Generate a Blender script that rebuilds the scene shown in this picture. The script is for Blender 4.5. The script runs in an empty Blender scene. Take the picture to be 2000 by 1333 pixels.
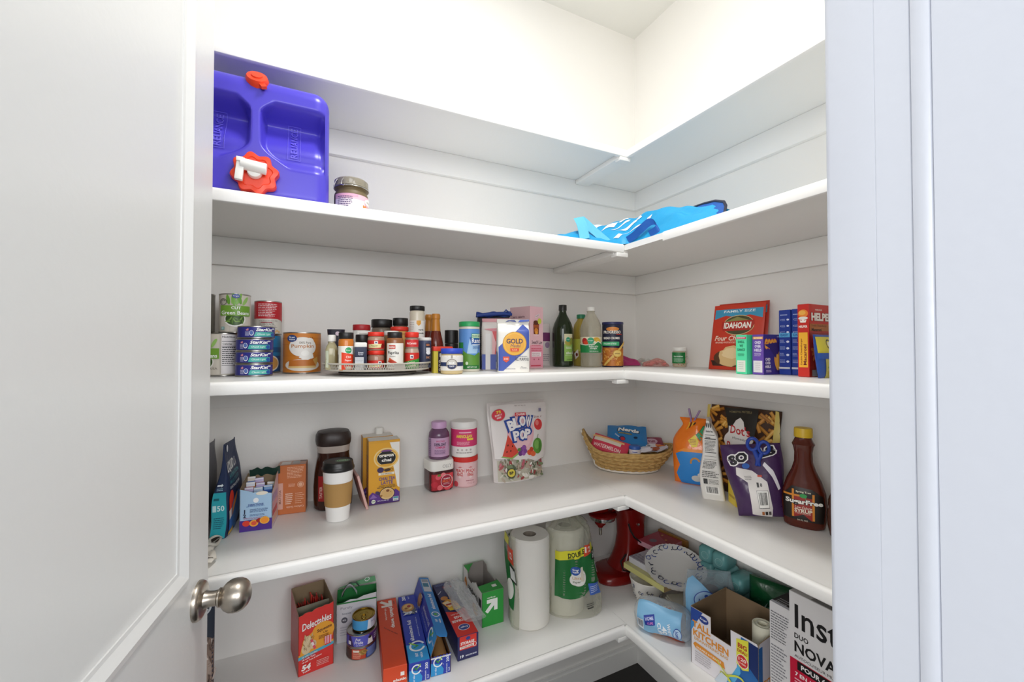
import bpy, bmesh, math, random
from mathutils import Vector, Matrix, geometry
R = math.radians
PI = math.pi
sin, cos = math.sin, math.cos
scene = bpy.context.scene
COL = scene.collection

# ---------------------------------------------------------------- camera, world, light
cam_d = bpy.data.cameras.new('camera')
cam_d.sensor_width = 36
cam_d.lens = 14.80
cam_d.clip_start = 0.02
cam = bpy.data.objects.new('camera', cam_d)
COL.objects.link(cam)
cam.location = (-1.3783, -1.5, 1.43)
cam.rotation_euler = (PI / 2 + .017, 0, -.4567)
scene.camera = cam

world = bpy.data.worlds.new('daylight')
scene.world = world
world.use_nodes = True
wb = world.node_tree.nodes['Background']
wb.inputs[0].default_value = (.86, .93, 1.0, 1)
wb.inputs[1].default_value = .40

def area(name, loc, aim, size, power, col=(1, 1, 1), shape='RECTANGLE', size_y=None):
    l = bpy.data.lights.new(name, 'AREA')
    l.shape = shape
    l.size = size
    if size_y: l.size_y = size_y
    l.energy = power
    l.color = col
    o = bpy.data.objects.new(name, l)
    COL.objects.link(o)
    o.location = loc
    o.rotation_euler = (Vector(aim) - Vector(loc)).to_track_quat('-Z', 'Y').to_euler()
    return o

# light of the kitchen behind the camera (one window, plus two added fills) and the pantry's own ceiling lamp
area('kitchen_window_light', (-2.30, -4.2, 2.45), (-.7, 0, 1.1), 2.4, 55, (.98, .985, 1.0), size_y=1.4)
area('added_right_fill', (.25, -4.4, 2.2), (-1.5, 0, 1.1), 2.0, 78, (.98, .985, 1.0), size_y=1.4)  # fill added to brighten the door face and the left shelves
area('added_left_fill', (-4.3, -3.0, 2.0), (-.2, -.4, 1.1), 1.8, 86, (1.0, .99, .975), size_y=1.6)  # fill added to lift the right wall through the doorway
area('pantry_ceiling_lamp', (-1.00, -.85, 2.855), (-1.00, -.85, 0), .34, 11, (1.0, .99, .97), shape='DISK')
scene.cycles.max_bounces = 16
scene.cycles.diffuse_bounces = 10
scene.cycles.transparent_max_bounces = 24

vs = scene.view_settings
vs.view_transform = 'Standard'
vs.look = 'None'
vs.exposure = 0.25
vs.gamma = 1.0
vs.use_curve_mapping = False

# ---------------------------------------------------------------- materials
def lin(h):
    h = h.lstrip('#')
    if len(h) == 3: h = ''.join(q * 2 for q in h)
    c = [int(h[i:i + 2], 16) / 255 for i in (0, 2, 4)]
    return tuple(x / 12.92 if x <= .04045 else ((x + .055) / 1.055) ** 2.4 for x in c)
MATS = {}
def mat(col, rough=.42, metal=0., kind='', alpha=.2):
    """procedural material: colour, with a noise texture that varies the gloss (kind: '' solid, 'glass', 'film', 'wall', 'weave', 'wood', 'wrinkle')"""
    if not isinstance(col, str): return col
    key = (col, rough, metal, kind, alpha)
    if key in MATS: return MATS[key]
    m = bpy.data.materials.new((kind or 'coat') + '_' + col.lstrip('#'))
    m.use_nodes = True
    nt = m.node_tree
    N, L = nt.nodes, nt.links
    b = N['Principled BSDF']
    rgb = (*lin(col), 1)
    b.inputs['Base Color'].default_value = rgb
    b.inputs['Metallic'].default_value = metal
    tc = N.new('ShaderNodeTexCoord')
    nz = N.new('ShaderNodeTexNoise')
    nz.inputs['Scale'].default_value = {'wall': 90, 'wrinkle': 45, 'wood': 14}.get(kind, 70)
    L.new(tc.outputs['Object'], nz.inputs['Vector'])
    mr = N.new('ShaderNodeMapRange')
    mr.inputs[3].default_value = max(.02, rough - .06)
    mr.inputs[4].default_value = min(1, rough + .06)
    L.new(nz.outputs[0], mr.inputs[0])
    L.new(mr.outputs[0], b.inputs['Roughness'])
    def bump(src, strength, dist):
        bp = N.new('ShaderNodeBump')
        bp.inputs['Strength'].default_value = strength
        bp.inputs['Distance'].default_value = dist
        L.new(src, bp.inputs['Height'])
        L.new(bp.outputs[0], b.inputs['Normal'])
    if kind == 'wall':
        bump(nz.outputs[0], .12, .002)
    if kind == 'wrinkle':
        bump(nz.outputs[0], .35, .006)
    if kind == 'wood':
        mp = N.new('ShaderNodeMapping')
        mp.inputs['Scale'].default_value = (1, 14, 1)
        L.new(tc.outputs['Object'], mp.inputs[0])
        L.new(mp.outputs[0], nz.inputs['Vector'])
        cr = N.new('ShaderNodeMixRGB')
        cr.inputs[1].default_value = rgb
        cr.inputs[2].default_value = tuple(x * .6 for x in rgb[:3]) + (1,)
        L.new(nz.outputs[0], cr.inputs[0])
        L.new(cr.outputs[0], b.inputs['Base Color'])
    if kind == 'glass':
        b.inputs['Transmission Weight'].default_value = 1
        b.inputs['IOR'].default_value = 1.3
        mr.inputs[3].default_value = rough; mr.inputs[4].default_value = rough
    if kind == 'film':
        out = N['Material Output']
        tr = N.new('ShaderNodeBsdfTransparent')
        tr.inputs[0].default_value = tuple(.6 + .4 * x for x in rgb[:3]) + (1,)
        mx = N.new('ShaderNodeMixShader')
        lw = N.new('ShaderNodeLayerWeight')
        lw.inputs[0].default_value = .35
        mr2 = N.new('ShaderNodeMapRange')
        mr2.inputs[3].default_value = alpha
        mr2.inputs[4].default_value = min(1, alpha + .5)
        L.new(lw.outputs['Facing'], mr2.inputs[0])
        L.new(mr2.outputs[0], mx.inputs[0])
        L.new(tr.outputs[0], mx.inputs[1])
        L.new(b.outputs[0], mx.inputs[2])
        L.new(mx.outputs[0], out.inputs['Surface'])
        bump(nz.outputs[0], .5, .006)
    MATS[key] = m
    return m
WHITE = mat('#eeece8', .45, kind='wall')
SHELF = mat('#f0efec', .38, kind='wall')
METAL = mat('#b9b6b0', .3, 1.)
NICKEL = mat('#b5aca0', .3, 1.)

# ---------------------------------------------------------------- mesh builder
class MB:
    def __init__(s):
        s.v, s.f, s.fm, s.mats, s.layer = [], [], [], [], 0
    def mi(s, m):
        if isinstance(m, str): m = mat(m)
        if m not in s.mats: s.mats.append(m)
        return s.mats.index(m)
    def add(s, vs, fs, m, M=None):
        b = len(s.v)
        s.v += [tuple(M @ Vector(p)) if M else tuple(p) for p in vs]
        i = s.mi(m)
        for f in fs:
            s.f.append(tuple(b + k for k in f)); s.fm.append(i)
        return s
    def box(s, x0, x1, y0, y1, z0, z1, m, M=None):
        vs = [(x, y, z) for z in (z0, z1) for y in (y0, y1) for x in (x0, x1)]
        return s.add(vs, [(0, 2, 3, 1), (4, 5, 7, 6), (0, 1, 5, 4), (1, 3, 7, 5), (3, 2, 6, 7), (2, 0, 4, 6)], m, M)
    def quad(s, a, b, c, d, m):
        return s.add([a, b, c, d], [(0, 1, 2, 3)], m)
    def loft(s, rings, m, close=True, cap0=True, cap1=True, M=None):
        n = len(rings[0]); vs = [p for r in rings for p in r]; fs = []
        for k in range(len(rings) - 1):
            for i in range(n if close else n - 1):
                j = (i + 1) % n
                fs.append((k * n + i, k * n + j, (k + 1) * n + j, (k + 1) * n + i))
        if cap0: fs.append(tuple(range(n - 1, -1, -1)))
        if cap1: fs.append(tuple((len(rings) - 1) * n + i for i in range(n)))
        return s.add(vs, fs, m, M)
    def lathe(s, prof, m, n=40, M=None, cap0=True, cap1=True):
        """prof: [(r, z)] from bottom to top"""
        rings = [[(max(r, 1e-4) * cos(2 * PI * i / n), max(r, 1e-4) * sin(2 * PI * i / n), z) for i in range(n)] for r, z in prof]
        return s.loft(rings, m, True, cap0, cap1, M)
    def rloft(s, secs, m, p=4., n=48, M=None, cap0=True, cap1=True):
        """superellipse sections [(rx, ry, z)]"""
        return s.loft([sring(rx, ry, z, p, n) for rx, ry, z in secs], m, True, cap0, cap1, M)
    def tube(s, path, r, m, n=10, M=None, closed=False):
        P = [Vector(p) for p in path]; rings = []
        rr = r if isinstance(r, (list, tuple)) else [r] * len(P)
        up = None
        for i, p in enumerate(P):
            t = (P[(i + 1) % len(P)] - P[i - 1]) if closed else (P[min(i + 1, len(P) - 1)] - P[max(i - 1, 0)])
            t.normalize()
            if up is None:
                up = Vector((0, 0, 1)) if abs(t.z) < .9 else Vector((1, 0, 0))
            a = t.cross(up).normalized(); up = a.cross(t).normalized()
            rings.append([tuple(p + a * (cos(2 * PI * k / n) * rr[i]) + up * (sin(2 * PI * k / n) * rr[i])) for k in range(n)])
        if closed: rings.append(rings[0])
        return s.loft(rings, m, True, not closed, not closed, M)
    def grid(s, P, nu, nv, m, M=None, flip=False):
        vs = [tuple(P(i / nu, j / nv)) for j in range(nv + 1) for i in range(nu + 1)]
        fs = []
        for j in range(nv):
            for i in range(nu):
                a = j * (nu + 1) + i
                q = (a, a + 1, a + nu + 2, a + nu + 1)
                fs.append(q[::-1] if flip else q)
        return s.add(vs, fs, m, M)
    def sphere(s, c, r, m, n=16, M=None):
        sx = r if isinstance(r, (tuple, list)) else (r, r, r)
        rings = []
        for k in range(1, n):
            a = -PI / 2 + PI * k / n
            rings.append([(c[0] + sx[0] * cos(a) * cos(2 * PI * i / (2 * n)), c[1] + sx[1] * cos(a) * sin(2 * PI * i / (2 * n)), c[2] + sx[2] * sin(a)) for i in range(2 * n)])
        return s.loft(rings, m, M=M)
    def build(s, name, parent=None, sharp=38, bevel=0, merge=False, loc=None, rotz=0):
        me = bpy.data.meshes.new(name)
        me.from_pydata(s.v, [], s.f)
        for m in s.mats: me.materials.append(m)
        me.polygons.foreach_set('material_index', s.fm)
        if merge or bevel:
            bm = bmesh.new(); bm.from_mesh(me)
            if merge: bmesh.ops.remove_doubles(bm, verts=bm.verts, dist=1e-5)
            if bevel:
                bmesh.ops.bevel(bm, geom=[e for e in bm.edges if e.is_manifold and e.calc_face_angle(0) > .6], offset=bevel, segments=3, profile=.5, affect='EDGES')
            bm.to_mesh(me); bm.free()
        me.polygons.foreach_set('use_smooth', [True] * len(me.polygons))
        me.set_sharp_from_angle(angle=R(sharp))
        me.update()
        o = bpy.data.objects.new(name, me)
        COL.objects.link(o)
        if parent: o.parent = parent
        if loc: o.location = loc
        o.rotation_euler.z = rotz
        return o
def sring(rx, ry, z, p=4., n=48):
    out = []
    for i in range(n):
        a = 2 * PI * i / n
        c, q = cos(a), sin(a)
        d = (abs(c) ** p + abs(q) ** p) ** (-1 / p)
        out.append((rx * c * d, ry * q * d, z))
    return out
def T(x=0, y=0, z=0, rx=0, ry=0, rz=0, s=1):
    return Matrix.Translation((x, y, z)) @ Matrix.Rotation(R(rz), 4, 'Z') @ Matrix.Rotation(R(ry), 4, 'Y') @ Matrix.Rotation(R(rx), 4, 'X') @ Matrix.Scale(s, 4)

def tag(o, label, cat, group=None, kind=None):
    if label: o['label'] = label
    if cat: o['category'] = cat
    if group: o['group'] = group
    if kind: o['kind'] = kind
    return o
def thing(name, label, cat, loc=(0, 0, 0), rot=0, group=None, tilt=None):
    o = bpy.data.objects.new(name, None)
    o.empty_display_size = .03
    COL.objects.link(o)
    o.location = loc
    o.rotation_euler = (R(tilt[0]) if tilt else 0, R(tilt[1]) if tilt else 0, R(rot))
    return tag(o, label, cat, group)
def struct(name, mb, bevel=0, **k):
    o = mb.build(name, bevel=bevel, **k)
    o['kind'] = 'structure'
    return o

# ---------------------------------------------------------------- printing on surfaces (flat pieces of ink laid on a face)
FONT = {}
def glyphs(txt, bold=0., shear=0.):
    k = (txt, bold, shear)
    if k in FONT: return FONT[k]
    cu = bpy.data.curves.new('lettering', 'FONT')
    cu.body = txt; cu.resolution_u = 2; cu.offset = bold; cu.shear = shear
    cu.fill_mode = 'FRONT'
    ob = bpy.data.objects.new('lettering', cu)
    COL.objects.link(ob)
    dg = bpy.context.evaluated_depsgraph_get()
    me = bpy.data.meshes.new_from_object(ob.evaluated_get(dg))
    vs = [(v.co.x, v.co.y) for v in me.vertices]
    me.calc_loop_triangles()
    ts = [tuple(t.vertices) for t in me.loop_triangles]
    bpy.data.objects.remove(ob); bpy.data.curves.remove(cu); bpy.data.meshes.remove(me)
    if vs:
        x0, x1 = min(v[0] for v in vs), max(v[0] for v in vs)
        y0, y1 = min(v[1] for v in vs), max(v[1] for v in vs)
    else: x0, x1, y0, y1 = 0, 1, 0, 1
    FONT[k] = (vs, ts, x0, x1, y0, y1)
    return FONT[k]
def flat(o, r, u):
    o, r, u = Vector(o), Vector(r), Vector(u)
    n = r.cross(u)
    return lambda a, b, h: o + r * a + u * b + n * h
def cyl(r, z0=0., a0=-90., rf=None):
    def P(u, v, h):
        a = R(a0) + u / r
        q = (rf(v) if rf else r) + h
        return Vector((q * cos(a), q * sin(a), z0 + v))
    return P
def surf(S):
    """S(u, v) -> point on a curved sheet; returns P(u, v, h) with a numerical normal"""
    def P(u, v, h):
        p = S(u, v); e = 1e-3
        n = (S(u + e, v) - S(u - e, v)).cross(S(u, v + e) - S(u, v - e))
        return p + n.normalized() * h if n.length > 1e-12 else p
    return P
class Ink:
    def __init__(s, mb, P, seg=None, h0=.00035, dh=.00012):
        s.mb, s.P, s.seg, s.h, s.dh = mb, P, seg, h0, dh
    def emit(s, vs, ts, m):
        seg2 = s.seg ** 2 if s.seg else None
        if seg2:
            out = []; st = [tuple(vs[i] for i in t) for t in ts]
            while st:
                t = st.pop()
                L = [(t[i][0] - t[(i + 1) % 3][0]) ** 2 + (t[i][1] - t[(i + 1) % 3][1]) ** 2 for i in range(3)]
                k = L.index(max(L))
                if L[k] > seg2 and len(out) < 6000:
                    a, b, c = t[k], t[(k + 1) % 3], t[(k + 2) % 3]
                    mid = ((a[0] + b[0]) / 2, (a[1] + b[1]) / 2)
                    st += [(a, mid, c), (mid, b, c)]
                else: out.append(t)
            idx = {}; V = []; F = []
            for t in out:
                f = []
                for p in t:
                    q = (round(p[0], 7), round(p[1], 7))
                    if q not in idx: idx[q] = len(V); V.append(p)
                    f.append(idx[q])
                if len(set(f)) == 3: F.append(f)
            vs, ts = V, F
        fs = []
        for t in ts:
            a, b, c = (vs[i] for i in t)
            cr = (b[0] - a[0]) * (c[1] - a[1]) - (b[1] - a[1]) * (c[0] - a[0])
            fs.append(tuple(t) if cr > 0 else tuple(t)[::-1])
        s.mb.add([s.P(x, y, s.h) for x, y in vs], fs, m)
        s.h += s.dh
        return s
    def rect(s, u0, v0, u1, v1, m):
        return s.emit([(u0, v0), (u1, v0), (u1, v1), (u0, v1)], [(0, 1, 2), (0, 2, 3)], m)
    def poly(s, pts, m):
        ts = geometry.tessellate_polygon([[Vector((x, y, 0)) for x, y in pts]])
        return s.emit(list(pts), [tuple(t) for t in ts], m)
    def ell(s, u, v, ru, rv, m, rot=0, n=28, a0=0, a1=360):
        c, q = cos(R(rot)), sin(R(rot)); pts = [(u, v)]
        for i in range(n + 1):
            a = R(a0 + (a1 - a0) * i / n)
            x, y = ru * cos(a), rv * sin(a)
            pts.append((u + x * c - y * q, v + x * q + y * c))
        return s.emit(pts, [(0, i, i + 1) for i in range(1, n + 1)], m)
    def ring(s, u, v, ru, rv, t, m, n=32, a0=0, a1=360):
        pts = []; ts = []
        for i in range(n + 1):
            a = R(a0 + (a1 - a0) * i / n)
            pts += [(u + ru * cos(a), v + rv * sin(a)), (u + (ru - t) * cos(a), v + (rv - t) * sin(a))]
        for i in range(n): ts += [(2 * i, 2 * i + 2, 2 * i + 1), (2 * i + 1, 2 * i + 2, 2 * i + 3)]
        return s.emit(pts, ts, m)
    def line(s, u0, v0, u1, v1, t, m):
        d = math.hypot(u1 - u0, v1 - v0) or 1
        a, b = -(v1 - v0) / d * t / 2, (u1 - u0) / d * t / 2
        return s.emit([(u0 - a, v0 - b), (u1 - a, v1 - b), (u1 + a, v1 + b), (u0 + a, v0 + b)], [(0, 1, 2), (0, 2, 3)], m)
    def text(s, txt, u, v, h, m, w=None, bold=0., rot=0, shear=0.):
        """txt centred on (u, v), letters h high, set w wide if given"""
        vs, ts, x0, x1, y0, y1 = glyphs(txt, bold, shear)
        if not ts: return s
        k = h / max(y1 - y0, 1e-6); kx = (w / max(x1 - x0, 1e-6)) if w else k
        c, q = cos(R(rot)), sin(R(rot)); cx, cy = (x0 + x1) / 2, (y0 + y1) / 2
        pts = []
        for x, y in vs:
            x, y = (x - cx) * kx, (y - cy) * k
            pts.append((u + x * c - y * q, v + x * q + y * c))
        return s.emit(pts, ts, m)
    def otext(s, txt, u, v, h, m, mo, w=None, bold=.02, ob=.07, rot=0, shear=0.):
        """outlined lettering"""
        vs, ts, x0, x1, y0, y1 = glyphs(txt, bold, shear)
        g = glyphs(txt, ob, shear)
        f = (g[5] - g[4]) / max(y1 - y0, 1e-6)
        s.text(txt, u, v, h * f, mo, w * (g[3] - g[2]) / (x1 - x0) if w else None, ob, rot, shear)
        return s.text(txt, u, v, h, m, w, bold, rot, shear)
    def para(s, u0, v0, u1, v1, n, m, t=.45, seed=1):
        """rows of print too small to read"""
        r = random.Random(seed); dv = (v1 - v0) / n
        pts = []; ts = []
        for i in range(n):
            vv = v1 - (i + .5) * dv; x = u0
            end = u1 - (u1 - u0) * r.random() * .35
            while x < end:
                w = min(end - x, (u1 - u0) * (.06 + .12 * r.random()))
                k = len(pts)
                pts += [(x, vv - dv * t / 2), (x + w, vv - dv * t / 2), (x + w, vv + dv * t / 2), (x, vv + dv * t / 2)]
                ts += [(k, k + 1, k + 2), (k, k + 2, k + 3)]
                x += w + (u1 - u0) * .025
        return s.emit(pts, ts, m)
    def bars(s, u0, v0, u1, v1, m='#151515', bg='#f4f2ee', seed=3):
        s.rect(u0, v0, u1, v1, bg)
        r = random.Random(seed); x = u0 + (u1 - u0) * .08; pts = []; ts = []
        while x < u1 - (u1 - u0) * .1:
            w = (u1 - u0) * r.choice((.012, .02, .035))
            k = len(pts)
            a, b = v0 + (v1 - v0) * .18, v1 - (v1 - v0) * .08
            pts += [(x, a), (x + w, a), (x + w, b), (x, b)]
            ts += [(k, k + 1, k + 2), (k, k + 2, k + 3)]
            x += w + (u1 - u0) * r.choice((.012, .02, .03))
        return s.emit(pts, ts, m)
# ---------------------------------------------------------------- the room
TOP = {1: 2.167, 2: 1.778, 3: 1.357, 4: .941, 5: .516}
TH = .019
struct('floor', MB().box(-2.2, .1, -1.6, .1, -.05, 0, mat('#1f1b18', .4, kind='wood')))
struct('ceiling', MB().box(-2.2, .1, -1.42, .1, 2.882, 2.95, mat('#e6e6e2', .6, kind='wall')))
struct('wall_back', MB().box(-2.2, .1, 0, .1, 0, 2.882, WHITE))
struct('wall_right', MB().box(0, .1, -1.42, 0, 0, 2.882, WHITE))
struct('wall_left', MB().box(-2.2, -2.1, -1.42, 0, 0, 2.882, WHITE))
struct('wall_front', MB().box(-.925, 0, -1.41, -1.283, 0, 2.882, WHITE).box(-2.1, -1.70, -1.41, -1.283, 0, 2.882, WHITE))
struct('baseboard_back', MB().box(-2.1, -.013, -.013, 0, 0, .075, SHELF).box(-2.1, -.009, -.009, 0, .075, .09, SHELF))
struct('baseboard_right', MB().box(-.013, 0, -1.28, 0, 0, .075, SHELF).box(-.009, 0, -1.28, 0, .075, .09, SHELF))

# shelves: a run along the back wall, a run along the right wall, a nosing on each, a batten under the joint
SH_BACK = {1: 'topmost white shelf on the back wall, nothing standing on it', 2: 'white back wall shelf carrying the purple water jug',
           3: 'white back wall shelf carrying the cans and the spice turntable', 4: 'white back wall shelf carrying the paper cup and tea cartons',
           5: 'lowest white back wall shelf, carrying wrap boxes and paper towels'}
SH_RIGHT = {1: 'topmost white shelf on the right wall, empty', 2: 'white right wall shelf under the blue folded bag',
            3: 'white right wall shelf carrying the boxed macaroni', 4: 'white right wall shelf carrying snack bags and syrup',
            5: 'lowest white right wall shelf, carrying paper plates and the cooker box'}
def nosing(a, b, axis, edge, zt, m):
    """bullnosed strip, 30 mm high, along x (axis 0) or y (axis 1); edge is its outer face"""
    prof = [(.013, -.030), (.003, -.030), (.0007, -.0285), (0, -.026), (0, -.008), (.0012, -.004), (.004, -.0012), (.008, 0), (.013, 0)]
    rings = []
    for t in (a, b):
        rings.append([(t, edge + d, zt + z) if axis == 0 else (edge + d, t, zt + z) for d, z in prof])
    if axis == 1: rings = rings[::-1]
    return MB().loft(rings, m)
for k, zt in TOP.items():
    dl, dr = (.300, .315) if k == 1 else (.412, .428)
    b = MB().box(-2.1, -dr + .0115, -dl + .012, -.0005, zt - TH, zt, SHELF).build('shelf')
    tag(b, SH_BACK[k], 'shelf', 'white pantry shelves')
    nosing(-2.1, -dr - .0005, 0, -dl, zt, SHELF).build('front_trim', b)
    y0 = -.58 if k == 2 else -dl + .006
    r = MB().box(-dr + .0125, -.0005, -1.28, -.0005, zt - TH, zt, SHELF).build('shelf')
    tag(r, SH_RIGHT[k], 'shelf', 'white pantry shelves')
    nosing(-1.28, y0, 1, -dr, zt, SHELF).build('front_trim', r)
    struct('trim_%d' % (20 + k), MB().loft([[(-dr - .033 + e, y, zt - TH - .0185 + z) for e, z in ((0, 0), (.062, 0), (.062, .018), (0, .018))] for y in (-.019, -dl + .014)][::-1], SHELF).box(-dr - .030, -dr + .018, -dl + .0005, -dl + .030, zt - TH - .0255, zt - .0305, SHELF), bevel=.002)
n = 0
for k, zt in TOP.items():
    for ax in (0, 1):
        n += 1
        z1, z0 = zt - TH - .0005, zt - TH - .083
        mb = MB().box(-2.1, -.018, -.018, 0, z0, z1, SHELF) if ax == 0 else MB().box(-.018, 0, -1.28, 0, z0, z1, SHELF)
        struct('trim_%d' % n, mb, bevel=.001)

# right jamb of the doorway
def extr(pts, z0, z1, m, mb=None):
    return (mb or MB()).loft([[(x, y, z0) for x, y in pts], [(x, y, z1) for x, y in pts]], m)
JX = -.948
jamb = [(-.925, -1.4105)] + [(JX, -1.4105), (JX, -1.3555), (JX + .0012, -1.3548), (JX - .0005, -1.3542), (JX - .0014, -1.3518), (JX - .0017, -1.3490), (JX - .0013, -1.3452), (JX - .0006, -1.3430), (JX + .0012, -1.3424), (JX, -1.3416),
        (JX, -1.3192), (JX + .0004, -1.3190), (JX + .0004, -1.3186), (JX + .0001, -1.3184), (JX + .0002, -1.2850), (JX + .0010, -1.2825), (JX + .0025, -1.2808), (JX + .005, -1.2800), (-.925, -1.2800)]
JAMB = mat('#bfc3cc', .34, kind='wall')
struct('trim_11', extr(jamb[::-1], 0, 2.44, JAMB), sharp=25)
cas = [(-.9245, -1.2825), (-.842, -1.2825), (-.842, -1.266), (-.848, -1.262), (-.905, -1.265), (-.917, -1.268), (-.922, -1.272), (-.9245, -1.277)]
struct('trim_12', extr(cas, 0, 2.44, SHELF), sharp=25)
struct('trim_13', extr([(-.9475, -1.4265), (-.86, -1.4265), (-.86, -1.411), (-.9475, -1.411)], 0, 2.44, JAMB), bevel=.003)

# door swung into the pantry, with its knob
DOOR = mat('#d1d1cf', .32, kind='wall')
HX, HY = -1.648, -1.28
ux, uy = .14393, .98959
door_rot = math.atan2(uy, ux)
LEN, ZT = .756, 2.42
panels = [(1.078, 2.30), (.20, .77)]
mb = MB()
# local frame: x along the door from the hinge, -y out of the visible face, z up
def door_face(mb, m):
    xs = [0, .090, .130, .6255, .668, LEN]
    # stiles and rails on the face y = 0
    mb.quad((0, 0, .01), (xs[1], 0, .01), (xs[1], 0, ZT), (0, 0, ZT), m)
    mb.quad((xs[4], 0, .01), (LEN, 0, .01), (LEN, 0, ZT), (xs[4], 0, ZT), m)
    zs = [.01] + sum([[a - .042, b + .042] for a, b in sorted(panels)], []) + [ZT]
    for i in range(0, len(zs), 2):
        mb.quad((xs[1], 0, zs[i]), (xs[4], 0, zs[i]), (xs[4], 0, zs[i + 1]), (xs[1], 0, zs[i + 1]), m)
    prof = [(0, 0), (.003, -.004), (.012, -.0052), (.016, -.0022), (.024, .0035), (.0295, .0045), (.030, .0062), (.037, .0078), (.042, .0085)]
    for a, b in panels:
        rings = []
        for d, y in prof:
            x0, x1, z0, z1 = xs[1] + d, xs[4] - d, a - .042 + d, b + .042 - d
            rings.append([(x0, y, z0), (x1, y, z0), (x1, y, z1), (x0, y, z1)])
        mb.loft(rings, m, True, False, True)
door_face(mb, DOOR)
mb.quad((0, .035, .01), (0, 0, .01), (0, 0, ZT), (0, .035, ZT), DOOR)
mb.quad((LEN, 0, .01), (LEN, .035, .01), (LEN, .035, ZT), (LEN, 0, ZT), DOOR)
mb.quad((LEN, .035, .01), (0, .035, .01), (0, .035, ZT), (LEN, .035, ZT), DOOR)
mb.quad((0, 0, ZT), (LEN, 0, ZT), (LEN, .035, ZT), (0, .035, ZT), DOOR)
door = struct('door_1', mb, sharp=12)
door.location = (HX, HY, 0)
door.rotation_euler.z = door_rot
KX, KZ = .7095, .982
M = T(KX, 0, KZ, rx=90)
MB().lathe([(.0335, 0), (.0335, .003), (.031, .0075), (.026, .010), (.0165, .0115)], NICKEL, 48, M).build('knob_rosette', door)
kn = MB().lathe([(0.0159, 0.0100), (0.0136, 0.0152), (0.0125, 0.0238), (0.0133, 0.0306), (0.0159, 0.0328), (0.0159, 0.0354), (0.0143, 0.0362), (0.0175, 0.0384), (0.0233, 0.0435), (0.0273, 0.0504), (0.0286, 0.0582), (0.0278, 0.0659), (0.0246, 0.0728), (0.0191, 0.0784), (0.0117, 0.0818), (0.0042, 0.0829)], NICKEL, 48, M)
kn.build('door_knob', door)
# ---------------------------------------------------------------- makers
CAMX, CAMY = -1.3783, -1.5
def face(x, y, extra=0):
    """turn (degrees) that brings a thing's printed side towards the doorway"""
    return math.degrees(math.atan2(CAMX - x, -(CAMY - y))) + extra
def interp(prof):
    pr = [p for p in prof]
    def rf(z):
        for (r0, z0), (r1, z1) in zip(pr, pr[1:]):
            if z0 <= z <= z1 and z1 > z0: return r0 + (r1 - r0) * (z - z0) / (z1 - z0)
        return pr[-1][0] if z > pr[-1][1] else pr[0][0]
    return rf
CAPPED = lambda r, z0, z1, e=.0015: [(r - e, z0), (r, z0 + e), (r, z1 - e), (r - e, z1)]
def turned(name, label, cat, loc, rot, parts, group=None, single=False):
    """things turned on an axis; parts: (part name, profile, colour, deco or None[, section exponent, depth ratio])"""
    root = None if single else thing(name, label, cat, loc, rot, group)
    first = None
    for part in parts:
        pn, prof, col, deco = part[:4]
        p, ratio = (part[4], part[5]) if len(part) > 4 else (2., 1.)
        mb = MB()
        if p == 2. and ratio == 1.: mb.lathe(prof, col, 44)
        else: mb.rloft([(r, r * ratio, z) for r, z in prof], col, p, 56)
        rm = max(r for r, z in prof)
        if deco:
            rf = interp(prof)
            if p == 2. and ratio == 1.: P = cyl(rm, 0, -90, rf)
            else:
                def P(u, v, h, rf=rf, p=p, ratio=ratio):
                    r = rf(v); q = min(.999, abs(u) / r)
                    return Vector((u, -r * ratio * (1 - q ** p) ** (1 / p) - h, v))
            deco(Ink(mb, P, .006))
        o = mb.build(name if single else pn, root)
        if single:
            o.location = loc; o.rotation_euler.z = R(rot)
            return tag(o, label, cat, group)
    return root
def can(label, loc, r, h, base, deco, turn=0, group=None, name='food_can', cat='can', lidcol=None, pull=True):
    lid = lidcol or METAL
    root = thing(name, label, cat, loc, face(loc[0], loc[1], turn), group)
    mb = MB()
    mb.lathe([(r * .97, .0004), (r, .0008), (r, .0028), (r - .0008, .0034)], lid, 48, cap1=False)
    mb.lathe([(r - .0008, .0034), (r - .0006, .0036), (r - .0006, h - .0038), (r - .0008, h - .0034)], base, 48, cap0=False, cap1=False)
    if deco: deco(Ink(mb, cyl(r - .0006), .006))
    mb.build('can_body', root)
    m2 = MB().lathe([(r - .0008, h - .0034), (r, h - .0028), (r, h - .0006), (r - .001, h), (r - .0025, h - .0004), (r - .003, h - .0034), (r * .8, h - .0036), (r * .78, h - .003), (r * .4, h - .003), (r * .38, h - .0036), (0, h - .0036)], lid, 48, cap0=False)
    ld = m2.build('can_lid', root)
    if pull:
        pp = [(r * .30 * cos(a) * .7, r * .35 * sin(a) - r * .3, h - .0022) for a in [2 * PI * i / 16 for i in range(16)]]
        MB().tube(pp, .0009, lid, 6, closed=True).box(-r * .1, r * .1, -.0005, r * .55, h - .0034, h - .002, lid).build('pull_ring', ld)
    return root
FACES = lambda w, d, h: {
    'front': flat((0, -d / 2, 0), (1, 0, 0), (0, 0, 1)), 'back': flat((0, d / 2, 0), (-1, 0, 0), (0, 0, 1)),
    'left': flat((-w / 2, 0, 0), (0, -1, 0), (0, 0, 1)), 'right': flat((w / 2, 0, 0), (0, 1, 0), (0, 0, 1)),
    'top': flat((0, 0, h), (1, 0, 0), (0, 1, 0))}
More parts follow.
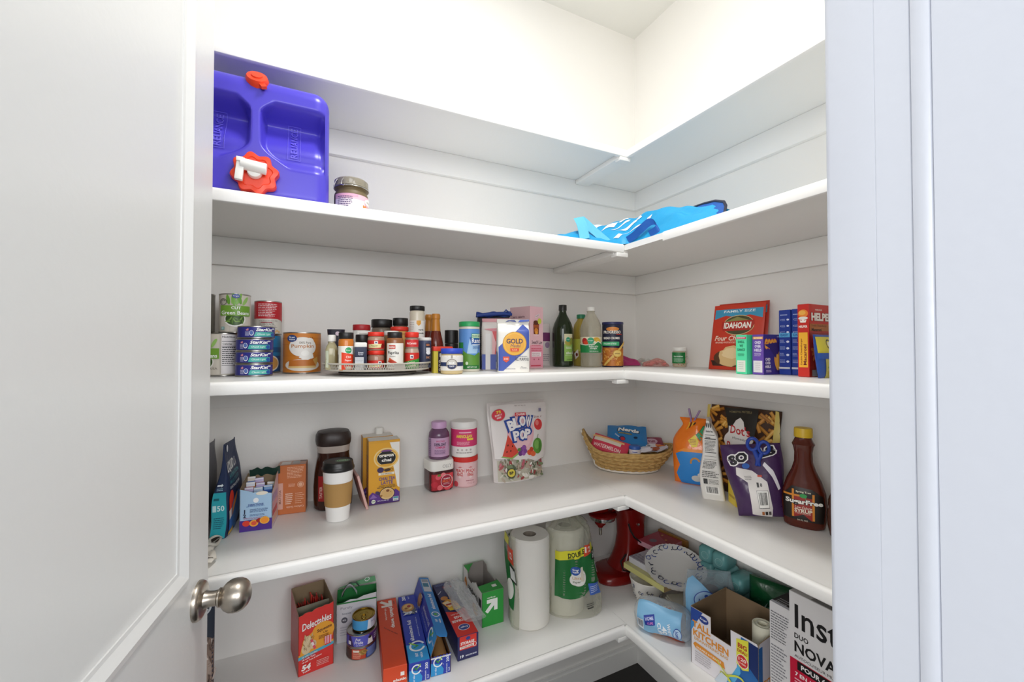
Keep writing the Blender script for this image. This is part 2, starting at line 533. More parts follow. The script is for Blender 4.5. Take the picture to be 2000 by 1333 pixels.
def carton(name, label, cat, loc, w, d, h, rot, cols, deco, group=None, tilt=None, parent=None, soft=.0012):
    """closed printed box; cols: one colour or {face: colour}; deco: {face: fn(ink)} with u centred, v from the bottom"""
    mb = MB()
    base = cols if isinstance(cols, str) else cols.get('all', '#ffffff')
    e = soft
    mb.loft([[(x * (w / 2 - i), y * (d / 2 - i), z) for x, y in ((-1, -1), (1, -1), (1, 1), (-1, 1))] for i, z in ((e, 0), (0, e), (0, h - e), (e, h))], base)
    F = FACES(w, d, h)
    if not isinstance(cols, str):
        for k, c in cols.items():
            if k == 'all': continue
            W = {'left': d, 'right': d, 'top': w}.get(k, w); v0, v1 = (-d / 2, d / 2) if k == 'top' else (0, h)
            Ink(mb, F[k], h0=.0002).rect(-W / 2 + .0005, v0 + .0005, W / 2 - .0005, v1 - .0005, c)
    for k, fn in deco.items(): fn(Ink(mb, F[k], h0=.0004))
    o = mb.build(name, parent)
    o.location = loc; o.rotation_euler = (R(tilt[0]) if tilt else 0, R(tilt[1]) if tilt else 0, R(rot))
    return tag(o, label, cat, group) if label else o
def panel(mb, P, pts, t, mo, mi):
    """card panel: printed side mo at height 0, raw side mi at -t; pts in (u, v)"""
    ts = [tuple(x) for x in geometry.tessellate_polygon([[Vector((x, y, 0)) for x, y in pts]])]
    ccw = sum((pts[i][0] * pts[(i + 1) % len(pts)][1] - pts[(i + 1) % len(pts)][0] * pts[i][1]) for i in range(len(pts))) > 0
    def orient(t, out):
        a, b, c = (pts[i] for i in t)
        pos = (b[0] - a[0]) * (c[1] - a[1]) - (b[1] - a[1]) * (c[0] - a[0]) > 0
        return t if pos == out else t[::-1]
    n = len(pts)
    mb.add([P(x, y, 0) for x, y in pts], [orient(t_, True) for t_ in ts], mo)
    mb.add([P(x, y, -t) for x, y in pts], [orient(t_, False) for t_ in ts], mi)
    fs = [(i, (i + 1) % n, n + (i + 1) % n, n + i) for i in range(n)]
    if ccw: fs = [f[::-1] for f in fs]
    mb.add([P(x, y, 0) for x, y in pts] + [P(x, y, -t) for x, y in pts], fs, mi)
CARD = mat('#8f7a5e', .8, kind='wall')
def tray(mb, w, d, outs, col, fronts=None, t=.0016, inner=None):
    """open box walls; outs: {face: height or list of (u, v) top outline left to right}"""
    F = FACES(w, d, 0); inner = inner or CARD
    for k in ('front', 'back', 'left', 'right'):
        W = w if k in ('front', 'back') else d
        o = outs[k]
        top = [(-W / 2, o), (W / 2, o)] if not isinstance(o, (list, tuple)) else list(o)
        c = col if isinstance(col, str) else col.get(k, col['all'])
        panel(mb, F[k], [(-W / 2, 0), (W / 2, 0)] + top[::-1], t, mat(c), inner)
    mb.box(-w / 2 + t, w / 2 - t, -d / 2 + t, d / 2 - t, .0005, .0025, inner)
    return F
class Bag:
    """soft pouch or pillow bag; local u in [-w/2, w/2], v in [0, h], front towards -y"""
    def __init__(s, w, h, t, style='stand', lean=0., wid=None, wr=.0015, seed=1, bend=0., thick=None, sag=0., skew=0.):
        s.skew = skew
        s.w, s.h, s.t, s.lean, s.bend, s.wr, s.sag = w, h, t, lean, bend, wr, sag
        s.wid = wid or (lambda b: 1.)
        r = random.Random(seed)
        s.k = [(r.uniform(-1, 1) * 60, r.uniform(.3, 1) * 50, r.uniform(0, 6), r.uniform(.4, 1)) for _ in range(6)]
        if thick: s.thick = thick
        elif style == 'stand': s.thick = lambda b: max(0., 1 - b) ** .75 * .98 + .02
        elif style == 'pillow': s.thick = lambda b: max(0., sin(PI * min(1, max(0, b)))) ** .55 * .97 + .03
        else: s.thick = lambda b: 1.
    def S(s, u, v, side=-1):
        a = max(-1., min(1., 2 * u / s.w)); b = max(0., min(1., v / s.h))
        q = max(0., 1 - abs(a) ** 2.4) ** .6
        tt = s.t / 2 * s.thick(b) * q
        n = sum(A * sin(fx * u + fz * v + ph) for fx, fz, ph, A in s.k) * s.wr * q * min(1, 6 * b)
        y = side * tt + side * n * .6 + s.lean * v + s.bend * b * b + (s.sag * a * a * b)
        return Vector((u * s.wid(b) + s.skew * b * b, y, v))
    def make(s, mb, front, back=None, nu=28, nv=36):
        back = back or front
        mb.grid(lambda i, j: s.S((i - .5) * s.w, j * s.h), nu, nv, front)
        mb.grid(lambda i, j: s.S((i - .5) * s.w, j * s.h, 1), nu, nv, back, flip=True)
        for v, fl in ((0, False), (s.h, True)):
            A = [s.S((i / nu - .5) * s.w, v) for i in range(nu + 1)]; B = [s.S((i / nu - .5) * s.w, v, 1) for i in range(nu + 1)]
            fs = [(i, nu + 1 + i, nu + 2 + i, i + 1) for i in range(nu)]
            mb.add(A + B, [f[::-1] for f in fs] if fl else fs, back)
        return mb
    def ink(s, mb, seg=.008): return Ink(mb, surf(lambda u, v: s.S(u, v)), seg, .0007)
def pouch(name, label, cat, loc, rot, bag, front, deco, back=None, group=None, tilt=None, root=None, part=None):
    mb = MB()
    bag.make(mb, mat(front) if isinstance(front, str) else front, back and mat(back))
    if deco: deco(bag.ink(mb))
    o = mb.build(part or name, root, sharp=60)
    if root is None:
        o.location = loc; o.rotation_euler = (R(tilt[0]) if tilt else 0, R(tilt[1]) if tilt else 0, R(rot))
        tag(o, label, cat, group)
    return o
def put(o, loc, rot=0, tilt=None):
    o.location = loc; o.rotation_euler = (R(tilt[0]) if tilt else 0, R(tilt[1]) if tilt else 0, R(rot))
    return o
def blob(ink, u, v, r, col, n=9, seed=1, k=.25, sy=1.):
    q = random.Random(seed)
    pts = []
    for i in range(n * 2):
        a = PI * i / n; rr = r * (1 + k * q.uniform(-1, 1))
        pts.append((u + rr * cos(a), v + rr * sy * sin(a)))
    return ink.poly(pts, col)
# ================================================================ shelf 2: water jug, clip-top jar, folded bag
Z2, Z3, Z4, Z5 = TOP[2] + .0006, TOP[3] + .0006, TOP[4] + .0006, TOP[5] + .0006
def smooth(a, b, x):
    t = max(0., min(1., (x - a) / (b - a)))
    return t * t * (3 - 2 * t)
def make_jug():
    W, D, H, r = .326, .285, .292, .036
    root = thing('water_jug', 'large purple plastic water jug with red caps on the upper back shelf', 'water jug', (-1.490, -.365 + D / 2, Z2))
    BL = mat('#4a3fc0', .32)
    def recess(x, z):
        """depth pressed into the front at (x, z)"""
        q = abs(x - .004)
        lo = .008 + .060 * (1 - smooth(.072, .140, z)) ** 1.4 + .022 * smooth(.196, .236, z) ** 2
        ins = smooth(lo, lo + .013, q) * (1 - smooth(W / 2 - .022, W / 2 - .004, abs(x)) * .85)
        ins *= (1 - smooth(.200, .240, z)) * smooth(.076, .108, z)
        return ins * (.014 + .042 * smooth(.118, .205, z))
    mb = MB()
    def side(nu, nv, fn):
        def P(i, j):
            p = fn(i, j)
            q = Vector((max(-W / 2 + r, min(W / 2 - r, p[0])), max(-D / 2 + r, min(D / 2 - r, p[1])), max(r * .6, min(H - r, p[2]))))
            d = p - q
            if d.length > 1e-9:
                p = q + d.normalized() * min(d.length, r if p[2] > .1 else r)
            if fn is front:
                p = Vector((p[0], p[1] + recess(p[0], p[2]), p[2]))
            return p
        mb.grid(P, nu, nv, BL)
    front = lambda i, j: Vector(((i - .5) * W, -D / 2, j * H))
    side(120, 110, front)
    side(24, 24, lambda i, j: Vector(((.5 - i) * W, D / 2, j * H)))
    side(24, 110, lambda i, j: Vector((W / 2, (i - .5) * D, j * H)))
    side(24, 110, lambda i, j: Vector((-W / 2, (.5 - i) * D, j * H)))
    side(120, 24, lambda i, j: Vector(((i - .5) * W, (j - .5) * D, H)))
    side(120, 8, lambda i, j: Vector(((.5 - i) * W, (j - .5) * D, 0)))
    for cx in (-.072, .084):
        yy = lambda u, v, cx=cx: Vector((cx - v, -D / 2 + recess(cx - v, .158 + u), .158 + u))
        ink = Ink(mb, lambda u, v, h, yy=yy: yy(u, v) + Vector((0, -h, 0)), .006, .0022)
        L2 = mat('#6a60dc', .25)  # paler than the jug: light on the embossing put into the colour
        for a in ((-.05, -.0145, .05, -.0132), (-.05, .0132, .05, .0145), (-.05, -.0145, -.0487, .0145), (.0487, -.0145, .05, .0145)): ink.rect(*a, L2)
        ink.text('RELIANCE', 0, 0, .015, L2, .09, .01)
    mb.build('jug_body', root, sharp=50, merge=True)
    RED = mat('#e8401c', .4)
    # vent cap on the top edge of the rib
    M = T(.006, -D / 2 + .010, H - .012, rx=56)
    MB().lathe([(.024, -.006), (.024, .006), (.0215, .012), (.012, .0128), (.0115, .0155), (.003, .0158)], RED, 12, M).box(-.006, .006, -.034, -.015, .001, .008, RED, M @ T(rz=28)).build('vent_cap', root)
    # scalloped cap with the white spigot
    M = T(.006, -D / 2 - .004, .0508, rx=90)
    def scal(k, z, n=96): return [((k * (.0455 + .0040 * cos(8 * 2 * PI * i / n))) * cos(2 * PI * i / n + .2), (k * (.0455 + .0040 * cos(8 * 2 * PI * i / n))) * sin(2 * PI * i / n + .2), z) for i in range(n)]
    cap = MB().loft([scal(.97, -.004), scal(1, 0), scal(1, .016), scal(.96, .020), scal(.75, .0215), scal(.7, .019), scal(.1, .019)], RED, M=M).build('spigot_cap', root)
    SP = mat('#eeece6', .4)
    sp = MB().lathe([(.015, .019), (.014, .034)], SP, 24, M).tube([(-.026, .011, .034), (.024, .006, .034)], .0125, SP, 20, M).box(-.034, -.019, -.030, .020, .030, .042, SP, M @ T(rz=-6)).box(-.033, -.020, .012, .022, .024, .046, SP, M)
    sp.build('spigot', cap, bevel=.0012)
make_jug()

def make_clip_jar():
    x, y, r = -1.266, -.262, .0445
    root = thing('storage_jar', 'glass clip top jar with a pink and white label beside the purple jug', 'jar', (x, y, Z2), face(x, y, 22))
    G = mat('#c9c4b4', .05, kind='glass')
    prof = [(r - .004, 0), (r, .005), (r, .066), (r - .001, .072), (r - .005, .080), (r - .005, .084), (r - .0005, .086), (r - .0005, .090)]
    mb = MB().lathe(prof, mat('#6a5a3c', .5), 48)
    ink = Ink(mb, cyl(r, 0, -90, interp(prof)), .006)
    ink.rect(-.066, .004, .062, .066, '#e3b9c6').rect(-.066, .022, .02, .052, '#eee2e4').rect(-.066, .004, .004, .022, '#9c4468').rect(-.066, .058, .0, .066, '#dba3ba')
    ink.para(-.055, .030, -.012, .060, 6, '#5b4a70', .5)
    ink.ell(.024, .017, .016, .016, '#e9c93f').ell(.042, .052, .022, .010, '#f2efe9').text('PREMIUM', .041, .052, .004, '#555049', .024)
    ink.text('Mango', .034, .035, .012, '#d98a3c', .040, .02).otext('Largo', .034, .020, .010, '#ffffff', '#43382c', .036, .03)
    ink.rect(.016, .007, .056, .012, '#a02c2c')
    mb.build('jar_body', root)
    MB().lathe([(r - .0003, .0905), (r + .0004, .0915), (r + .0004, .0945), (r - .001, .096), (r - .0005, .099), (r - .0005, .109), (r - .004, .1125), (r - .008, .1128), (r - .010, .1105), (.001, .1105)], mat('#8d8676', .12), 48).build('jar_lid', root)
    W = mat('#c9c7c2', .25, 1.)
    wr = MB().tube([((r + .001) * cos(a), (r + .001) * sin(a), .088) for a in [2 * PI * i / 40 for i in range(40)]], .0011, W, 8, closed=True)
    for s in (-1, 1):
        a0 = R(208)
        e = Vector((cos(a0), sin(a0), 0)); f = Vector((-sin(a0), cos(a0), 0))
        wr.tube([tuple(e * q + f * (s * g) + Vector((0, 0, z))) for q, g, z in ((r + .001, .016, .088), (r + .006, .015, .083), (r + .009, .011, .087), (r + .005, .010, .098), (r - .002, .010, .107))], .0011, W, 8)
    wr.build('wire_clasp', root)
make_clip_jar()

def make_shop_bag():
    root = thing('shopping_bag', 'crumpled bright blue reusable shopping bag with white lettering in the shelf corner', 'bag', (0, 0, 0))
    BLU = mat('#1a9fd6', .5, kind='wrinkle')
    # front hem follows the shelf edges, the ridge lies behind it, the back comes down to the shelf
    front = [(-.690, -.372), (-.600, -.374), (-.520, -.377), (-.462, -.386), (-.418, -.404), (-.402, -.450), (-.398, -.520), (-.394, -.600), (-.388, -.680), (-.382, -.752)]
    rid = [(-.680, -.355, .004), (-.610, -.325, .030), (-.520, -.302, .062), (-.430, -.298, .092), (-.376, -.315, .108), (-.348, -.362, .112), (-.342, -.430, .108), (-.343, -.530, .100), (-.348, -.610, .072), (-.352, -.690, .056)]
    back = [(-.672, -.335), (-.550, -.215), (-.430, -.150), (-.320, -.130), (-.230, -.160), (-.180, -.260), (-.170, -.380), (-.170, -.500), (-.180, -.610), (-.210, -.715)]
    def cat_(P, t):
        n = len(P) - 1; k = min(n - 1, int(t * n)); f = t * n - k
        p0, p1, p2, p3 = (Vector(P[max(0, min(n, k + d))]) for d in (-1, 0, 1, 2))
        return .5 * ((2 * p1) + (p2 - p0) * f + (2 * p0 - 5 * p1 + 4 * p2 - p3) * f * f + (3 * p1 - p0 - 3 * p2 + p3) * f ** 3)
    F3 = [(x, y, 0) for x, y in front]; B3 = [(x, y, 0) for x, y in back]
    def S(u, v):
        f, m, b = cat_(F3, u), cat_(rid, u), cat_(B3, u)
        if v < .62:
            t = v / .62
            p = f.lerp(m, t); p.z = m.z * (t ** .72)
        else:
            t = (v - .62) / .38
            p = m.lerp(b, t); p.z = m.z * (1 - t * t)
        w = min(1, 5 * v) * min(1, 6 * (1 - v)) * min(1, 8 * u) * min(1, 10 * (1 - u))
        p.z += w * .0035 * (sin(31 * u + 9 * v) + .7 * sin(53 * u - 14 * v + 1) + .6 * sin(19 * v + 12 * u))
        p.z = max(p.z, 0) + Z2 + .001
        return p
    mb = MB().grid(lambda i, j: S(i, j), 90, 40, BLU)
    ink = Ink(mb, surf(S), .02, .0012)
    # white strokes of the big upside-down lettering
    W = '#f3f5f4'
    for pts in ([(.24, .50), (.28, .56), (.36, .60), (.33, .54), (.27, .46)], [(.30, .34), (.40, .56), (.45, .58), (.40, .42)], [(.36, .30), (.52, .44), (.54, .52), (.47, .42), (.40, .36)],
                [(.40, .22), (.57, .34), (.60, .46), (.55, .38), (.45, .29)], [(.45, .56), (.52, .60), (.53, .55), (.47, .50)], [(.43, .12), (.62, .30), (.66, .48), (.69, .52), (.66, .36), (.57, .23)],
                [(.36, .08), (.41, .14), (.44, .13), (.40, .07)], [(.58, .54), (.62, .60), (.63, .55), (.60, .50)]):
        ink.poly(pts, W)
    ink.poly([(.20, .56), (.26, .60), (.29, .58), (.25, .52)], W)
    mb.build('bag_body', root, sharp=70)
    LB = mat('#63bfe0', .5, kind='wrinkle'); DB = mat('#1457ad', .5, kind='wrinkle'); NV = '#1d2037'
    def strap(pts, wv, m, name, n=30):
        """flat webbing along pts, width vector(s) wv"""
        P = lambda i, j: cat_(pts, i) + (Vector(wv) * (j - .5))
        b = MB().grid(P, n, 4, m).grid(lambda i, j: P(i, j) + Vector((0, .0012, .0006)), n, 4, m, flip=True)
        return b.build(name, root, sharp=60)
    z = Z2
    strap([(-.558, -.372, z + .010), (-.553, -.350, z + .062), (-.549, -.325, z + .094), (-.537, -.328, z + .088), (-.505, -.350, z + .050), (-.474, -.376, z + .012)], (.036, -.004, .010), LB, 'bag_handle')
    h2 = strap([(-.412, -.412, z + .013), (-.409, -.440, z + .022), (-.408, -.470, z + .036), (-.400, -.500, z + .052), (-.395, -.520, z + .044), (-.397, -.530, z + .022), (-.400, -.500, z + .013)], (-.006, .010, .022), DB, 'bag_handle')
    h2['label'] = 'dark blue handle'
    # gathered end with its dark lining
    gp = [(-.384, -.752, z + .006), (-.372, -.748, z + .032), (-.358, -.732, z + .050), (-.346, -.695, z + .066), (-.340, -.655, z + .072), (-.336, -.615, z + .074)]
    MB().tube(gp, .004, mat(NV), 8).build('hem_binding', root)
    MB().grid(lambda i, j: cat_(gp, i).lerp(Vector((-.375 + .03 * i, -.70 + .09 * i, z + .020 + .045 * i)), j) + Vector((0, 0, .004 * sin(25 * i) * j)), 24, 12, DB).build('bag_lining', root, sharp=60)
make_shop_bag()

# ================================================================ shelf 3, left: cans
CANG = 'food cans on the middle shelf'
def green_beans(ink, h):
    for u in (-.06, -.036, -.012, .012, .036, .06): ink.rect(u, .004, u + .0006, h - .004, '#c9c2b6')
    for i, (u, v, a, l) in enumerate(((-.014, .078, 100, .024), (-.006, .08, 82, .026), (.004, .078, 70, .03), (.012, .08, 105, .026), (.019, .077, 60, .024), (-.002, .076, 95, .03))):
        ink.ell(u + l * .4 * cos(R(a)), v + l * .4 * sin(R(a)), l * .55, .0042, ('#6fa83a', '#9cc96a', '#7db648')[i % 3], a)
    ink.ell(0, .036, .024, .020, '#f3f1ec').ell(0, .037, .021, .017, '#3c5c28')
    for i in range(10): ink.ell(-.016 + .0036 * i, .030 + .004 * (i % 3), .006, .0016, ('#7fa44a', '#5d8636')[i % 2], 30 * i)
    ink.rect(-.034, .045, .036, .072, '#74a534').text('CUT', .002, .066, .0075, '#ffffff', .020, .02).text('Green Beans', .001, .053, .010, '#ffffff', .062, .012)
    ink.ell(.002, .097, .0085, .0055, '#2d4a9a').text('Kroger', .002, .097, .0042, '#ffffff', .013, .01, shear=.2)
    ink.ring(-.026, .081, .009, .009, .0016, '#55534c').ring(-.026, .081, .0055, .0055, .0014, '#55534c', a0=20, a1=250)
    ink.rect(-.030, .008, -.022, .016, '#4f9a9a').para(-.029, .009, -.023, .0155, 3, '#e8f0ee', .5)
def facts(ink, u0, u1, v0, v1, bg='#e9e4e4', fg='#2d2b33', head='Nutrition'):
    ink.rect(u0, v0, u1, v1, bg)
    w = u1 - u0
    ink.text(head, u0 + w * .45, v1 - (v1 - v0) * .06, (v1 - v0) * .05, fg, w * .78, .02)
    for k in (.17, .29, .78): ink.rect(u0 + w * .04, v1 - (v1 - v0) * (k + .012), u1 - w * .04, v1 - (v1 - v0) * k, fg)
    ink.text('Calories', u0 + w * .35, v1 - (v1 - v0) * .24, (v1 - v0) * .045, fg, w * .55, .02)
    ink.para(u0 + w * .06, v0 + (v1 - v0) * .24, u1 - w * .06, v1 - (v1 - v0) * .31, 9, fg, .4)
def beans_back(ink, h):
    green_beans(ink, h)
    facts(ink, .040, .074, .006, .108)
    ink.text('USA', .026, .020, .0055, '#6f6a60', .014)
can('green beans can on top, its label turned to the front, behind the tuna stack', (-1.549, -.150, Z3 + .1125), .0365, .104, '#d9d2c6', lambda i: green_beans(i, .104), 0, CANG)
can('lower green beans can showing nutrition panel, under the other bean can', (-1.575, -.152, Z3), .0372, .112, '#d9d2c6', lambda i: beans_back(i, .112), -68, CANG)
can('dark sided can half hidden by the door edge, uppermost at far end', (-1.632, -.135, Z3 + .1125), .0365, .104, '#6c675d', None, 0, CANG)
can('can at the bottom far end behind the door edge', (-1.655, -.150, Z3), .0372, .112, '#8a847a', None, 0, CANG)
def blue_can(ink):
    ink.rect(-.07, .05, .07, .108, '#2a86bd').rect(-.07, .06, .07, .075, '#1d5f98').text('Soup', .0, .09, .012, '#ffffff', .04, .02)
    ink.ell(.012, .028, .030, .024, '#f2e7cf').ell(.012, .028, .026, .020, '#d9a35a')
can('blue labelled can with a bowl picture, mostly hidden behind the tuna stack', (-1.481, -.048, Z3), .0365, .112, '#1c4f86', blue_can, -10, CANG)
def red_can(ink):
    ink.rect(-.08, .046, .08, .096, '#c6202c').poly([(.025, .046), (.06, .036), (.06, .05)], '#c6202c')
    ink.para(-.028, .052, .026, .091, 8, '#f3dadb', .4).rect(-.020, .034, .010, .037, '#b02a38').para(-.026, .012, .030, .042, 8, '#77716c', .35, 4)
    for i in range(5): ink.ell(.006 + .006 * i, .008 + .003 * (i % 2), .004, .003, '#dfbc86')
can('red and white can standing on the blue can', (-1.478, -.047, Z3 + .1125), .0362, .099, '#ded9cf', red_can, 0, CANG)
def tuna(ink):
    ink.rect(-.075, .0036, .075, .0292, '#2b2d86')
    ink.rect(-.034, .020, -.028, .0255, '#d98f96').rect(-.034, .0235, -.031, .0255, '#3c4ea0').para(-.036, .006, -.026, .018, 4, '#c9cdea', .5)
    ink.poly([(-.016, .0052), (-.012, .0165), (.036, .0165), (.038, .011), (.036, .0052)], '#4db5ab')
    ink.text('StarKist', .010, .0228, .0082, '#ffffff', .042, .03, shear=.25)
    ink.text('Chunk Light', .008, .0105, .0058, '#d8f0ec', .032, .012, shear=.2)
    ink.ell(.031, .0105, .0055, .0050, '#2b57a8').ell(-.021, .014, .0050, .0068, '#ffffff').ell(-.021, .0145, .004, .0056, '#5b74b8')
    ink.rect(.030, .024, .039, .027, '#dfe3f0')
TG = 'stack of tuna cans'
first = None
for k, (dx, lab) in enumerate(((0, 'blue tuna can at the bottom of the stack of four'), (.0006, 'blue tuna can second from the bottom of the stack'), (.001, 'blue tuna can second from the top of the stack'), (.0042, 'blue tuna can topmost of its stack, set slightly aside'))):
    can(lab, (-1.498 + dx, -.207, Z3 + k * .0324), .0425, .032, '#2b2d86', tuna, (4, 2, 0, 14)[k], TG, 'tuna_can')
def pumpkin(ink):
    h = .118
    for v in (.018, .05, .082, .100): ink.rect(-.10, v, .10, v + .0008, '#c06a20')
    for i in range(9): ink.ell(.012 + .006 * (i % 5), .088 + .005 * (i % 4), .0012, .0012, '#6a3b16')
    ink.ell(.004, .076, .036, .028, '#f4f0ea').ell(.022, .088, .012, .014, '#f4f0ea')
    ink.text('100% Pure', .010, .088, .0065, '#7b6a58', .030, .01).text('Pumpkin', .004, .077, .013, '#c8813c', .058, .012)
    ink.ell(-.024, .100, .0135, .0100, '#27417f').text('Great', -.024, .1035, .0048, '#fff', .017, .02).text('Value', -.024, .0972, .0048, '#fff', .017, .02)
    ink.ell(.004, .024, .048, .017, '#e6ded2').poly([(-.030, .038), (.030, .040), (.040, .022), (.036, .016), (-.034, .016)], '#c4722a').poly([(-.034, .016), (.038, .016), (.042, .022), (.036, .022), (-.034, .021)], '#e3c07c').poly([(.030, .040), (.044, .048), (.046, .034), (.040, .022)], '#d9a85a')
    blob(ink, .014, .050, .018, '#f7f4ee', seed=3, k=.15, sy=.6); ink.ell(.010, .058, .010, .008, '#fffdf8')
can('large orange pumpkin can standing alone next to the tuna stack', (-1.386, -.112, Z3), .0507, .118, '#d4812c', pumpkin, -3, CANG)
# ================================================================ shelf 3: spice turntable
TX, TY, TR = -1.190, -.250, .147
SPG = 'spice containers on the turntable'
def make_turntable():
    root = thing('spice_turntable', 'round light grey turntable with a perforated rim, crowded with spices', 'turntable', (TX, TY, Z3))
    PL = mat('#bdb7ac', .45)
    MB().lathe([(.100, 0), (.106, .002), (.106, .006), (.098, .009), (.060, .011)], mat('#6f6a66', .4), 64).build('turntable_base', root)
    MB().lathe([(.060, .0112), (.128, .0112), (.140, .0125), (.1425, .0135), (.1432, .0175), (.1392, .0172), (.1375, .0152), (.001, .0152)], PL, 80).build('tray', root)
    mb = MB()
    n = 150
    for k in range(n):
        if k % 50 in (16, 17, 18, 19, 20): continue
        a = 2 * PI * k / n
        for d in (1, -1):
            p0 = (.1412 * cos(a), .1412 * sin(a), .0172); b = a + d * .026
            p1 = (.1438 * cos(b), .1438 * sin(b), .0300)
            w = Vector((-sin(a), cos(a), 0)) * .0009
            P0, P1 = Vector(p0), Vector(p1)
            mb.add([P0 - w, P0 + w, P1 + w, P1 - w], [(0, 1, 2, 3)], PL)
    for k0 in (16, 66, 116):
        a0, a1 = 2 * PI * (k0 - .4) / n, 2 * PI * (k0 + 4.6) / n
        mb.grid(lambda i, j: Vector(((.1414 + .0026 * j) * cos(a0 + (a1 - a0) * i), (.1414 + .0026 * j) * sin(a0 + (a1 - a0) * i), .0172 + .0130 * j)), 8, 1, PL)
    mb.build('perforated_rim', root)
    rg = [(.1426, .0298), (.1424, .0322), (.1440, .0340), (.1468, .0342), (.1482, .0325), (.1475, .0300), (.1426, .0298)]
    MB().lathe(rg, PL, 80, cap0=False, cap1=False).build('rim_ring', root)
make_turntable()
ZT_ = Z3 + .0158
BLK = mat('#1b1a19', .38); RDC = mat('#e2311f', .4); WHT = mat('#f0eee8', .45)
def shaker(label, x, y, r, zt, capc, caph, body, deco, capr=None, name='spice_jar', z0=ZT_, neck=None, turn=0, rough=.2, p=2., bodymat=None):
    h = zt - z0; capr = capr or r * .97; hb = h - caph
    bm_ = bodymat or mat(body, rough)
    prof = [(r * .94, 0), (r, .003), (r, hb - .006), (r * .93, hb - .001), (r * .9, hb)] if not neck else neck(r, hb)
    cp = [(capr * .98, hb + .0004), (capr, hb + .0012), (capr, h - .002), (capr * .96, h - .0003), (capr * .5, h)]
    return turned(name, label, 'spice jar', (x, y, z0), face(x, y, turn), [('jar_body', prof, bm_, deco and (lambda i: deco(i, r, hb)), p, 1.), ('jar_cap', cp, capc, None)], SPG)
# tall dark squeeze bottle behind
turned('squeeze_bottle', 'black squeeze bottle with a flared flat top, at the far end of the turntable', 'bottle', (-1.299, -.197, ZT_), face(-1.299, -.2), [
    ('bottle_body', [(.019, 0), (.021, .003), (.0205, .05), (.0215, .085), (.0235, .108), (.0238, .110)], mat('#272431', .3), lambda i: i.ell(.004, .098, .006, .006, '#d9c6d2').para(-.016, .03, .0, .09, 9, '#58526a', .4), 3., .75)], SPG, single=True)
# glass flask with a white cap
turned('oil_flask', 'small clear glass flask with pale contents and a white cap', 'bottle', (-1.3155, -.297, ZT_), face(-1.3155, -.297), [
    ('flask_body', [(.0145, 0), (.0155, .002), (.0155, .052), (.0125, .062), (.008, .070), (.0078, .074)], mat('#a79f7c', .12), lambda i: i.rect(-.0145, .006, -.0075, .050, '#c5cbb4').rect(.0085, .002, .0145, .052, '#8f8257'), 3., .8),
    ('flask_cap', [(.0098, .0742), (.0104, .076), (.0098, .090), (.0085, .0915)], WHT, None)], SPG)
def chili(i, r, h):
    i.rect(-.030, 0, .030, h - .012, '#d9803a') if False else None
    i.rect(-.032, .002, .032, .062, '#efece2').rect(-.032, .002, -.012, .062, '#e6e2d6').rect(-.011, .002, .022, .046, '#e4401f').poly([(-.011, .046), (.022, .040), (.022, .050), (-.011, .054)], '#efece2')
    i.ell(.006, .051, .0078, .0078, '#2f9c62').text('Kroger', .006, .051, .004, '#d6efe0', .011, .02)
    i.text('Chili', .006, .034, .006, '#fbe3d9', .012, .02).text('Pepper', .006, .025, .006, '#fbe3d9', .016, .02).rect(.0, .002, .012, .010, '#e9d9b8').rect(-.024, .010, -.021, .040, '#6b655c')
shaker('round spice jar of orange chili powder under a black cap', -1.2835, -.335, .0185, 1.4705, BLK, .0165, '#c9762a', chili, capr=.0182)
def navy_box(i):
    i.text('Cream', 0, .045, .0038, '#e6e8ef', .013, .03).text('Tartar', 0, .040, .0030, '#cfd3e0', .013, .03).rect(-.0135, .0, .0075, .0335, '#c9cdd2').para(-.0125, .004, .0065, .031, 7, '#9aa1ab', .3)
def make_navy():
    x, y = -1.2487, -.345
    root = thing('spice_tin', 'small navy blue square spice tin with a white lid at the turntable front', 'spice tin', (x, y, ZT_), face(x, y), SPG)
    mb = MB().rloft([(.0148, .0128, 0), (.0155, .0135, .001), (.0155, .0135, .059), (.0150, .013, .0595)], mat('#2a3048', .4), 8., 48)
    navy_box(Ink(mb, flat((0, -.0136, 0), (1, 0, 0), (0, 0, 1))))
    mb.build('tin_body', root)
    MB().rloft([(.0152, .0132, .0597), (.0156, .0136, .061), (.0154, .0134, .069), (.013, .011, .0715)], WHT, 7., 48).build('tin_lid', root)
make_navy()
shaker('black capped jar squeezed in behind the navy tin', -1.2395, -.296, .0175, 1.467, BLK, .020, '#2b2622', None)
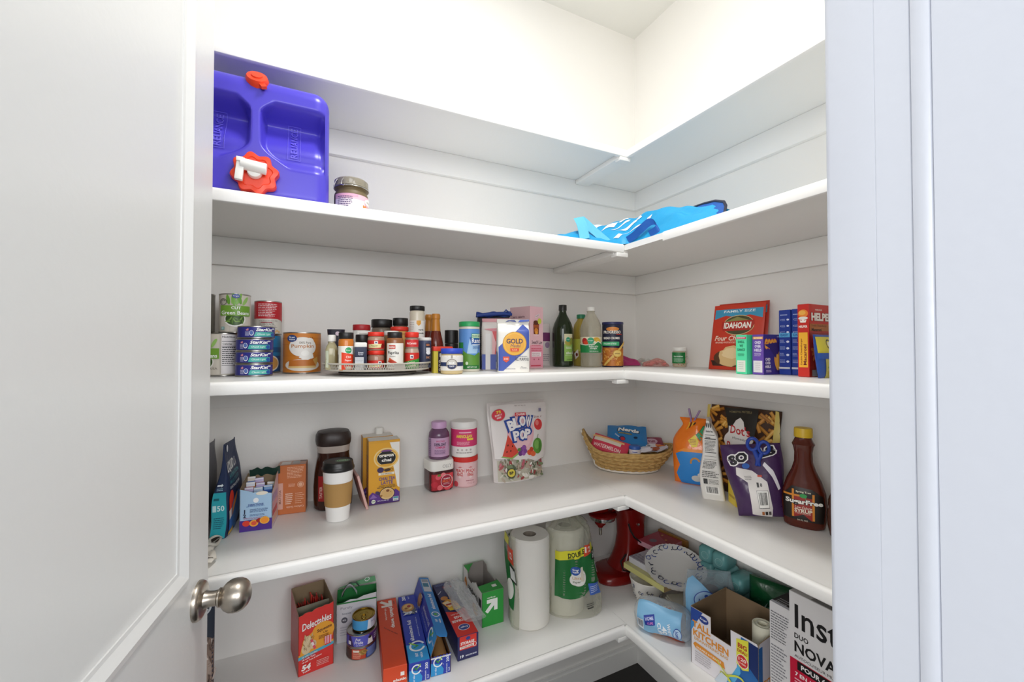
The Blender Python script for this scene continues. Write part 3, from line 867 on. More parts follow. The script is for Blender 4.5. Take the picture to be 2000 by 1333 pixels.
# big red lidded tub with a white handle
def make_tub():
    x, y = -1.231, -.206
    root = thing('spice_tub', 'white plastic spice tub with a dark red lid, behind the navy tin', 'tub', (x, y, ZT_), face(x, y), SPG)
    MB().lathe([(.022, 0), (.0235, .002), (.0235, .106), (.022, .108)], WHT, 40).build('tub_body', root)
    MB().lathe([(.0240, .1085), (.0246, .110), (.0244, .123), (.0235, .1245)], mat('#b01d26', .4), 40).build('tub_lid', root)
    MB().box(-.012, .024, -.0265, -.0236, .098, .106, WHT).box(-.012, -.006, -.0265, -.0236, .080, .0985, WHT).build('tub_handle', root, bevel=.0008)
make_tub()
CLR = mat('#b59a86', .1)
def mccormick(txt, lo, hi, u=0, red=True):
    def d(i, r, h):
        i.rect(-.030, h * lo, .030, h * hi, '#cf2a20')
        v = h * lo + (h * hi - h * lo) * .28
        if txt: i.poly([(-.022, h * lo + .002), (.012, h * lo + .003), (.016, h * lo + .013), (-.022, h * lo + .012)], '#ecdfa4').text(txt, -.004, h * lo + .0075, .0052, '#7a7a35', .018, .01, shear=.2).ell(.019, h * lo + .008, .0055, .006, '#8e1f1c')
        i.rect(-.0045 + u, h * hi - .010, .0045 + u, h * hi - .002, '#f0e9e2').text('M', u, h * hi - .006, .005, '#2a2a66', None, .03)
    return d
MCG = (-1.2055, -.312)
shaker('lower red capped spice jar of the pair with pepper labels', MCG[0], MCG[1], .0222, 1.4235, RDC, .0115, '#a77f6c', mccormick('Pepper', .10, .62, .010), rough=.12, capr=.0222)
shaker('upper red capped spice jar with a cream pepper label, stacked on another', MCG[0], MCG[1], .0222, 1.4735, RDC, .012, '#a98873', mccormick('Pepper', .12, .72), rough=.12, capr=.0215, z0=1.4240)
shaker('wide black capped spice jar at the back of the turntable', -1.1655, -.152, .0300, 1.5185, BLK, .0250, '#7d7162', lambda i, r, h: i.rect(-.04, h - .075, .04, h - .016, '#57483a'), capr=.0312)
shaker('tall black capped spice jar at the back beside the red lidded one', -1.1095, -.157, .0228, 1.5245, BLK, .0245, '#7c6d5c', None, capr=.0236)
def orange_strip(i, r, h): i.rect(-.035, h - .012, .035, h - .0062, '#c98a3e')
shaker('wide jar with a bright red lid between two black caps', -1.1235, -.213, .0262, 1.4940, RDC, .0130, '#d3a05b', orange_strip, capr=.0268)
def tanjar(i, r, h): i.rect(-.030, .004, .02, h - .012, '#8d6d42').rect(-.02, .008, -.012, h - .015, '#5b4630')
shaker('tan spice jar with a white cap half hidden behind the paprika', -1.1585, -.2755, .0205, 1.4790, WHT, .0135, '#9b7b4e', tanjar, capr=.0200)
def paprika(i, r, h):
    i.rect(-.034, .002, .034, h - .014, '#efece4').rect(-.034, .002, -.024, h - .014, '#7d5b34')
    i.rect(-.0165, h - .029, .0015, h - .019, '#c8432d').text('BADIA', -.0075, h - .024, .0052, '#f7e4dd', .015, .03)
    i.text('Paprika', -.004, h - .040, .0105, '#2a2725', .029, .015).text('Pimenton', -.006, h - .0485, .0030, '#6b635b', .015, .02)
    i.poly([(-.019, .020), (-.014, .032), (-.006, .026), (.004, .020), (-.006, .016)], '#d9623c').poly([(-.019, .020), (-.010, .026), (.006, .0185), (-.004, .016)], '#b8361f').rect(-.018, .008, .006, .011, '#a09a90')
shaker('square shouldered paprika jar with a white label and black cap', -1.1605, -.338, .0222, 1.4735, BLK, .0165, '#8f5a33', paprika, capr=.0195)
def onion(i, r, h):
    i.rect(-.030, h * .35, .030, h - .004, '#cf2a20').poly([(-.030, 0), (.030, 0), (.030, h * .62), (-.030, h * .36)], '#2f9136')
    i.rect(-.0045, h - .020, .0045, h - .010, '#f0e9e2').text('M', 0, h - .015, .006, '#2a2a66', None, .03).text('Onion', -.002, h * .36, .007, '#e9e6c0', .020, .02, rot=8).text('powder', .002, h * .18, .006, '#e9e6c0', .022, .02, rot=8)
turned('spice_jar', 'lower onion powder jar with a green and red label', 'spice jar', (-1.1115, -.324, ZT_), face(-1.1115, -.324), [('jar_body', [(.0185, 0), (.0198, .003), (.0198, .046), (.0180, .0535), (.0178, .0555)], CLR, lambda i: onion(i, .0198, .048))], SPG, single=True)
def mcc(i, r, h): i.rect(-.030, .004, .030, .024, '#cf2a2a').text('McCormick', .0, .014, .006, '#ffe9e4', .027, .02)
shaker('upper red capped jar with a red band, stacked on the onion powder', -1.1115, -.324, .0180, 1.4745, RDC, .0150, '#a3917f', mcc, capr=.0192, z0=ZT_ + .056, rough=.12)
def salt(i):
    i.rect(.002, .008, .019, .072, '#232a44').text('SEA', .010, .066, .006, '#e08a4a', .011, .02).rect(.004, .048, .018, .058, '#d9d9dc').ell(.011, .044, .007, .006, '#e9eaee').text('SALT', .011, .030, .006, '#d99a6a', .013, .02)
turned('salt_drum', 'navy salt canister with a white top at the turntable edge', 'canister', (-1.0670, -.292, ZT_), face(-1.067, -.292), [
    ('canister_body', [(.0180, 0), (.0185, .001), (.0185, .078), (.0182, .0785)], mat('#3a425f', .4), salt), ('canister_lid', [(.0182, .0787), (.0188, .0795), (.0188, .0855), (.0175, .087)], WHT, None)], SPG)
def garlic(i, r, h):
    i.rect(-.034, .002, .034, h - .038, '#efe9dc') if False else None
    i.rect(-.034, h - .100, .034, h - .030, '#f1eee7').poly([(-.002, h - .030), (.011, h - .030), (.011, h - .040), (.0045, h - .046), (-.002, h - .040)], '#e9a83c')
    i.text('garlic', .012, h - .058, .0065, '#33302c', .018, .03).text('powder', .012, h - .068, .0065, '#33302c', .020, .03).para(-.026, h - .060, -.008, h - .034, 5, '#b7b3ad', .3).bars(-.022, h - .085, -.006, h - .062, '#6b6862', '#f1eee7')
shaker('tall garlic powder shaker with a black cap, the tallest on the turntable', -1.0760, -.2375, .0222, 1.5565, BLK, .0145, '#d9cfba', garlic, capr=.0222)

# ================================================================ shelf 3: behind and right of the turntable
SAUCE = mat('#6d2414', .12); SLEEVE = mat('#c8832c', .35)
def sauce(label, x, y, r, h):
    return turned('sauce_bottle', label, 'bottle', (x, y, Z3), face(x, y), [
        ('bottle_body', [(r * .95, 0), (r, .003), (r, h * .46), (r * .92, h * .52), (r * .66, h * .68), (r * .62, h * .70)], SAUCE, None),
        ('neck_seal', [(r * .63, h * .702), (r * .60, h * .74), (r * .52, h * .88), (r * .52, h * .905), (r * .58, h * .915), (r * .58, h * .975), (r * .50, h)], SLEEVE, None)], 'dark sauce bottles')
sauce('dark red sauce bottle with an orange sealed neck behind the yellow tin', -1.010, -.207, .0236, .1800)
sauce('second sauce bottle, half hidden behind the other', -1.012, -.135, .0232, .1830)
turned('grinder_jar', 'matte black cylindrical jar behind the green capped shaker', 'jar', (-.955, -.196, Z3), face(-.955, -.196), [('jar_body', CAPPED(.0208, 0, .088), mat('#2a2523', .3), None), ('jar_cap', CAPPED(.0216, .0885, .130, .001), mat('#141313', .4), None)])
def pepper_tin():
    x, y = -1.015, -.291
    root = thing('pepper_tin', 'yellow and black rectangular spice tin with a red lid behind the blue capped jar', 'spice tin', (x, y, Z3), -4)
    w, d, h = .058, .032, .064
    mb = MB().rloft([(w / 2, d / 2, 0), (w / 2, d / 2, h)], mat('#c8b632', .4), 9., 40)
    i = Ink(mb, flat((0, -d / 2 - .0003, 0), (1, 0, 0), (0, 0, 1)))
    i.rect(-w / 2 + .014, .001, w / 2, h - .001, '#2a2030').text('B', -w / 2 + .022, .052, .010, '#e8e3dc', None, .03)
    for v in (.034, .022, .010): i.ring(-w / 2 + .022, v, .006, .0045, .0014, '#d9cfc6')
    mb.build('tin_body', root)
    MB().rloft([(w / 2 + .001, d / 2 + .001, h + .0003), (w / 2 + .0015, d / 2 + .0015, h + .002), (w / 2 + .001, d / 2 + .001, h + .012), (w / 2 - .002, d / 2 - .002, h + .0135)], mat('#dc3a26', .4), 8., 40).build('tin_lid', root)
pepper_tin()
def mayo(i):
    h = .056
    i.rect(-.05, .010, .05, .052, '#e9e6e0').rect(-.05, .022, .05, .033, '#243560')
    i.ell(0, .028, .016, .0145, '#8d8377').ell(0, .028, .0135, .0125, '#cfcac2').poly([(-.013, .026), (.013, .026), (.009, .017), (0, .014), (-.009, .017)], '#26335c').text('BLUE', 0, .031, .0048, '#ffffff', .014, .03).text('PLATE', 0, .022, .0040, '#e6e6ea', .013, .03).rect(-.0025, .044, .0025, .054, '#9f988c')
turned('condiment_jar', 'short glass jar with a royal blue lid at the shelf front', 'jar', (-1.003, -.3475, Z3), face(-1.003, -.3475), [
    ('jar_body', [(.0285, 0), (.0312, .003), (.0316, .010), (.0316, .050), (.0298, .0545), (.0285, .0565)], mat('#cdb98a', .15), mayo), ('jar_lid', [(.0305, .057), (.0312, .0582), (.0312, .0705), (.0302, .072)], mat('#2f4fc4', .4), None)])
def ranch(i):
    i.rect(-.052, .008, .052, .132, '#5c93d6').poly([(-.052, .008), (.052, .008), (.052, .052), (.030, .060), (.012, .050), (-.012, .056), (-.034, .072), (-.052, .060)], '#5f9438')
    i.poly([(-.052, .008), (.052, .008), (.052, .026), (.02, .040), (-.01, .034), (-.052, .044)], '#86b24a').poly([(-.052, .044), (-.034, .062), (-.012, .050), (-.02, .042)], '#3f6e2c').rect(-.052, .008, -.018, .090, '#2c8a45') if False else None
    i.poly([(-.012, .056), (.02, .056), (.035, .10), (-.004, .10)], '#a9cbea').rect(-.052, .010, -.024, .090, '#2b8a48').rect(-.024, .008, .03, .020, '#2b7a3a')
    i.poly([(.002, .083), (.036, .080), (.036, .106), (-.004, .106)], '#1f5aa6').rect(.002, .103, .038, .117, '#2f9a56').rect(.0035, .1045, .038, .1155, '#d8eed8').text('HIDDEN VALLEY', .021, .110, .0062, '#2a7a44', .034, .02)
    i.otext('Ranch', .021, .0955, .0145, '#ffffff', '#1d4f9c', .036, .01, .05).rect(.004, .082, .036, .0845, '#e8eef5').para(.006, .070, .036, .079, 3, '#2f66aa', .45)
    i.ell(-.012, .026, .004, .005, '#d9ead2').text('NET WT 7 OZ', .004, .014, .0038, '#eef3ea', .030, .02)
turned('seasoning_shaker', 'ranch seasoning shaker with a bright green cap and a hillside label', 'shaker', (-.914, -.2505, Z3), face(-.914, -.2505, 8), [
    ('shaker_body', [(.0310, 0), (.0326, .003), (.0326, .128), (.0318, .139)], mat('#dcd5c6', .3), ranch), ('shaker_cap', [(.0318, .1393), (.0328, .1405), (.0328, .1535), (.0318, .155)], mat('#25a55c', .4), None)])

# flour bags, sugar substitute, oils
def make_flour():
    w, d, h = .097, .058, .150
    x, y, rot = -.803, -.335, -20
    root = thing('flour_bag', 'white and blue paper flour bag with a round yellow emblem, top folded over', 'flour bag', (x, y, Z3), rot)
    PAP = mat('#ece9e2', .6, kind='wrinkle')
    def sec(b): 
        k = smooth(.80, 1.0, b)
        return (w / 2 * (1 + .02 * sin(PI * b)), d / 2 * (1 + .06 * sin(PI * b)) * (1 - .80 * k), b * h)
    mb = MB()
    rings = []
    for q in [0, .02, .1, .2, .35, .5, .65, .78, .84, .90, .95, 1.0]:
        a, b, z = sec(q)
        rings.append(sring(a, b, z, 9., 64))
    mb.loft(rings, PAP)
    def P(u, v, hh):
        a, b, z = sec(v / h)
        q = min(.995, abs(u) / a)
        return Vector((u, -b * (1 - q ** 9.) ** (1 / 9.) - hh, v))
    i = Ink(mb, P, .008, .0008)
    i.poly([(-.046, .006), (-.030, .006), (.004, .052), (-.046, .088)], '#3d55a8').poly([(.004, .052), (.018, .044), (.046, .088), (.046, .120), (.040, .146), (.020, .130)], '#3d55a8') if False else None
    i.poly([(-.0465, .004), (-.032, .004), (.0465, .074), (.0465, .128), (.030, .146), (-.0465, .076)], '#4158ab')
    i.poly([(-.0465, .076), (.020, .136), (-.01, .146), (-.0465, .146)], '#ece9e2')
    i.ell(.002, .086, .0365, .036, '#b9812a').ell(.002, .086, .0350, .0345, '#eab23f').ell(.002, .086, .0315, .031, '#f0bd4d').ell(.002, .086, .0300, .0295, '#e8a93a')
    i.text('GOLD', .002, .0935, .0155, '#3c3350', .050, .03).text('Medal', .005, .0795, .010, '#5a4260', .032, .0, shear=.3)
    i.poly([(-.012, .072), (.016, .072), (.014, .0625), (-.010, .0625)], '#dc4a2a').text('FLOUR', .002, .067, .004, '#f9d9a0', .016, .02)
    i.poly([(-.033, .047), (-.014, .047), (-.014, .036), (-.0235, .029), (-.033, .036)], '#d9553a').text('100', -.0235, .040, .006, '#f5d2c6', .012, .02)
    i.para(.006, .0455, .042, .049, 1, '#7d8090', .5).text('ALL PURPOSE', .024, .039, .0085, '#4a4a55', .042, .012).rect(.018, .010, .042, .0105, '#8a8a92').text('Flour', .030, .0145, .005, '#55555f', .020, .0, shear=.3).para(-.026, .008, .006, .012, 1, '#8a8a92', .5)
    L = Ink(mb, flat((-w / 2 - .0016, 0, 0), (0, -1, 0), (0, 0, 1)), h0=.0006)
    L.rect(-.026, .004, .027, .062, '#33477f').rect(-.020, .010, .004, .030, '#dcd9cf').rect(-.022, .036, .018, .056, '#6f86b6').para(-.016, .066, .016, .100, 7, '#aeb0b5', .3)
    mb.build('paper_body', root, sharp=60)
    f = MB()
    f.loft([[(x_ * w / 2 * k, yy, z) for x_, yy, z in ((-1, -.006, h - .001), (1, -.006, h - .001), (1, -.012 - dy, h + .010 + dz), (-1, -.012 - dy, h + .011 + dz))] for k, dy, dz in ((1.02, 0, 0),)] + [[(x_ * w / 2 * 1.02, yy, z) for x_, yy, z in ((-1, .006, h - .001), (1, .006, h - .001), (1, .004, h + .011), (-1, .004, h + .012))]], PAP)
    i = Ink(f, flat((0, -.0125, h), (1, 0, 0), (0, .35, 1)), h0=.002)
    i.poly([(-.026, .001), (-.010, .004), (.010, .001), (.004, .008), (-.016, .007)], '#35407a').poly([(.014, .001), (.049, .004), (.049, .010), (.022, .009)], '#3d55a8')
    f.build('folded_top', root, sharp=60)
make_flour()
def make_heart_flour():
    w, d, h = .095, .062, .160
    root = thing('flour_bag', 'flour bag with pink ribbon pattern, standing behind the round emblem flour bag', 'flour bag', (-.801, -.205, Z3), -26)
    PAP = mat('#e6e0dc', .6, kind='wrinkle')
    mb = MB().loft([sring(w / 2 * (1 + .02 * sin(PI * q)), d / 2 * (1 + .05 * sin(PI * q)) * (1 - .75 * smooth(.82, 1, q)), q * h, 9., 56) for q in (0, .03, .2, .4, .6, .8, .88, .94, 1)], PAP)
    P = flat((0, -d / 2 - .002, 0), (1, 0, 0), (0, 0, 1))
    i = Ink(mb, P)
    i.rect(-w / 2 + .002, .002, w / 2 - .002, .052, '#4a5cae').rect(-.034, .002, -.018, .12, '#e9e6e4').rect(-.012, .052, .03, .128, '#e0575c').poly([(-.012, .128), (.0, .09), (-.004, .052), (-.012, .052)], '#f0b9bb').poly([(-.04, .136), (-.012, .128), (.03, .128), (.04, .14)], '#d98a95')
    L = Ink(mb, flat((-w / 2 - .002, 0, 0), (0, -1, 0), (0, 0, 1)))
    L.rect(-.027, .002, .028, .05, '#4a5cae').para(-.024, .056, .024, .13, 12, '#a08f9a', .5)
    mb.build('paper_body', root, sharp=60)
    MB().loft([sring(w / 2 * .99, .008, h + .0005, 9., 32), sring(w / 2, .010, h + .006, 9., 32), sring(w / 2, .005, h + .012, 9., 32)], mat('#dfa6ac', .6)).build('folded_top', root)
make_heart_flour()
def make_dark_bag():
    w, d, h = .118, .062, .186
    root = thing('coffee_bag', 'tall dark bag with a rolled blue top behind the flour bags', 'bag', (-.772, -.115, Z3), -8)
    mb = MB().loft([sring(w / 2, d / 2 * (1 - .7 * smooth(.75, 1, q)), q * h, 8., 56) for q in (0, .03, .3, .6, .75, .85, .93, 1)], mat('#2b2a30', .4, kind='wrinkle'))
    i = Ink(mb, flat((-w / 2 - .0008, 0, 0), (0, -1, 0), (0, 0, 1)))
    i.rect(-.030, .004, -.004, .15, '#8f8a84').para(-.028, .05, -.006, .145, 12, '#3d3a3c', .5)
    mb.build('bag_body', root, sharp=60)
    BL = mat('#24408c', .5, kind='wrinkle')
    t = MB()
    S = lambda u, v: Vector(((u - .5) * (w + .010), -.014 + .020 * v + .004 * sin(9 * u), h - .004 + .016 * sin(PI * min(1, v * 1.2)) + .006 * u + .003 * sin(14 * u + 3 * v)))
    t.grid(S, 24, 10, BL).tube([(-w / 2 - .006, -.016, h), (-.02, -.020, h + .006), (.03, -.016, h + .010), (w / 2 + .006, -.012, h + .008)], [.006, .008, .007, .005], BL, 10).tube([(w / 2 - .024, -.012, h + .014), (w / 2 - .016, -.014, h + .024), (w / 2 - .004, -.014, h + .014)], .0028, BL, 8)
    t.build('rolled_top', root, sharp=70)
make_dark_bag()
def snl_front(i):
    i.rect(-.035, .004, .035, .082, '#e99aae').poly([(-.035, .082), (.035, .088), (.035, .10), (-.035, .10)], '#ecc3cb')
    i.text("Sweet'N Low", .002, .094, .014, '#4a2a3a', .058, .02).para(-.028, .080, .024, .085, 1, '#d4556f', .4).para(-.030, .062, .030, .074, 2, '#cc3f5c', .45).rect(-.028, .042, .024, .058, '#f4eef0').para(-.025, .044, .02, .056, 3, '#c58a98', .4).rect(-.032, .008, .022, .012, '#d03a55')
    i.ell(-.015, .032, .003, .003, '#b3566a').ell(.010, .032, .003, .003, '#b3566a')
    i.poly([(-.022, .168), (.014, .168), (.011, .118), (-.018, .118)], '#f0ccd2').poly([(-.0205, .160), (.0125, .160), (.010, .122), (-.0175, .122)], '#7a3317').rect(-.018, .146, .010, .156, '#a84f22').ell(-.004, .136, .010, .009, '#d9822c').ell(-.003, .128, .008, .006, '#e9a13c').ell(-.006, .164, .014, .008, '#5b2713').ell(.014, .170, .0105, .0105, '#c7cf4a')
    i.poly([(-.012, .188), (.012, .198), (.015, .190), (-.008, .180)], '#e7d6da').text("Sweet'N", .001, .189, .005, '#8e3a55', .018, .01, rot=23)
carton('sweetener_box', 'tall pink sweetener box with an iced tea glass picture', 'box', (-.648, -.134, Z3), .072, .098, .222, 20, {'all': '#e3b9be', 'front': '#e8bcc4', 'left': '#d9b3b6'},
       {'front': snl_front, 'left': lambda i: i.text('zero calorie', -.006, .186, .008, '#5a3040', .060, .02).text('sweetener', -.012, .174, .006, '#7a4a58', .04, .01)})
o = pouch('sweet_pouch', 'slim pale pouch with purple print wedged between the pink box and the dark oil bottle', 'pouch', (-.530, -.034, Z3), 0, Bag(.088, .172, .022, 'pillow', wr=.001, seed=4), '#e2d8d6', lambda i: i.rect(.0, .10, .040, .135, '#7d3a6c').ell(.025, .085, .012, .012, '#a58aa8').para(-.03, .02, .04, .05, 4, '#a89aa4', .4))
def olive(i):
    i.rect(.006, .022, .046, .128, '#8fb95a').rect(.006, .088, .046, .128, '#d9d3b0').ell(.024, .094, .016, .012, '#a8a045').ell(.038, .100, .010, .014, '#8a8f3a').ell(.022, .106, .0095, .0095, '#2f9a76').text('Kroger', .022, .106, .0042, '#ddf0e6', .014, .02)
    i.para(.012, .070, .040, .078, 2, '#eef3dd', .5).text('olive oil', .030, .054, .0105, '#f4f6ea', .034, .02).rect(.010, .044, .042, .0448, '#dfe9c6').text('16.9 FL OZ', .030, .028, .005, '#2f4a1c', .026, .02)
turned('oil_bottle', 'dark green glass olive oil bottle with a black cap', 'bottle', (-.456, -.082, Z3), face(-.456, -.082), [
    ('bottle_body', [(.037, 0), (.0408, .004), (.0412, .02), (.0412, .135), (.0400, .150), (.0345, .170), (.0240, .192), (.0165, .206), (.0140, .216), (.0138, .222)], mat('#1d2a12', .08), olive),
    ('bottle_cap', [(.0152, .222), (.0160, .2225), (.0160, .243), (.0150, .2445)], mat('#23221f', .4), None)])
turned('oil_bottle', 'golden cooking oil bottle with a green cap, behind the vinegar', 'bottle', (-.356, -.066, Z3), face(-.356, -.066), [
    ('bottle_body', [(.029, 0), (.032, .004), (.032, .15), (.028, .170), (.016, .188), (.014, .194)], mat('#a8913a', .08), lambda i: i.rect(-.05, .06, .05, .11, '#c3c84c').poly([(-.034, .050), (-.012, .068), (-.010, .040), (-.024, .026)], '#efe6da').ell(-.018, .046, .005, .007, '#7a2d24')),
    ('bottle_cap', [(.0168, .194), (.0178, .195), (.0178, .209), (.0165, .211)], mat('#1f7d58', .4), None)])
def vinegar(i):
    i.rect(-.056, .055, .056, .116, '#1f8a48').rect(-.056, .090, .056, .116, '#e9e2c4').ell(-.026, .100, .012, .012, '#b32428').ell(-.020, .094, .010, .008, '#d8492c').ell(.022, .106, .014, .008, '#d9a63a').ell(.030, .100, .012, .010, '#e8c04c')
    i.poly([(-.056, .092), (-.02, .086), (.012, .088), (.028, .100), (.056, .088), (.056, .082), (-.056, .082)], '#f4f1e6').poly([(-.056, .088), (-.02, .083), (.012, .085), (.028, .097), (.056, .084), (.056, .07), (-.056, .07)], '#1f8a48')
    i.ell(-.001, .101, .0125, .0125, '#2aa070').text('Kroger', -.001, .101, .005, '#e2f3ea', .018, .02).text('distilled white', .010, .080, .0052, '#f2f6ee', .036, .02).text('vinegar', .010, .072, .0085, '#f2f6ee', .030, .02).rect(-.006, .066, .026, .0664, '#bfe0c8').text('32 FL OZ (946 mL)', .012, .060, .0044, '#eaf4ec', .034, .02)
turned('vinegar_bottle', 'clear white vinegar bottle with a white cap and green label', 'bottle', (-.374, -.157, Z3), face(-.374, -.157), [
    ('bottle_body', [(.036, 0), (.0405, .005), (.0410, .02), (.0395, .030), (.0410, .045), (.0410, .145), (.0390, .160), (.0310, .182), (.0190, .202), (.0145, .210), (.0142, .214), (.0165, .2145), (.0165, .2165), (.0142, .217)], mat('#d4cfbc', .07, kind='film', alpha=.34), vinegar),
    ('bottle_cap', [(.0148, .2172), (.0156, .218), (.0156, .231), (.0146, .2325)], WHT, None)])
def crumbs(i):
    i.rect(-.056, .004, .056, .158, '#20243f').poly([(-.056, .004), (.056, .004), (.056, .072), (-.056, .076)], '#c87a2e')
    for k in range(46):
        q = random.Random(k)
        i.ell(q.uniform(-.05, .05), q.uniform(.008, .068), q.uniform(.004, .009), q.uniform(.0015, .003), q.choice(('#e5a44a', '#b9622a', '#d98f3c', '#f0c070')), q.uniform(0, 180))
    i.ell(0, .146, .022, .008, '#d9883a').text('PROGRESSO', -.002, .134, .0115, '#f3efe6', .060, .03).rect(.012, .124, .032, .1265, '#c0392b').text('BREAD CRUMBS', -.004, .111, .009, '#f3efe6', .056, .03).rect(-.05, .082, .022, .097, '#3fae74').text('ITALIAN STYLE', -.010, .0895, .0058, '#eaf6ee', .044, .02)
    i.poly([(-.034, .006), (-.026, .004), (.046, .090), (.046, .102)], '#dcb45a').ell(.016, .052, .0155, .0145, '#cfa23f').ell(.016, .052, .013, .012, '#e6c872').text('ORIGINAL', .016, .052, .0035, '#7a4a1c', .018, .03)
turned('crumb_canister', 'navy bread crumb canister with a crumb picture at its base', 'canister', (-.294, -.190, Z3), face(-.294, -.19), [
    ('canister_body', [(.0390, 0), (.0400, .002), (.0400, .163), (.0395, .164)], mat('#20243f', .4), crumbs), ('canister_lid', [(.0402, .1642), (.0412, .165), (.0412, .1725), (.040, .174)], mat('#262a5c', .4), None)])

# loose bags of candy in the corner
def candy_bag(label, x, y, rot, w, l, h, cols, seed, filmc='#e8c8d2', solid=None):
    root = thing('candy_bag', label, 'bag', (x, y, Z3), rot, 'bags lying in the middle shelf corner')
    q = random.Random(seed)
    lum = lambda u, v: h * (max(0, 1 - abs(2 * u - 1) ** 2.5) ** .6) * (max(0, 1 - abs(2 * v - 1) ** 3) ** .5) * (.72 + .28 * sin(7 * u + 5 * v + seed) * sin(9 * v - seed)) + .0012
    b = MB().grid(lambda i, j: Vector(((i - .5) * w, (j - .5) * l, lum(i, j))), 34, 26, solid or mat(filmc, .2, kind='film', alpha=.25)).grid(lambda i, j: Vector(((i - .5) * w, (j - .5) * l, .0004)), 4, 4, solid or mat(filmc, .2, kind='film', alpha=.25), flip=True)
    b.build('bag_film', root, sharp=70)
    if cols:
        c = MB()
        for k in range(26):
            u, v = q.uniform(.14, .86), q.uniform(.16, .84)
            r = q.uniform(.005, .009)
            z = max(r, lum(u, v) * q.uniform(.3, .72))
            z = min(z, max(r * .8, lum(u, v) - r * 1.05))
            c.sphere(((u - .5) * w, (v - .5) * l, z), (r * 1.3, r, r * .8), mat(q.choice(cols), .35), 6)
        o = c.build('candy_filling', root)
        o['kind'] = 'stuff'
candy_bag('magenta and blue candy bag lying beside the bread crumbs', -.170, -.120, -20, .110, .075, .042, None, 3, solid=mat('#b02a6a', .3, kind='wrinkle'))
candy_bag('salmon pink candy bag lying in the shelf corner', -.105, -.225, -38, .100, .070, .032, ('#e08a86', '#d9706c', '#eab0a6'), 5, '#f0b8ae')
candy_bag('clear bag of pale sweets lying at the right wall', -.060, -.100, -80, .10, .070, .030, ('#cfc9b8', '#b9b0a0', '#d96a6a'), 8, '#e8e8e2')
def sprinkles(i):
    q = random.Random(5)
    for k in range(70): i.ell(q.uniform(-.030, .034), q.uniform(.006, .056), .0022, .0009, q.choice(('#c04a3a', '#e9e2d4', '#4a8a3c', '#c9a24a')), q.uniform(0, 180))
    i.rect(-.022, .014, .017, .056, '#1f7a3c').text('Sprinkles', -.003, .040, .007, '#dff0e2', .026, .02).para(-.016, .020, .012, .033, 3, '#bfe0c6', .4)
turned('sprinkle_jar', 'small jar of holiday sprinkles with a white lid, standing alone near the corner', 'jar', (-.060, -.306, Z3), face(-.06, -.306), [
    ('jar_body', [(.0235, 0), (.0250, .002), (.0250, .058), (.0235, .0605)], mat('#cbb9a0', .2), sprinkles), ('jar_lid', [(.0242, .0608), (.0252, .062), (.0252, .073), (.024, .0748)], WHT, None)])

# ---- right wall: pouches and boxes
def idahoan(i):
    h = .222
    i.rect(-.086, .0, .086, h, '#c9381f').rect(-.080, .172, .080, .206, '#3f97bd').poly([(-.080, .172), (-.04, .184), (0, .176), (.04, .184), (.080, .172), (.080, .166), (-.080, .166)], '#c9381f').text('FAMILY SIZE', .004, .198, .0085, '#e9f2f5', .105, .02)
    i.ell(.006, .150, .052, .034, '#d9c08a').ell(.006, .150, .050, .032, '#4d4a2a').poly([(-.044, .160), (0, .178), (.056, .160)], '#8d8a4a').poly([(-.050, .162), (.056, .166), (.058, .150), (.046, .132), (-.044, .130), (-.050, .145)], '#b3291c').text('IDAHOAN', .003, .149, .021, '#f7f2e8', .090, .035)
    i.text('Four Cheese', -.012, .106, .017, '#f5dfcc', .115, .02, shear=.2).text('MASHED POTATOES', -.030, .091, .006, '#f3c9b4', .070, .02)
    i.poly([(-.066, .012), (.068, .012), (.076, .030), (-.076, .030)], '#3a2015').ell(0, .040, .066, .030, '#5b3820'); blob(i, .002, .045, .054, '#e0bd85', 12, 4, .14, .60); blob(i, .0, .055, .036, '#eed3a2', 10, 6, .16, .5)
IDG = 'mashed potato pouches'
pouch('potato_pouch', 'orange red mashed potato pouch in front, leaning on the right wall', 'pouch', (-.098, -.565, Z3), -82, Bag(.172, .222, .030, 'stand', lean=.20, wr=.0010, seed=2), '#c9381f', idahoan, group=IDG)
pouch('potato_pouch', 'second mashed potato pouch, only its blue topped edge showing behind the first', 'pouch', (-.060, -.560, Z3), -84, Bag(.172, .229, .026, 'stand', lean=.13, wr=.0008, seed=3), '#b9301c', lambda i: i.rect(-.08, .19, .08, .215, '#4a94b5'), group=IDG)
MG = 'pasta and macaroni boxes on the right wall shelf'
def slim(i, bg, name, w=.030, cols=('#c23b4a', '#2d4a40')):
    i.rect(-w / 2, .004, w / 2, .030, '#d7dfd4').para(-w * .3, .008, w * .3, .026, 4, '#9aa39a', .3)
def shell(i):
    i.rect(-.0145, .098, .0145, .104, '#c23b58').para(-.0125, .0995, .0125, .103, 1, '#f3d7de', .6)
    for k, t in enumerate(('SHELL', 'WE', 'DANCE')): i.text(t, 0, .090 - .011 * k, .0072, '#1f5a45', (.020, .010, .022)[k], .02)
    i.para(-.010, .050, .010, .058, 3, '#2b7a5c', .4).rect(-.0125, .006, .0125, .038, '#d9ded2').para(-.008, .012, .008, .034, 4, '#aab2aa', .3)
carton('pasta_box', 'mint green slim macaroni box', 'box', (-.2325, -.7225, Z3), .092, .033, .110, 0, {'all': '#3fc994', 'left': '#55d9a4'}, {'left': shell}, MG)
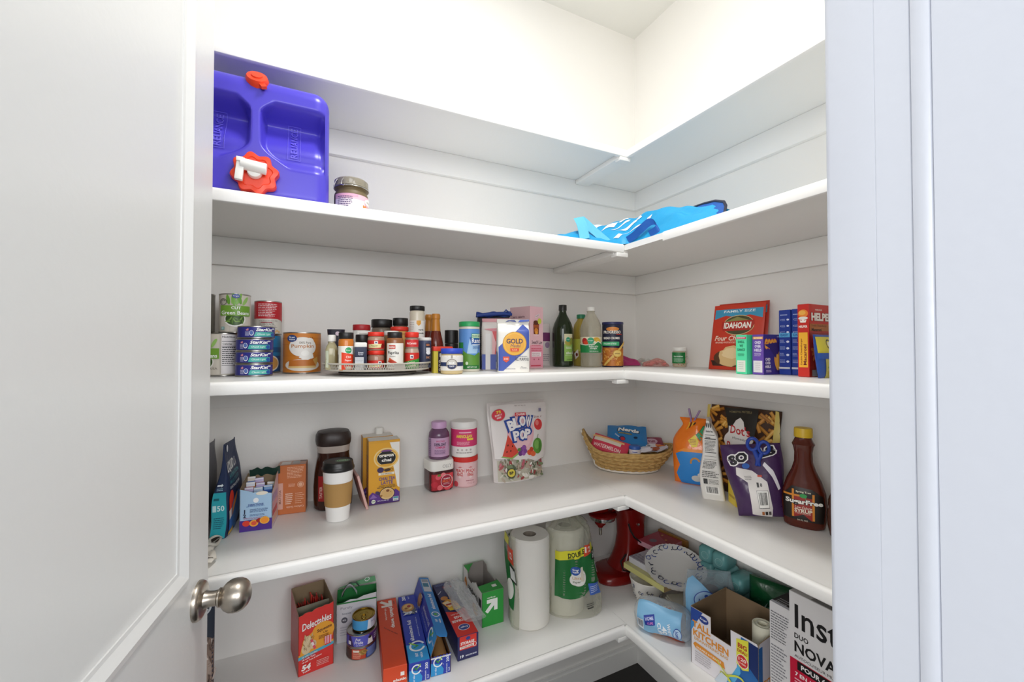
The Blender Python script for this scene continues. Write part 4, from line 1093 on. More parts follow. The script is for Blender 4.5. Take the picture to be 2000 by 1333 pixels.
def good_l(i):
    i.rect(-.0145, .097, .0145, .104, '#e8a13a').text('GOODLES', 0, .1005, .004, '#fff3da', .024, .03)
    for k, t in enumerate(('CHED', 'OVER', 'HEELS')): i.text(t, 0, .088 - .0105 * k, .0075, '#ece2f3', (.018, .018, .021)[k], .03)
    i.para(-.010, .050, .010, .060, 3, '#cfc0e0', .4).rect(-.013, .006, .013, .038, '#e0d9dd').para(-.008, .012, .008, .034, 4, '#b9b0b8', .3)
def good_f(i):
    i.otext('GOOD', -.018, .084, .026, '#f0b63c', '#e8742a', .050, .05, .11).poly([(-.045, .082), (-.02, .070), (-.004, .05), (.0, .006), (.046, .006), (.046, .08), (.02, .09)], '#35246f')
    for k in range(5): i.ell(.004 + .006 * k, .030 + .007 * (k % 3), .006, .020, ('#e9a63a', '#f0bb52')[k % 2], 20 - 12 * k)
    for k, t in enumerate(('CHED', 'OVER', 'HEELS')): i.text(t, -.032, .042 - .010 * k, .0075, '#f2ecf7', (.020, .021, .023)[k], .03)
    i.para(-.040, .006, -.018, .014, 2, '#cfc0e0', .4).text('GOODLES', .018, .104, .0035, '#cfc6ea', .024, .02)
carton('pasta_box', 'purple macaroni box with a puffy orange word on its side', 'box', (-.2150, -.7615, Z3), .094, .033, .110, -2, {'all': '#4a3590', 'left': '#6a4aa8', 'front': '#3c2d86'}, {'left': good_l, 'front': good_f}, MG)
def barilla(i):
    w = .030
    for k in range(3): i.text(str(k + 1), -.010, .150 - .017 * k, .004, '#c9d2ee', None, .02).para(-.008, .146 - .017 * k, .002, .153 - .017 * k, 2, '#9fb0e0', .4).ell(.009, .150 - .017 * k, .0035, .0025, '#dfe4f3')
    i.rect(-.0145, .102, .0145, .114, '#58a9d8').text('EASY', 0, .108, .0065, '#1d4a94', .020, .02)
    for k in range(4): i.para(-.012, .086 - .018 * k, .003, .096 - .018 * k, 3, '#9fb0e0', .4, k).ell(.009, .090 - .018 * k, .004, .003, '#dfe4f3')
    i.rect(-.0145, .016, .0145, .021, '#c9cbd2')
    i.para(-.010, .160, .010, .166, 1, '#9fb0e0', .5)
for k, (yy, lab, xx) in enumerate(((-.7965, 'royal blue macaroni box nearer the purple box', -.1500), (-.8275, 'royal blue macaroni box next to the red box', -.1450))):
    carton('pasta_box', lab, 'box', (xx, yy, Z3), .105, .0300, .177 + .001 * k, 0, '#1f3a94', {'left': barilla}, MG)
def helper_l(i):
    i.ell(0, .160, .0115, .010, '#e8842c').ell(-.002, .162, .008, .006, '#f0b04a').ell(0, .148, .011, .004, '#e6e2da').rect(-.011, .124, .011, .136, '#c8281e')
    i.poly([(-.006, .137), (-.008, .144), (-.003, .142), (0, .147), (.003, .142), (.008, .144), (.006, .137)], '#f3ece4').text('HELPER', 0, .127, .006, '#f8efe6', .020, .03)
    i.rect(-.0105, .024, .0105, .112, '#efb02e').text('Double Cheeseburger', -.004, .064, .0048, '#7a2218', .068, .02, rot=90).text('Macaroni', .004, .056, .0072, '#6b1a14', .052, .03, rot=90)
def helper_f(i):
    i.text('HAMBURGER', -.046, .170, .004, '#f3ddd2', .034, .03).otext('HELPER', -.030, .152, .020, '#f8f1e8', '#7a1410', .104, .05, .09)
    i.rect(-.090, .116, .09, .134, '#b5651f').text('Double Cheeseburger', -.045, .129, .0068, '#4a1c10', .076, .0).text('Macaroni', -.058, .1195, .0085, '#3f150c', .048, .03)
    i.rect(-.090, .0, .09, .112, '#a8281c')
    for k in range(24):
        q = random.Random(40 + k); i.ell(q.uniform(-.085, .08), q.uniform(.02, .09), .010, .0045, q.choice(('#e07a34', '#c4541f', '#e9963e')), q.uniform(0, 180))
    i.rect(-.088, .002, -.060, .018, '#8f8a84')
carton('pasta_box', 'red dinner kit box with a yellow side stripe, nearest the doorway', 'box', (-.1560, -.8655, Z3), .186, .026, .184, 3, '#c8281e', {'left': helper_l, 'front': helper_f}, MG)
def noodle(i):
    i.rect(-.07, .060, .07, .100, '#dfd23f').ring(-.018, .082, .012, .012, .003, '#23243a').ell(-.018, .082, .006, .006, '#f3f0e2').rect(-.045, .0, .06, .046, '#c9c05a')
    for k in range(26):
        q = random.Random(80 + k); i.ell(q.uniform(-.04, .05), q.uniform(.004, .042), .008, .0022, q.choice(('#e9dc9a', '#7f9c3c', '#d9b85a')), q.uniform(0, 180))
    i.rect(-.078, .046, .07, .060, '#2753a8')
pouch('noodle_pouch', 'blue and yellow noodle pouch leaning on the red box beside the door jamb', 'pouch', (-.196, -.907, Z3), 6, Bag(.150, .106, .022, 'pillow', lean=.10, wr=.001, seed=7), '#2753a8', noodle)
# ================================================================ shelf 4, back wall run
def drink_pouch(label, loc, rot, w, d, h, lean, base, side_base, front, side, group='drink mix pouches'):
    ry = lambda b: (d / 2) * (1 - smooth(.30, 1, b) * .93)
    rings = []
    for q in [k / 24 for k in range(25)]:
        r = sring(w / 2 * (1 - .02 * q), ry(q), q * h, 10., 64)
        rings.append([((x if x < 0 else x * (1 - .72 * smooth(.35, 1, q))), y - lean * q * h + .002 * sin(11 * q + 40 * x), z) for x, y, z in r])
    mb = MB().loft(rings, mat(base, .55, kind='wrinkle'))
    P = lambda u, v, hh: Vector((u, -ry(v / h) - lean * v + .002 * sin(11 * v / h + 40 * u) - hh, v))
    if front: front(Ink(mb, P, .01, .0008))
    if side:
        c = lambda v: -lean * v + .002 * sin(11 * v / h - 20 * w)
        side(Ink(mb, lambda u, v, hh: Vector((-w / 2 * (1 - .02 * v / h) - hh, c(v) - u * ry(v / h) / (d / 2), v)), .01, .0010))
    o = mb.build('drink_pouch', sharp=50)
    put(o, loc, rot)
    return tag(o, label, 'pouch', group)
def liq_front(i):
    i.text('LIQUID I.V.', -.024, .176, .032, '#f1f2f2', .100, .03).text('HYDRATION', -.014, .152, .012, '#2e8f99', .096, .02).text('MULTIPLIER', -.014, .136, .010, '#1f7280', .092, .02).text('ELECTROLYTE DRINK', -.014, .122, .007, '#e4e8ea', .090, .02)
    i.ell(-.047, .084, .017, .030, '#e2402a', 10).rect(-.064, .050, -.030, .076, '#e2402a').rect(-.067, .040, -.029, .064, '#efe9e4').rect(-.069, .014, -.030, .042, '#2f6fc4').poly([(-.070, .004), (-.03, .004), (-.026, .014), (-.07, .012)], '#d9b23c').ell(.0, .05, .04, .05, '#2a6fae').ell(-.02, .07, .008, .03, '#e0902a', -20)
    i.ell(-.060, .226, .006, .010, '#dfe4ea', 20)
def liq_side(i):
    i.poly([(-.0165, .002), (.0165, .002), (.0165, .118), (-.0165, .118)], '#2aa6b4').rect(-.013, .098, .0, .104, '#14606e').para(-.012, .026, .012, .056, 6, '#11556a', .4).text('50', .004, .078, .014, '#d7f0f2', .016, .02).rect(-.014, .070, -.006, .086, '#bfe4e8').para(-.010, .122, .008, .130, 2, '#9fc4d8', .4)
    i.poly([(-.011, .134), (.002, .134), (.002, .1315), (.008, .136), (.002, .1405), (.002, .138), (-.011, .138)], '#e6eef2')
drink_pouch('navy and teal drink mix pouch seen edge on, next to the fruit sachet box', (-1.5685, -.118, Z4), 84, .160, .038, .240, .062, '#17294f', None, liq_front, liq_side)
drink_pouch('grey backed drink mix pouch leaning behind the navy one at the door edge', (-1.632, -.110, Z4), 86, .160, .030, .238, .135, '#77757a', None, None, lambda i: i.rect(-.012, .004, .012, .10, '#3c3b40'))

def make_sachet_box():
    w, d = .076, .092
    x, y, rot = -1.4885, -.1335, -6
    root = thing('sachet_box', 'light blue and purple drink sachet box, torn open on top', 'box', (x, y, Z4), rot)
    mb = MB()
    curve = [(-w / 2, .113), (-.02, .108), (-.006, .102), (.006, .1035), (.018, .1025), (.028, .098), (w / 2, .096)]
    outs = {'front': curve, 'right': [(-d / 2, .096), (-.02, .104), (.02, .128), (d / 2, .132)], 'back': .130, 'left': [(-d / 2, .132), (.01, .122), (d / 2, .113)]}
    F = tray(mb, w, d, outs, {'all': '#e3dfe2', 'front': '#a9cbe8', 'right': '#d9c9d4'})
    i = Ink(mb, F['front'])
    i.rect(-w / 2, .0004, w / 2, .030, '#4b2a8c').ell(.0, .081, .0065, .0065, '#f3f5f8').text('DIRECTIONS', .0, .0695, .005, '#27408c', .036, .03).para(-.022, .064, .022, .067, 1, '#5a7fb4', .5).text('1', -.026, .053, .011, '#1c2340', None, .04).text('2', -.026, .042, .010, '#1c2340', None, .04).para(-.014, .049, .030, .059, 4, '#3c5488', .4).para(-.014, .039, .022, .045, 2, '#3c5488', .4).para(-.028, .032, .030, .037, 2, '#b06a8c', .4)
    for u, v, r, c in ((-.022, .022, .009, '#e2402f'), (-.004, .021, .0105, '#f2a83a'), (-.004, .021, .0065, '#e2543a'), (.008, .027, .007, '#a3201f'), (.021, .026, .0115, '#f0b840'), (.021, .026, .009, '#f5962e')): i.ell(u, v, r, r * .85, c)
    i.ell(.014, .099, .014, .005, '#efe7d6')
    r = Ink(mb, F['right'])
    for k, c in enumerate(('#e2b8a0', '#c85a6a', '#e6b0c0', '#b9a4d0')): r.rect(-.04, .01 + .02 * k, .03, .026 + .02 * k, c)
    mb.build('box_walls', root)
    MB().grid(lambda i_, j: Vector((-.034 + .076 * i_ + .003 * sin(9 * i_), .0448 - .004 * j, .120 + .024 * j + .003 * sin(17 * i_ + 4))), 16, 5, mat('#1d3a30', .35)).build('torn_flap', root)
    q = random.Random(12)
    sx = 0
    for k in range(11):
        row = k // 3; col = k % 3
        u = -.024 + .0235 * col + q.uniform(-.002, .002); v = -.030 + .0185 * row
        h = .098 + .0065 * row + q.uniform(-.004, .004) - (.012 if row == 0 else 0)
        c = ('#b9cfe8', '#dfe3ee', '#c9824a', '#8fb4e2', '#c7b8e0', '#e6dccf')[q.randrange(6)]
        s = MB().box(-.0105, .0105, -.0022, .0022, 0, h, mat(c, .3))
        i = Ink(s, flat((0, -.0022, 0), (1, 0, 0), (0, 0, 1)))
        i.rect(-.0105, h - .022, .0105, h - .012, ('#c8502f', '#3a62b8', '#d98a3c', '#4a8fd0')[k % 4]).rect(-.0105, h - .004, .0105, h - .0015, '#f2f2f4')
        o = s.build('drink_sachet', bevel=.0006)
        put(o, (x + u * cos(R(rot)) - v * sin(R(rot)), y + u * sin(R(rot)) + v * cos(R(rot)), Z4 + .0032), rot + q.uniform(-6, 6), (-4 + q.uniform(-2, 2), q.uniform(-3, 3)))
        cn = {'#b9cfe8': 'pale blue', '#dfe3ee': 'white', '#c9824a': 'orange', '#8fb4e2': 'sky blue', '#c7b8e0': 'lilac', '#e6dccf': 'cream'}[c]
        tag(o, '%s drink stick in the %s row of the sachet box, %s' % (cn, ('front', 'second', 'third', 'rear')[row], ('towards the navy pouch', 'in the middle', 'towards the orange box')[col]), 'sachet', 'sachets in the light blue box')
make_sachet_box()
def orange_box(i):
    i.rect(-.0372, .016, -.0225, .092, '#dba99a').text('MATCHA', -.030, .052, .0055, '#8a5a48', .040, .02, rot=90)
    i.para(-.012, .104, .034, .138, 8, '#f1c6a8', .35).ring(.024, .084, .0085, .0085, .0012, '#f1c6a8').ell(.024, .084, .0055, .0055, '#e8b898').para(-.008, .079, .010, .089, 3, '#f1c6a8', .4)
    i.para(-.016, .028, .004, .062, 6, '#efd0ba', .5).para(.010, .028, .034, .062, 6, '#efc4a4', .3, 5).text('Caffeine Guide', .010, .020, .0058, '#f0c9ae', .046, .01, rot=180)
carton('tea_box', 'burnt orange box standing upside down, its printing inverted', 'box', (-1.4085, -.0655, Z4), .0755, .052, .143, -6, {'all': '#c56f3c', 'top': '#b98a74'}, {'front': orange_box, 'top': lambda i: i.rect(-.03, -.016, -.005, .016, '#cfc6bf').rect(.0, -.014, .02, .018, '#a9a39e').rect(.018, .012, .036, .020, '#2a2524')})

def make_coffee():
    x, y = -1.2965, -.0665
    root = thing('coffee_jar', 'instant coffee glass jar with a big dark brown lid, behind the paper cup', 'jar', (x, y, Z4), face(x, y, 4))
    secs = [(.051, 0), (.0545, .004), (.0560, .03), (.0560, .065), (.0535, .105), (.0485, .140), (.0460, .158), (.0470, .176), (.0485, .190)]
    MB().rloft([(r, r * .96, z) for r, z in secs], mat('#8a7266', .08), 2.6, 56).build('jar_glass', root) if False else None
    mb = MB().rloft([(r, r * .96, z) for r, z in secs if z < .16] + [(.0462, .0444, .170)], mat('#3a2018', .16), 2.6, 56)
    P = lambda u, v, h: Vector((u, -interp(secs)(v) * .96 * max(0., 1 - min(1., abs(u) / interp(secs)(v)) ** 2.6) ** (1 / 2.6) - h, v))
    i = Ink(mb, P, .006)
    i.rect(-.044, .030, .030, .104, '#a8201f').text('TASTER', -.037, .056, .007, '#e9c9bd', .036, .02, rot=90)
    mb.build('coffee_filling', root)
    MB().rloft([(r, r * .96, z) for r, z in [(.0464, .1702), (.0470, .178), (.0485, .190)]], mat('#b3a79e', .08), 2.6, 56, cap0=False).build('jar_neck', root)
    MB().rloft([(.0478, .046, .1905), (.0500, .048, .193), (.0515, .0495, .205), (.0505, .0485, .220), (.0450, .043, .230), (.030, .028, .2335), (.001, .001, .2338)], mat('#2d211d', .42), 2.6, 56).build('jar_lid', root)
make_coffee()
def make_cup():
    x, y = -1.2905, -.1875
    root = thing('paper_cup', 'white takeaway paper cup with a kraft sleeve and black lid', 'cup', (x, y, Z4), face(x, y))
    r = lambda z: .0308 + (.0412 - .0308) * z / .148
    W = mat('#f1efec', .5)
    MB().lathe([(r(0) - .002, .003), (r(0) - .001, 0), (r(0), .0005), (r(.148), .148), (r(.148) - .003, .149)], W, 48).build('cup_body', root)
    KR = mat('#b0884e', .7, kind='wall')
    MB().lathe([(r(.042) + .0006, .042), (r(.042) + .0016, .0425), (r(.108) + .0016, .1075), (r(.108) + .0006, .108)], KR, 48).build('cup_sleeve', root)
    B = mat('#1d1c1b', .33)
    lid = MB().lathe([(.0418, .140), (.0432, .1405), (.0446, .1435), (.0440, .148), (.0425, .150), (.0412, .156), (.0400, .1640), (.0390, .1655), (.0378, .1660), (.0366, .1650), (.0355, .1648), (0, .1648)], B, 56)
    i = Ink(lid, lambda u, v, h: Vector((u, v, .1649 + h)))
    i.ell(.012, -.004, .0190, .0140, '#dfe5d6').ell(.012, -.004, .0182, .0132, '#3f7a44').ell(.012, -.004, .0150, .0100, '#e8ece2').ell(.012, -.004, .0138, .0090, '#4c8a50').text('CAFE', .012, -.004, .007, '#eef2e6', .019, .03)
    lid.build('cup_lid', root)
make_cup()
fl = MB().box(-.0035, .0035, -.055, .050, 0, .108, mat('#d9aea6', .45)).box(-.0037, -.0030, -.053, .048, .004, .104, mat('#b98079', .4))
i = Ink(fl, flat((-.0035, -.055, 0), (0, -1, 0), (0, 0, 1)))
fl.build('tea_packet', bevel=.0008)
tag(put(bpy.data.objects['tea_packet'], (-1.2095, -.105, Z4 + .001), 4, (0, -15)), 'thin pink packet leaning between the coffee jar and the tea cartons', 'packet')
def chai(i):
    w, h = .095, .192
    i.rect(-.0465, .0, .0465, h - .002, '#e3a52a').poly([(.016, h - .002), (.0465, h - .002), (.0465, .045), (.040, .05), (.034, .085), (.026, .120), (.030, .150)], '#efece4')
    i.ell(.006, .142, .0385, .032, '#f0d08a').ell(.006, .142, .034, .028, '#e7b040').ell(.006, .142, .0295, .0235, '#f2e2b8').ell(.006, .142, .0285, .0225, '#1f1d1c').rect(-.0225, .1525, .0345, .1535, '#f2e2b8').ell(.006, .1625, .0175, .0060, '#7a4a86', a0=0, a1=180).ell(.006, .1235, .0165, .0058, '#d9a13a', a0=180, a1=360)
    i.text('oregon', .006, .1475, .0098, '#f5f2ea', .044, .04).text('chai', .006, .1360, .0098, '#f5f2ea', .030, .04)
    i.ell(-.012, .106, .0100, .0085, '#3a2a5c').poly([(-.004, .106), (.012, .110), (.020, .107), (.016, .101), (.004, .099)], '#46301f').ring(.022, .105, .005, .004, .0011, '#46301f').rect(-.018, .090, .030, .097, '#f2ead6').text('THE ORIGINAL', .006, .0935, .0038, '#4a3a2c', .036, .02)
    i.text('CHAI TEA', .008, .078, .0105, '#5a4a86', .050, .02).text('LATTE', .008, .0655, .0105, '#5a4a86', .036, .02).text('SWEET & SPICED', .008, .056, .0042, '#7a5c2c', .050, .02).para(-.022, .049, .040, .053, 1, '#7a5c2c', .6)
    i.poly([(-.0465, .001), (.0465, .001), (.0465, .032), (.034, .043), (.024, .036), (.010, .046), (-.012, .034), (-.030, .036), (-.036, .040), (-.0465, .030)], '#5b2f8c').poly([(-.0465, .001), (.0465, .001), (.0465, .010), (-.02, .012), (-.0465, .02)], '#46246f').poly([(-.045, .020), (-.034, .034), (-.022, .022)], '#8a6ab0')
    i.ell(.008, .031, .0235, .0195, '#3a2412').ell(.008, .031, .0215, .0178, '#e0c089').ell(.008, .032, .018, .014, '#d8b070').ell(.010, .040, .005, .004, '#7a4420').ell(-.010, .026, .004, .003, '#9a6a34').ell(.019, .036, .002, .001, '#7a4420').ell(-.020, .036, .008, .005, '#3c2c5a', -30)
    i.ell(-.033, .0115, .0062, .0062, '#e4ecd8').text('USDA', -.033, .012, .003, '#3a6a3a', .009, .03).text('32 FL OZ (946 mL)', -.004, .011, .0042, '#f0e8f4', .034, .02).rect(.026, .006, .043, .019, '#e6e8e6').rect(.027, .013, .042, .0185, '#4a9ab0').text('NON GMO', .0345, .009, .003, '#3c5a5a', .013, .03)
def make_chai(label, loc, rot, front, capd):
    w, d, h = .095, .057, .198
    o = thing('tea_carton', label, 'carton', loc, rot, 'chai latte cartons')
    b = carton('carton_body', None, None, (0, 0, 0), w, d, h, 0, {'all': '#dda12c', 'right': '#e9e6de', 'left': '#cf942a', 'back': '#d89c28'}, {'front': chai, 'left': lambda i: i.para(-.024, .02, .022, .15, 14, '#6a4a86', .4)} , parent=o)
    SV = mat('#d8d4cc', .35)
    MB().loft([[(-w / 2 + .001, -d / 2 + .001, h), (w / 2 - .001, -d / 2 + .001, h), (w / 2 - .001, d / 2 - .001, h), (-w / 2 + .001, d / 2 - .001, h)], [(-w / 2 + .003, .004, h + .003), (w / 2 - .003, .004, h + .003), (w / 2 - .003, .010, h + .004), (-w / 2 + .003, .010, h + .004)]], SV).build('gable_top', o)
    if capd: MB().rloft([(.0125, .0125, h + .0025), (.0130, .0130, h + .005), (.0130, .0130, h + .021), (.0115, .0115, h + .0225)], WHT, 3., 32, T(.008, .012, 0)).build('pour_cap', o)
make_chai('yellow and white chai latte carton standing in front of its twin', (-1.1510, -.0995, Z4), -1, True, False)
make_chai('chai latte carton at the back, its white screw cap showing', (-1.1600, -.0330, Z4), -1, True, True)

# supplement tubs, two stacked on two
def olly(i, s=0):
    i.rect(-.043, .006, .043, .060, '#b3202f')
    for u, v, r, c in ((-.018, .050, .010, '#e4566a'), (.0, .055, .009, '#ef7f86'), (.03, .050, .011, '#e0484f'), (.034, .020, .012, '#d93a40'), (-.012, .014, .010, '#e86a72'), (.016, .012, .012, '#e4505a'), (-.030, .026, .011, '#c4283a'), (.036, .036, .008, '#f08a84')): i.ell(u, v, r, r * .9, c)
    i.ell(.012, .034, .0215, .0215, '#f2dedd').ell(.012, .034, .0200, .0200, '#9e1f3a').text("WOMEN'S", .012, .042, .0048, '#f6e6e4', .024, .03).text('MULTI', .012, .034, .0088, '#e86a3a', .030, .035).para(.0, .022, .024, .029, 2, '#e8b4b8', .4)
    i.ell(-.016, .056, .006, .004, '#5b8a3a')
ox, oy = -.9560, -.0580
turned('vitamin_jar', 'square vitamin gummy jar with a white lid and red label under the purple bottle', 'jar', (ox, oy, Z4), 6, [
    ('jar_body', [(.0395, 0), (.0425, .004), (.0435, .012), (.0435, .062), (.0420, .069)], mat('#4a1f22', .15), olly, 5., .96),
    ('jar_lid', [(.0425, .0693), (.0445, .071), (.0445, .099), (.0425, .1035), (.036, .1045)], WHT, lambda i: i.text('OLLY', .014, .085, .012, '#b9b6b4', .034, .02), 5., .96)], 'stacked supplement tubs')
def peach(i):
    i.rect(-.072, .006, .072, .084, '#e9c2c4')
    for u in (-.018, .020):
        i.poly([(u - .017, .056), (u - .013, .066), (u - .005, .068), (u, .062), (u + .005, .068), (u + .013, .066), (u + .017, .056), (u + .010, .042), (u, .031), (u - .010, .042)], '#eed9d6')
        i.text('PEACH', u, .0585, .0115, '#c8202a', .031, .03).text('RINGS', u, .0455, .0115, '#c8202a', .022, .03).poly([(u - .008, .068), (u, .073), (u + .009, .069), (u, .070)], '#c8202a')
    i.ell(-.034, .012, .010, .010, '#d9505a').para(.004, .022, .034, .027, 1, '#b06a72', .5)
    for k in range(3): i.ring(.012 + .010 * k, .016, .003, .003, .0006, '#b06a72')
px_, py_ = -.8580, -.0570
turned('supplement_tub', 'pale pink peach ring tub with a red lid at the bottom right of the stack', 'tub', (px_, py_, Z4), face(px_, py_), [
    ('tub_body', [(.0420, 0), (.0448, .003), (.0450, .086), (.0440, .0875)], mat('#e3b9bb', .35), peach), ('tub_lid', [(.0455, .0878), (.0465, .089), (.0465, .1035), (.0450, .1048)], mat('#d32b26', .4), None)], 'stacked supplement tubs')
def debloat(i):
    i.rect(-.058, .010, .058, .074, '#c9a2c4').rect(-.058, .010, -.026, .074, '#9c7aa0').para(-.040, .014, -.028, .070, 9, '#6a4f74', .4).text('women', .008, .063, .006, '#c82a6a', .030, .0).text('DEBLOAT', .008, .052, .0098, '#3a2442', .042, .03).text('COMPLEX', .008, .042, .007, '#c82a6a', .034, .03).para(-.012, .018, .028, .034, 4, '#6f4f78', .4)
turned('supplement_bottle', 'purple supplement bottle with a lilac cap, stacked on the white square lid', 'bottle', (ox + .002, oy + .004, Z4 + .1050), face(ox, oy, -4), [
    ('bottle_body', [(.0335, 0), (.0362, .003), (.0362, .078), (.0345, .088), (.0280, .099), (.0240, .103)], mat('#6d4a68', .15), debloat), ('bottle_cap', [(.0245, .1033), (.0265, .105), (.0265, .1235), (.0245, .1265)], mat('#d0a6cf', .4), None)], 'stacked supplement tubs')
def amino(i):
    i.rect(-.075, .010, .075, .040, '#f0ece8').rect(-.075, .038, .075, .098, '#d83a72').rect(-.014, .085, .03, .089, '#f2c4d2').text('AMINOLEAN', .004, .074, .0115, '#f0d84a', .058, .03).rect(.014, .060, .038, .067, '#f0d84a').para(-.022, .043, .026, .056, 4, '#f3bccb', .4)
    for k in range(4): i.ell(-.018 + .015 * k, .027, .0035, .0035, '#bdb5b2')
    i.para(-.024, .014, .036, .020, 1, '#a8a09e', .5)
turned('supplement_tub', 'white and hot pink amino powder tub stacked on the red lid', 'tub', (px_ - .004, py_, Z4 + .1053), face(px_, py_, -4), [
    ('tub_body', [(.0440, 0), (.0465, .003), (.0465, .100), (.0455, .1015)], WHT, amino), ('tub_lid', [(.0470, .1018), (.0480, .103), (.0480, .1195), (.0460, .123), (.03, .1235)], mat('#eae8e4', .45), None)], 'stacked supplement tubs')

# lollipop bag leaning on the wall
def blow(i):
    w, h = .228, .282
    q = random.Random(21)
    i.rect(-.100, .004, .100, .078, '#c9c4b2')
    for k in range(130):
        u, v, r = q.uniform(-.094, .094), q.uniform(.008, .080), q.uniform(.006, .014)
        a = q.uniform(0, 180)
        i.ell(u, v, r, r * q.uniform(.25, .5), q.choice(('#e9e6da', '#7f8f6a', '#b9a894', '#d9d5c4', '#a94a4a', '#5d6a52', '#efeae2', '#8a7d68', '#c96a78')), a, 7)
    i.poly([(-.104, .086), (-.06, .082), (-.02, .074), (.02, .074), (.052, .062), (.09, .070), (.104, .075), (.106, .270), (-.106, .270)], '#e9e3e0')
    i.ell(-.004, .168, .054, .070, '#eab8bf').ell(-.004, .170, .046, .060, '#efc4ca')
    for u0, v0, c, s in ((-.060, .0, 0, 0),): pass
    i.poly([(-.083, .092), (-.056, .166), (-.020, .100), (-.05, .084)], '#d94a3a').poly([(-.087, .090), (-.083, .094), (-.05, .086), (-.02, .102), (-.018, .096), (-.05, .080)], '#8fae5a')
    for u, v in ((-.060, .13), (-.052, .11), (-.044, .126), (-.066, .108)): i.ell(u, v, .002, .0035, '#3a1512', -20)
    i.ell(-.006, .108, .010, .010, '#7a3f8c').ell(.004, .114, .010, .010, '#8e50a0').ell(-.014, .096, .009, .009, '#6a3480').ell(.0, .096, .009, .009, '#9a5aa8').ell(.008, .102, .008, .008, '#7f4494').ell(-.018, .110, .008, .006, '#5f8a3c')
    i.ell(.026, .096, .011, .010, '#d9562e').ell(.040, .090, .011, .010, '#e2663a').ell(.034, .106, .008, .008, '#c9442a').ell(.062, .115, .021, .028, '#5f9a3e').ell(.058, .120, .011, .016, '#7fb45a').ell(.072, .112, .006, .020, '#4c8434').line(.062, .141, .066, .156, .0016, '#4a3a20')
    for t, u, v, r, hh in (('B', -.040, .196, 12, .034), ('L', -.020, .204, 6, .034), ('O', .003, .208, 0, .036), ('W', .028, .204, -8, .034), ('P', -.026, .160, 6, .034), ('O', -.001, .160, 0, .034), ('P', .022, .162, -4, .034)):
        i.text(t, u, v, hh * 1.35, '#2a4a9c', hh * 1.15, .09, rot=r)
    for t, u, v, r, hh in (('B', -.040, .196, 12, .034), ('L', -.020, .204, 6, .034), ('O', .003, .208, 0, .036), ('W', .028, .204, -8, .034), ('P', -.026, .160, 6, .034), ('O', -.001, .160, 0, .034), ('P', .022, .162, -4, .034)):
        i.text(t, u, v, hh, '#f5f1f2', hh * .72, .05, rot=r)
    i.rect(-.022, .226, .018, .238, '#d8303c').text('CHARMS', -.002, .232, .008, '#f8e4e0', .034, .03)
    i.ell(-.080, .236, .024, .022, '#c4b0a8').ell(-.080, .236, .0225, .0205, '#d8384a').text('75', -.080, .246, .010, '#f3d84a', .018, .04, rot=8).text('PARTY', -.080, .235, .0065, '#f6e8e4', .026, .03, rot=8).text('SIZE', -.080, .226, .006, '#f6e8e4', .016, .03, rot=8)
    i.ell(.066, .190, .018, .022, '#f2e6e2').ell(.066, .190, .0165, .0200, '#d83a3c').ell(.062, .196, .007, .010, '#e8807a').text('2 in 1', .066, .218, .007, '#8a2f3a', .030, .01, shear=.2).text('NET WT 48 OZ', .0, .262, .004, '#b0a6a4', .04, .01).rect(.072, .236, .082, .248, '#8a84a0')
    i.ell(-.058, .034, .0165, .0165, '#4a4236').ell(-.058, .034, .013, .013, '#d9c84a').text('BP', -.058, .034, .010, '#3a3426', .014, .04)
blow_bag = Bag(.222, .283, .075, 'stand', lean=.10, wr=.0018, seed=31, wid=lambda b: .97 + .20 * smooth(.2, 1, b), bend=.012, skew=.014)
pouch('lollipop_bag', 'white lollipop bag with puffy blue lettering and fruit pictures, leaning on the wall', 'bag', (-.653, -.082, Z4), 5, blow_bag, mat('#e4dedb', .3, kind='wrinkle'), blow)

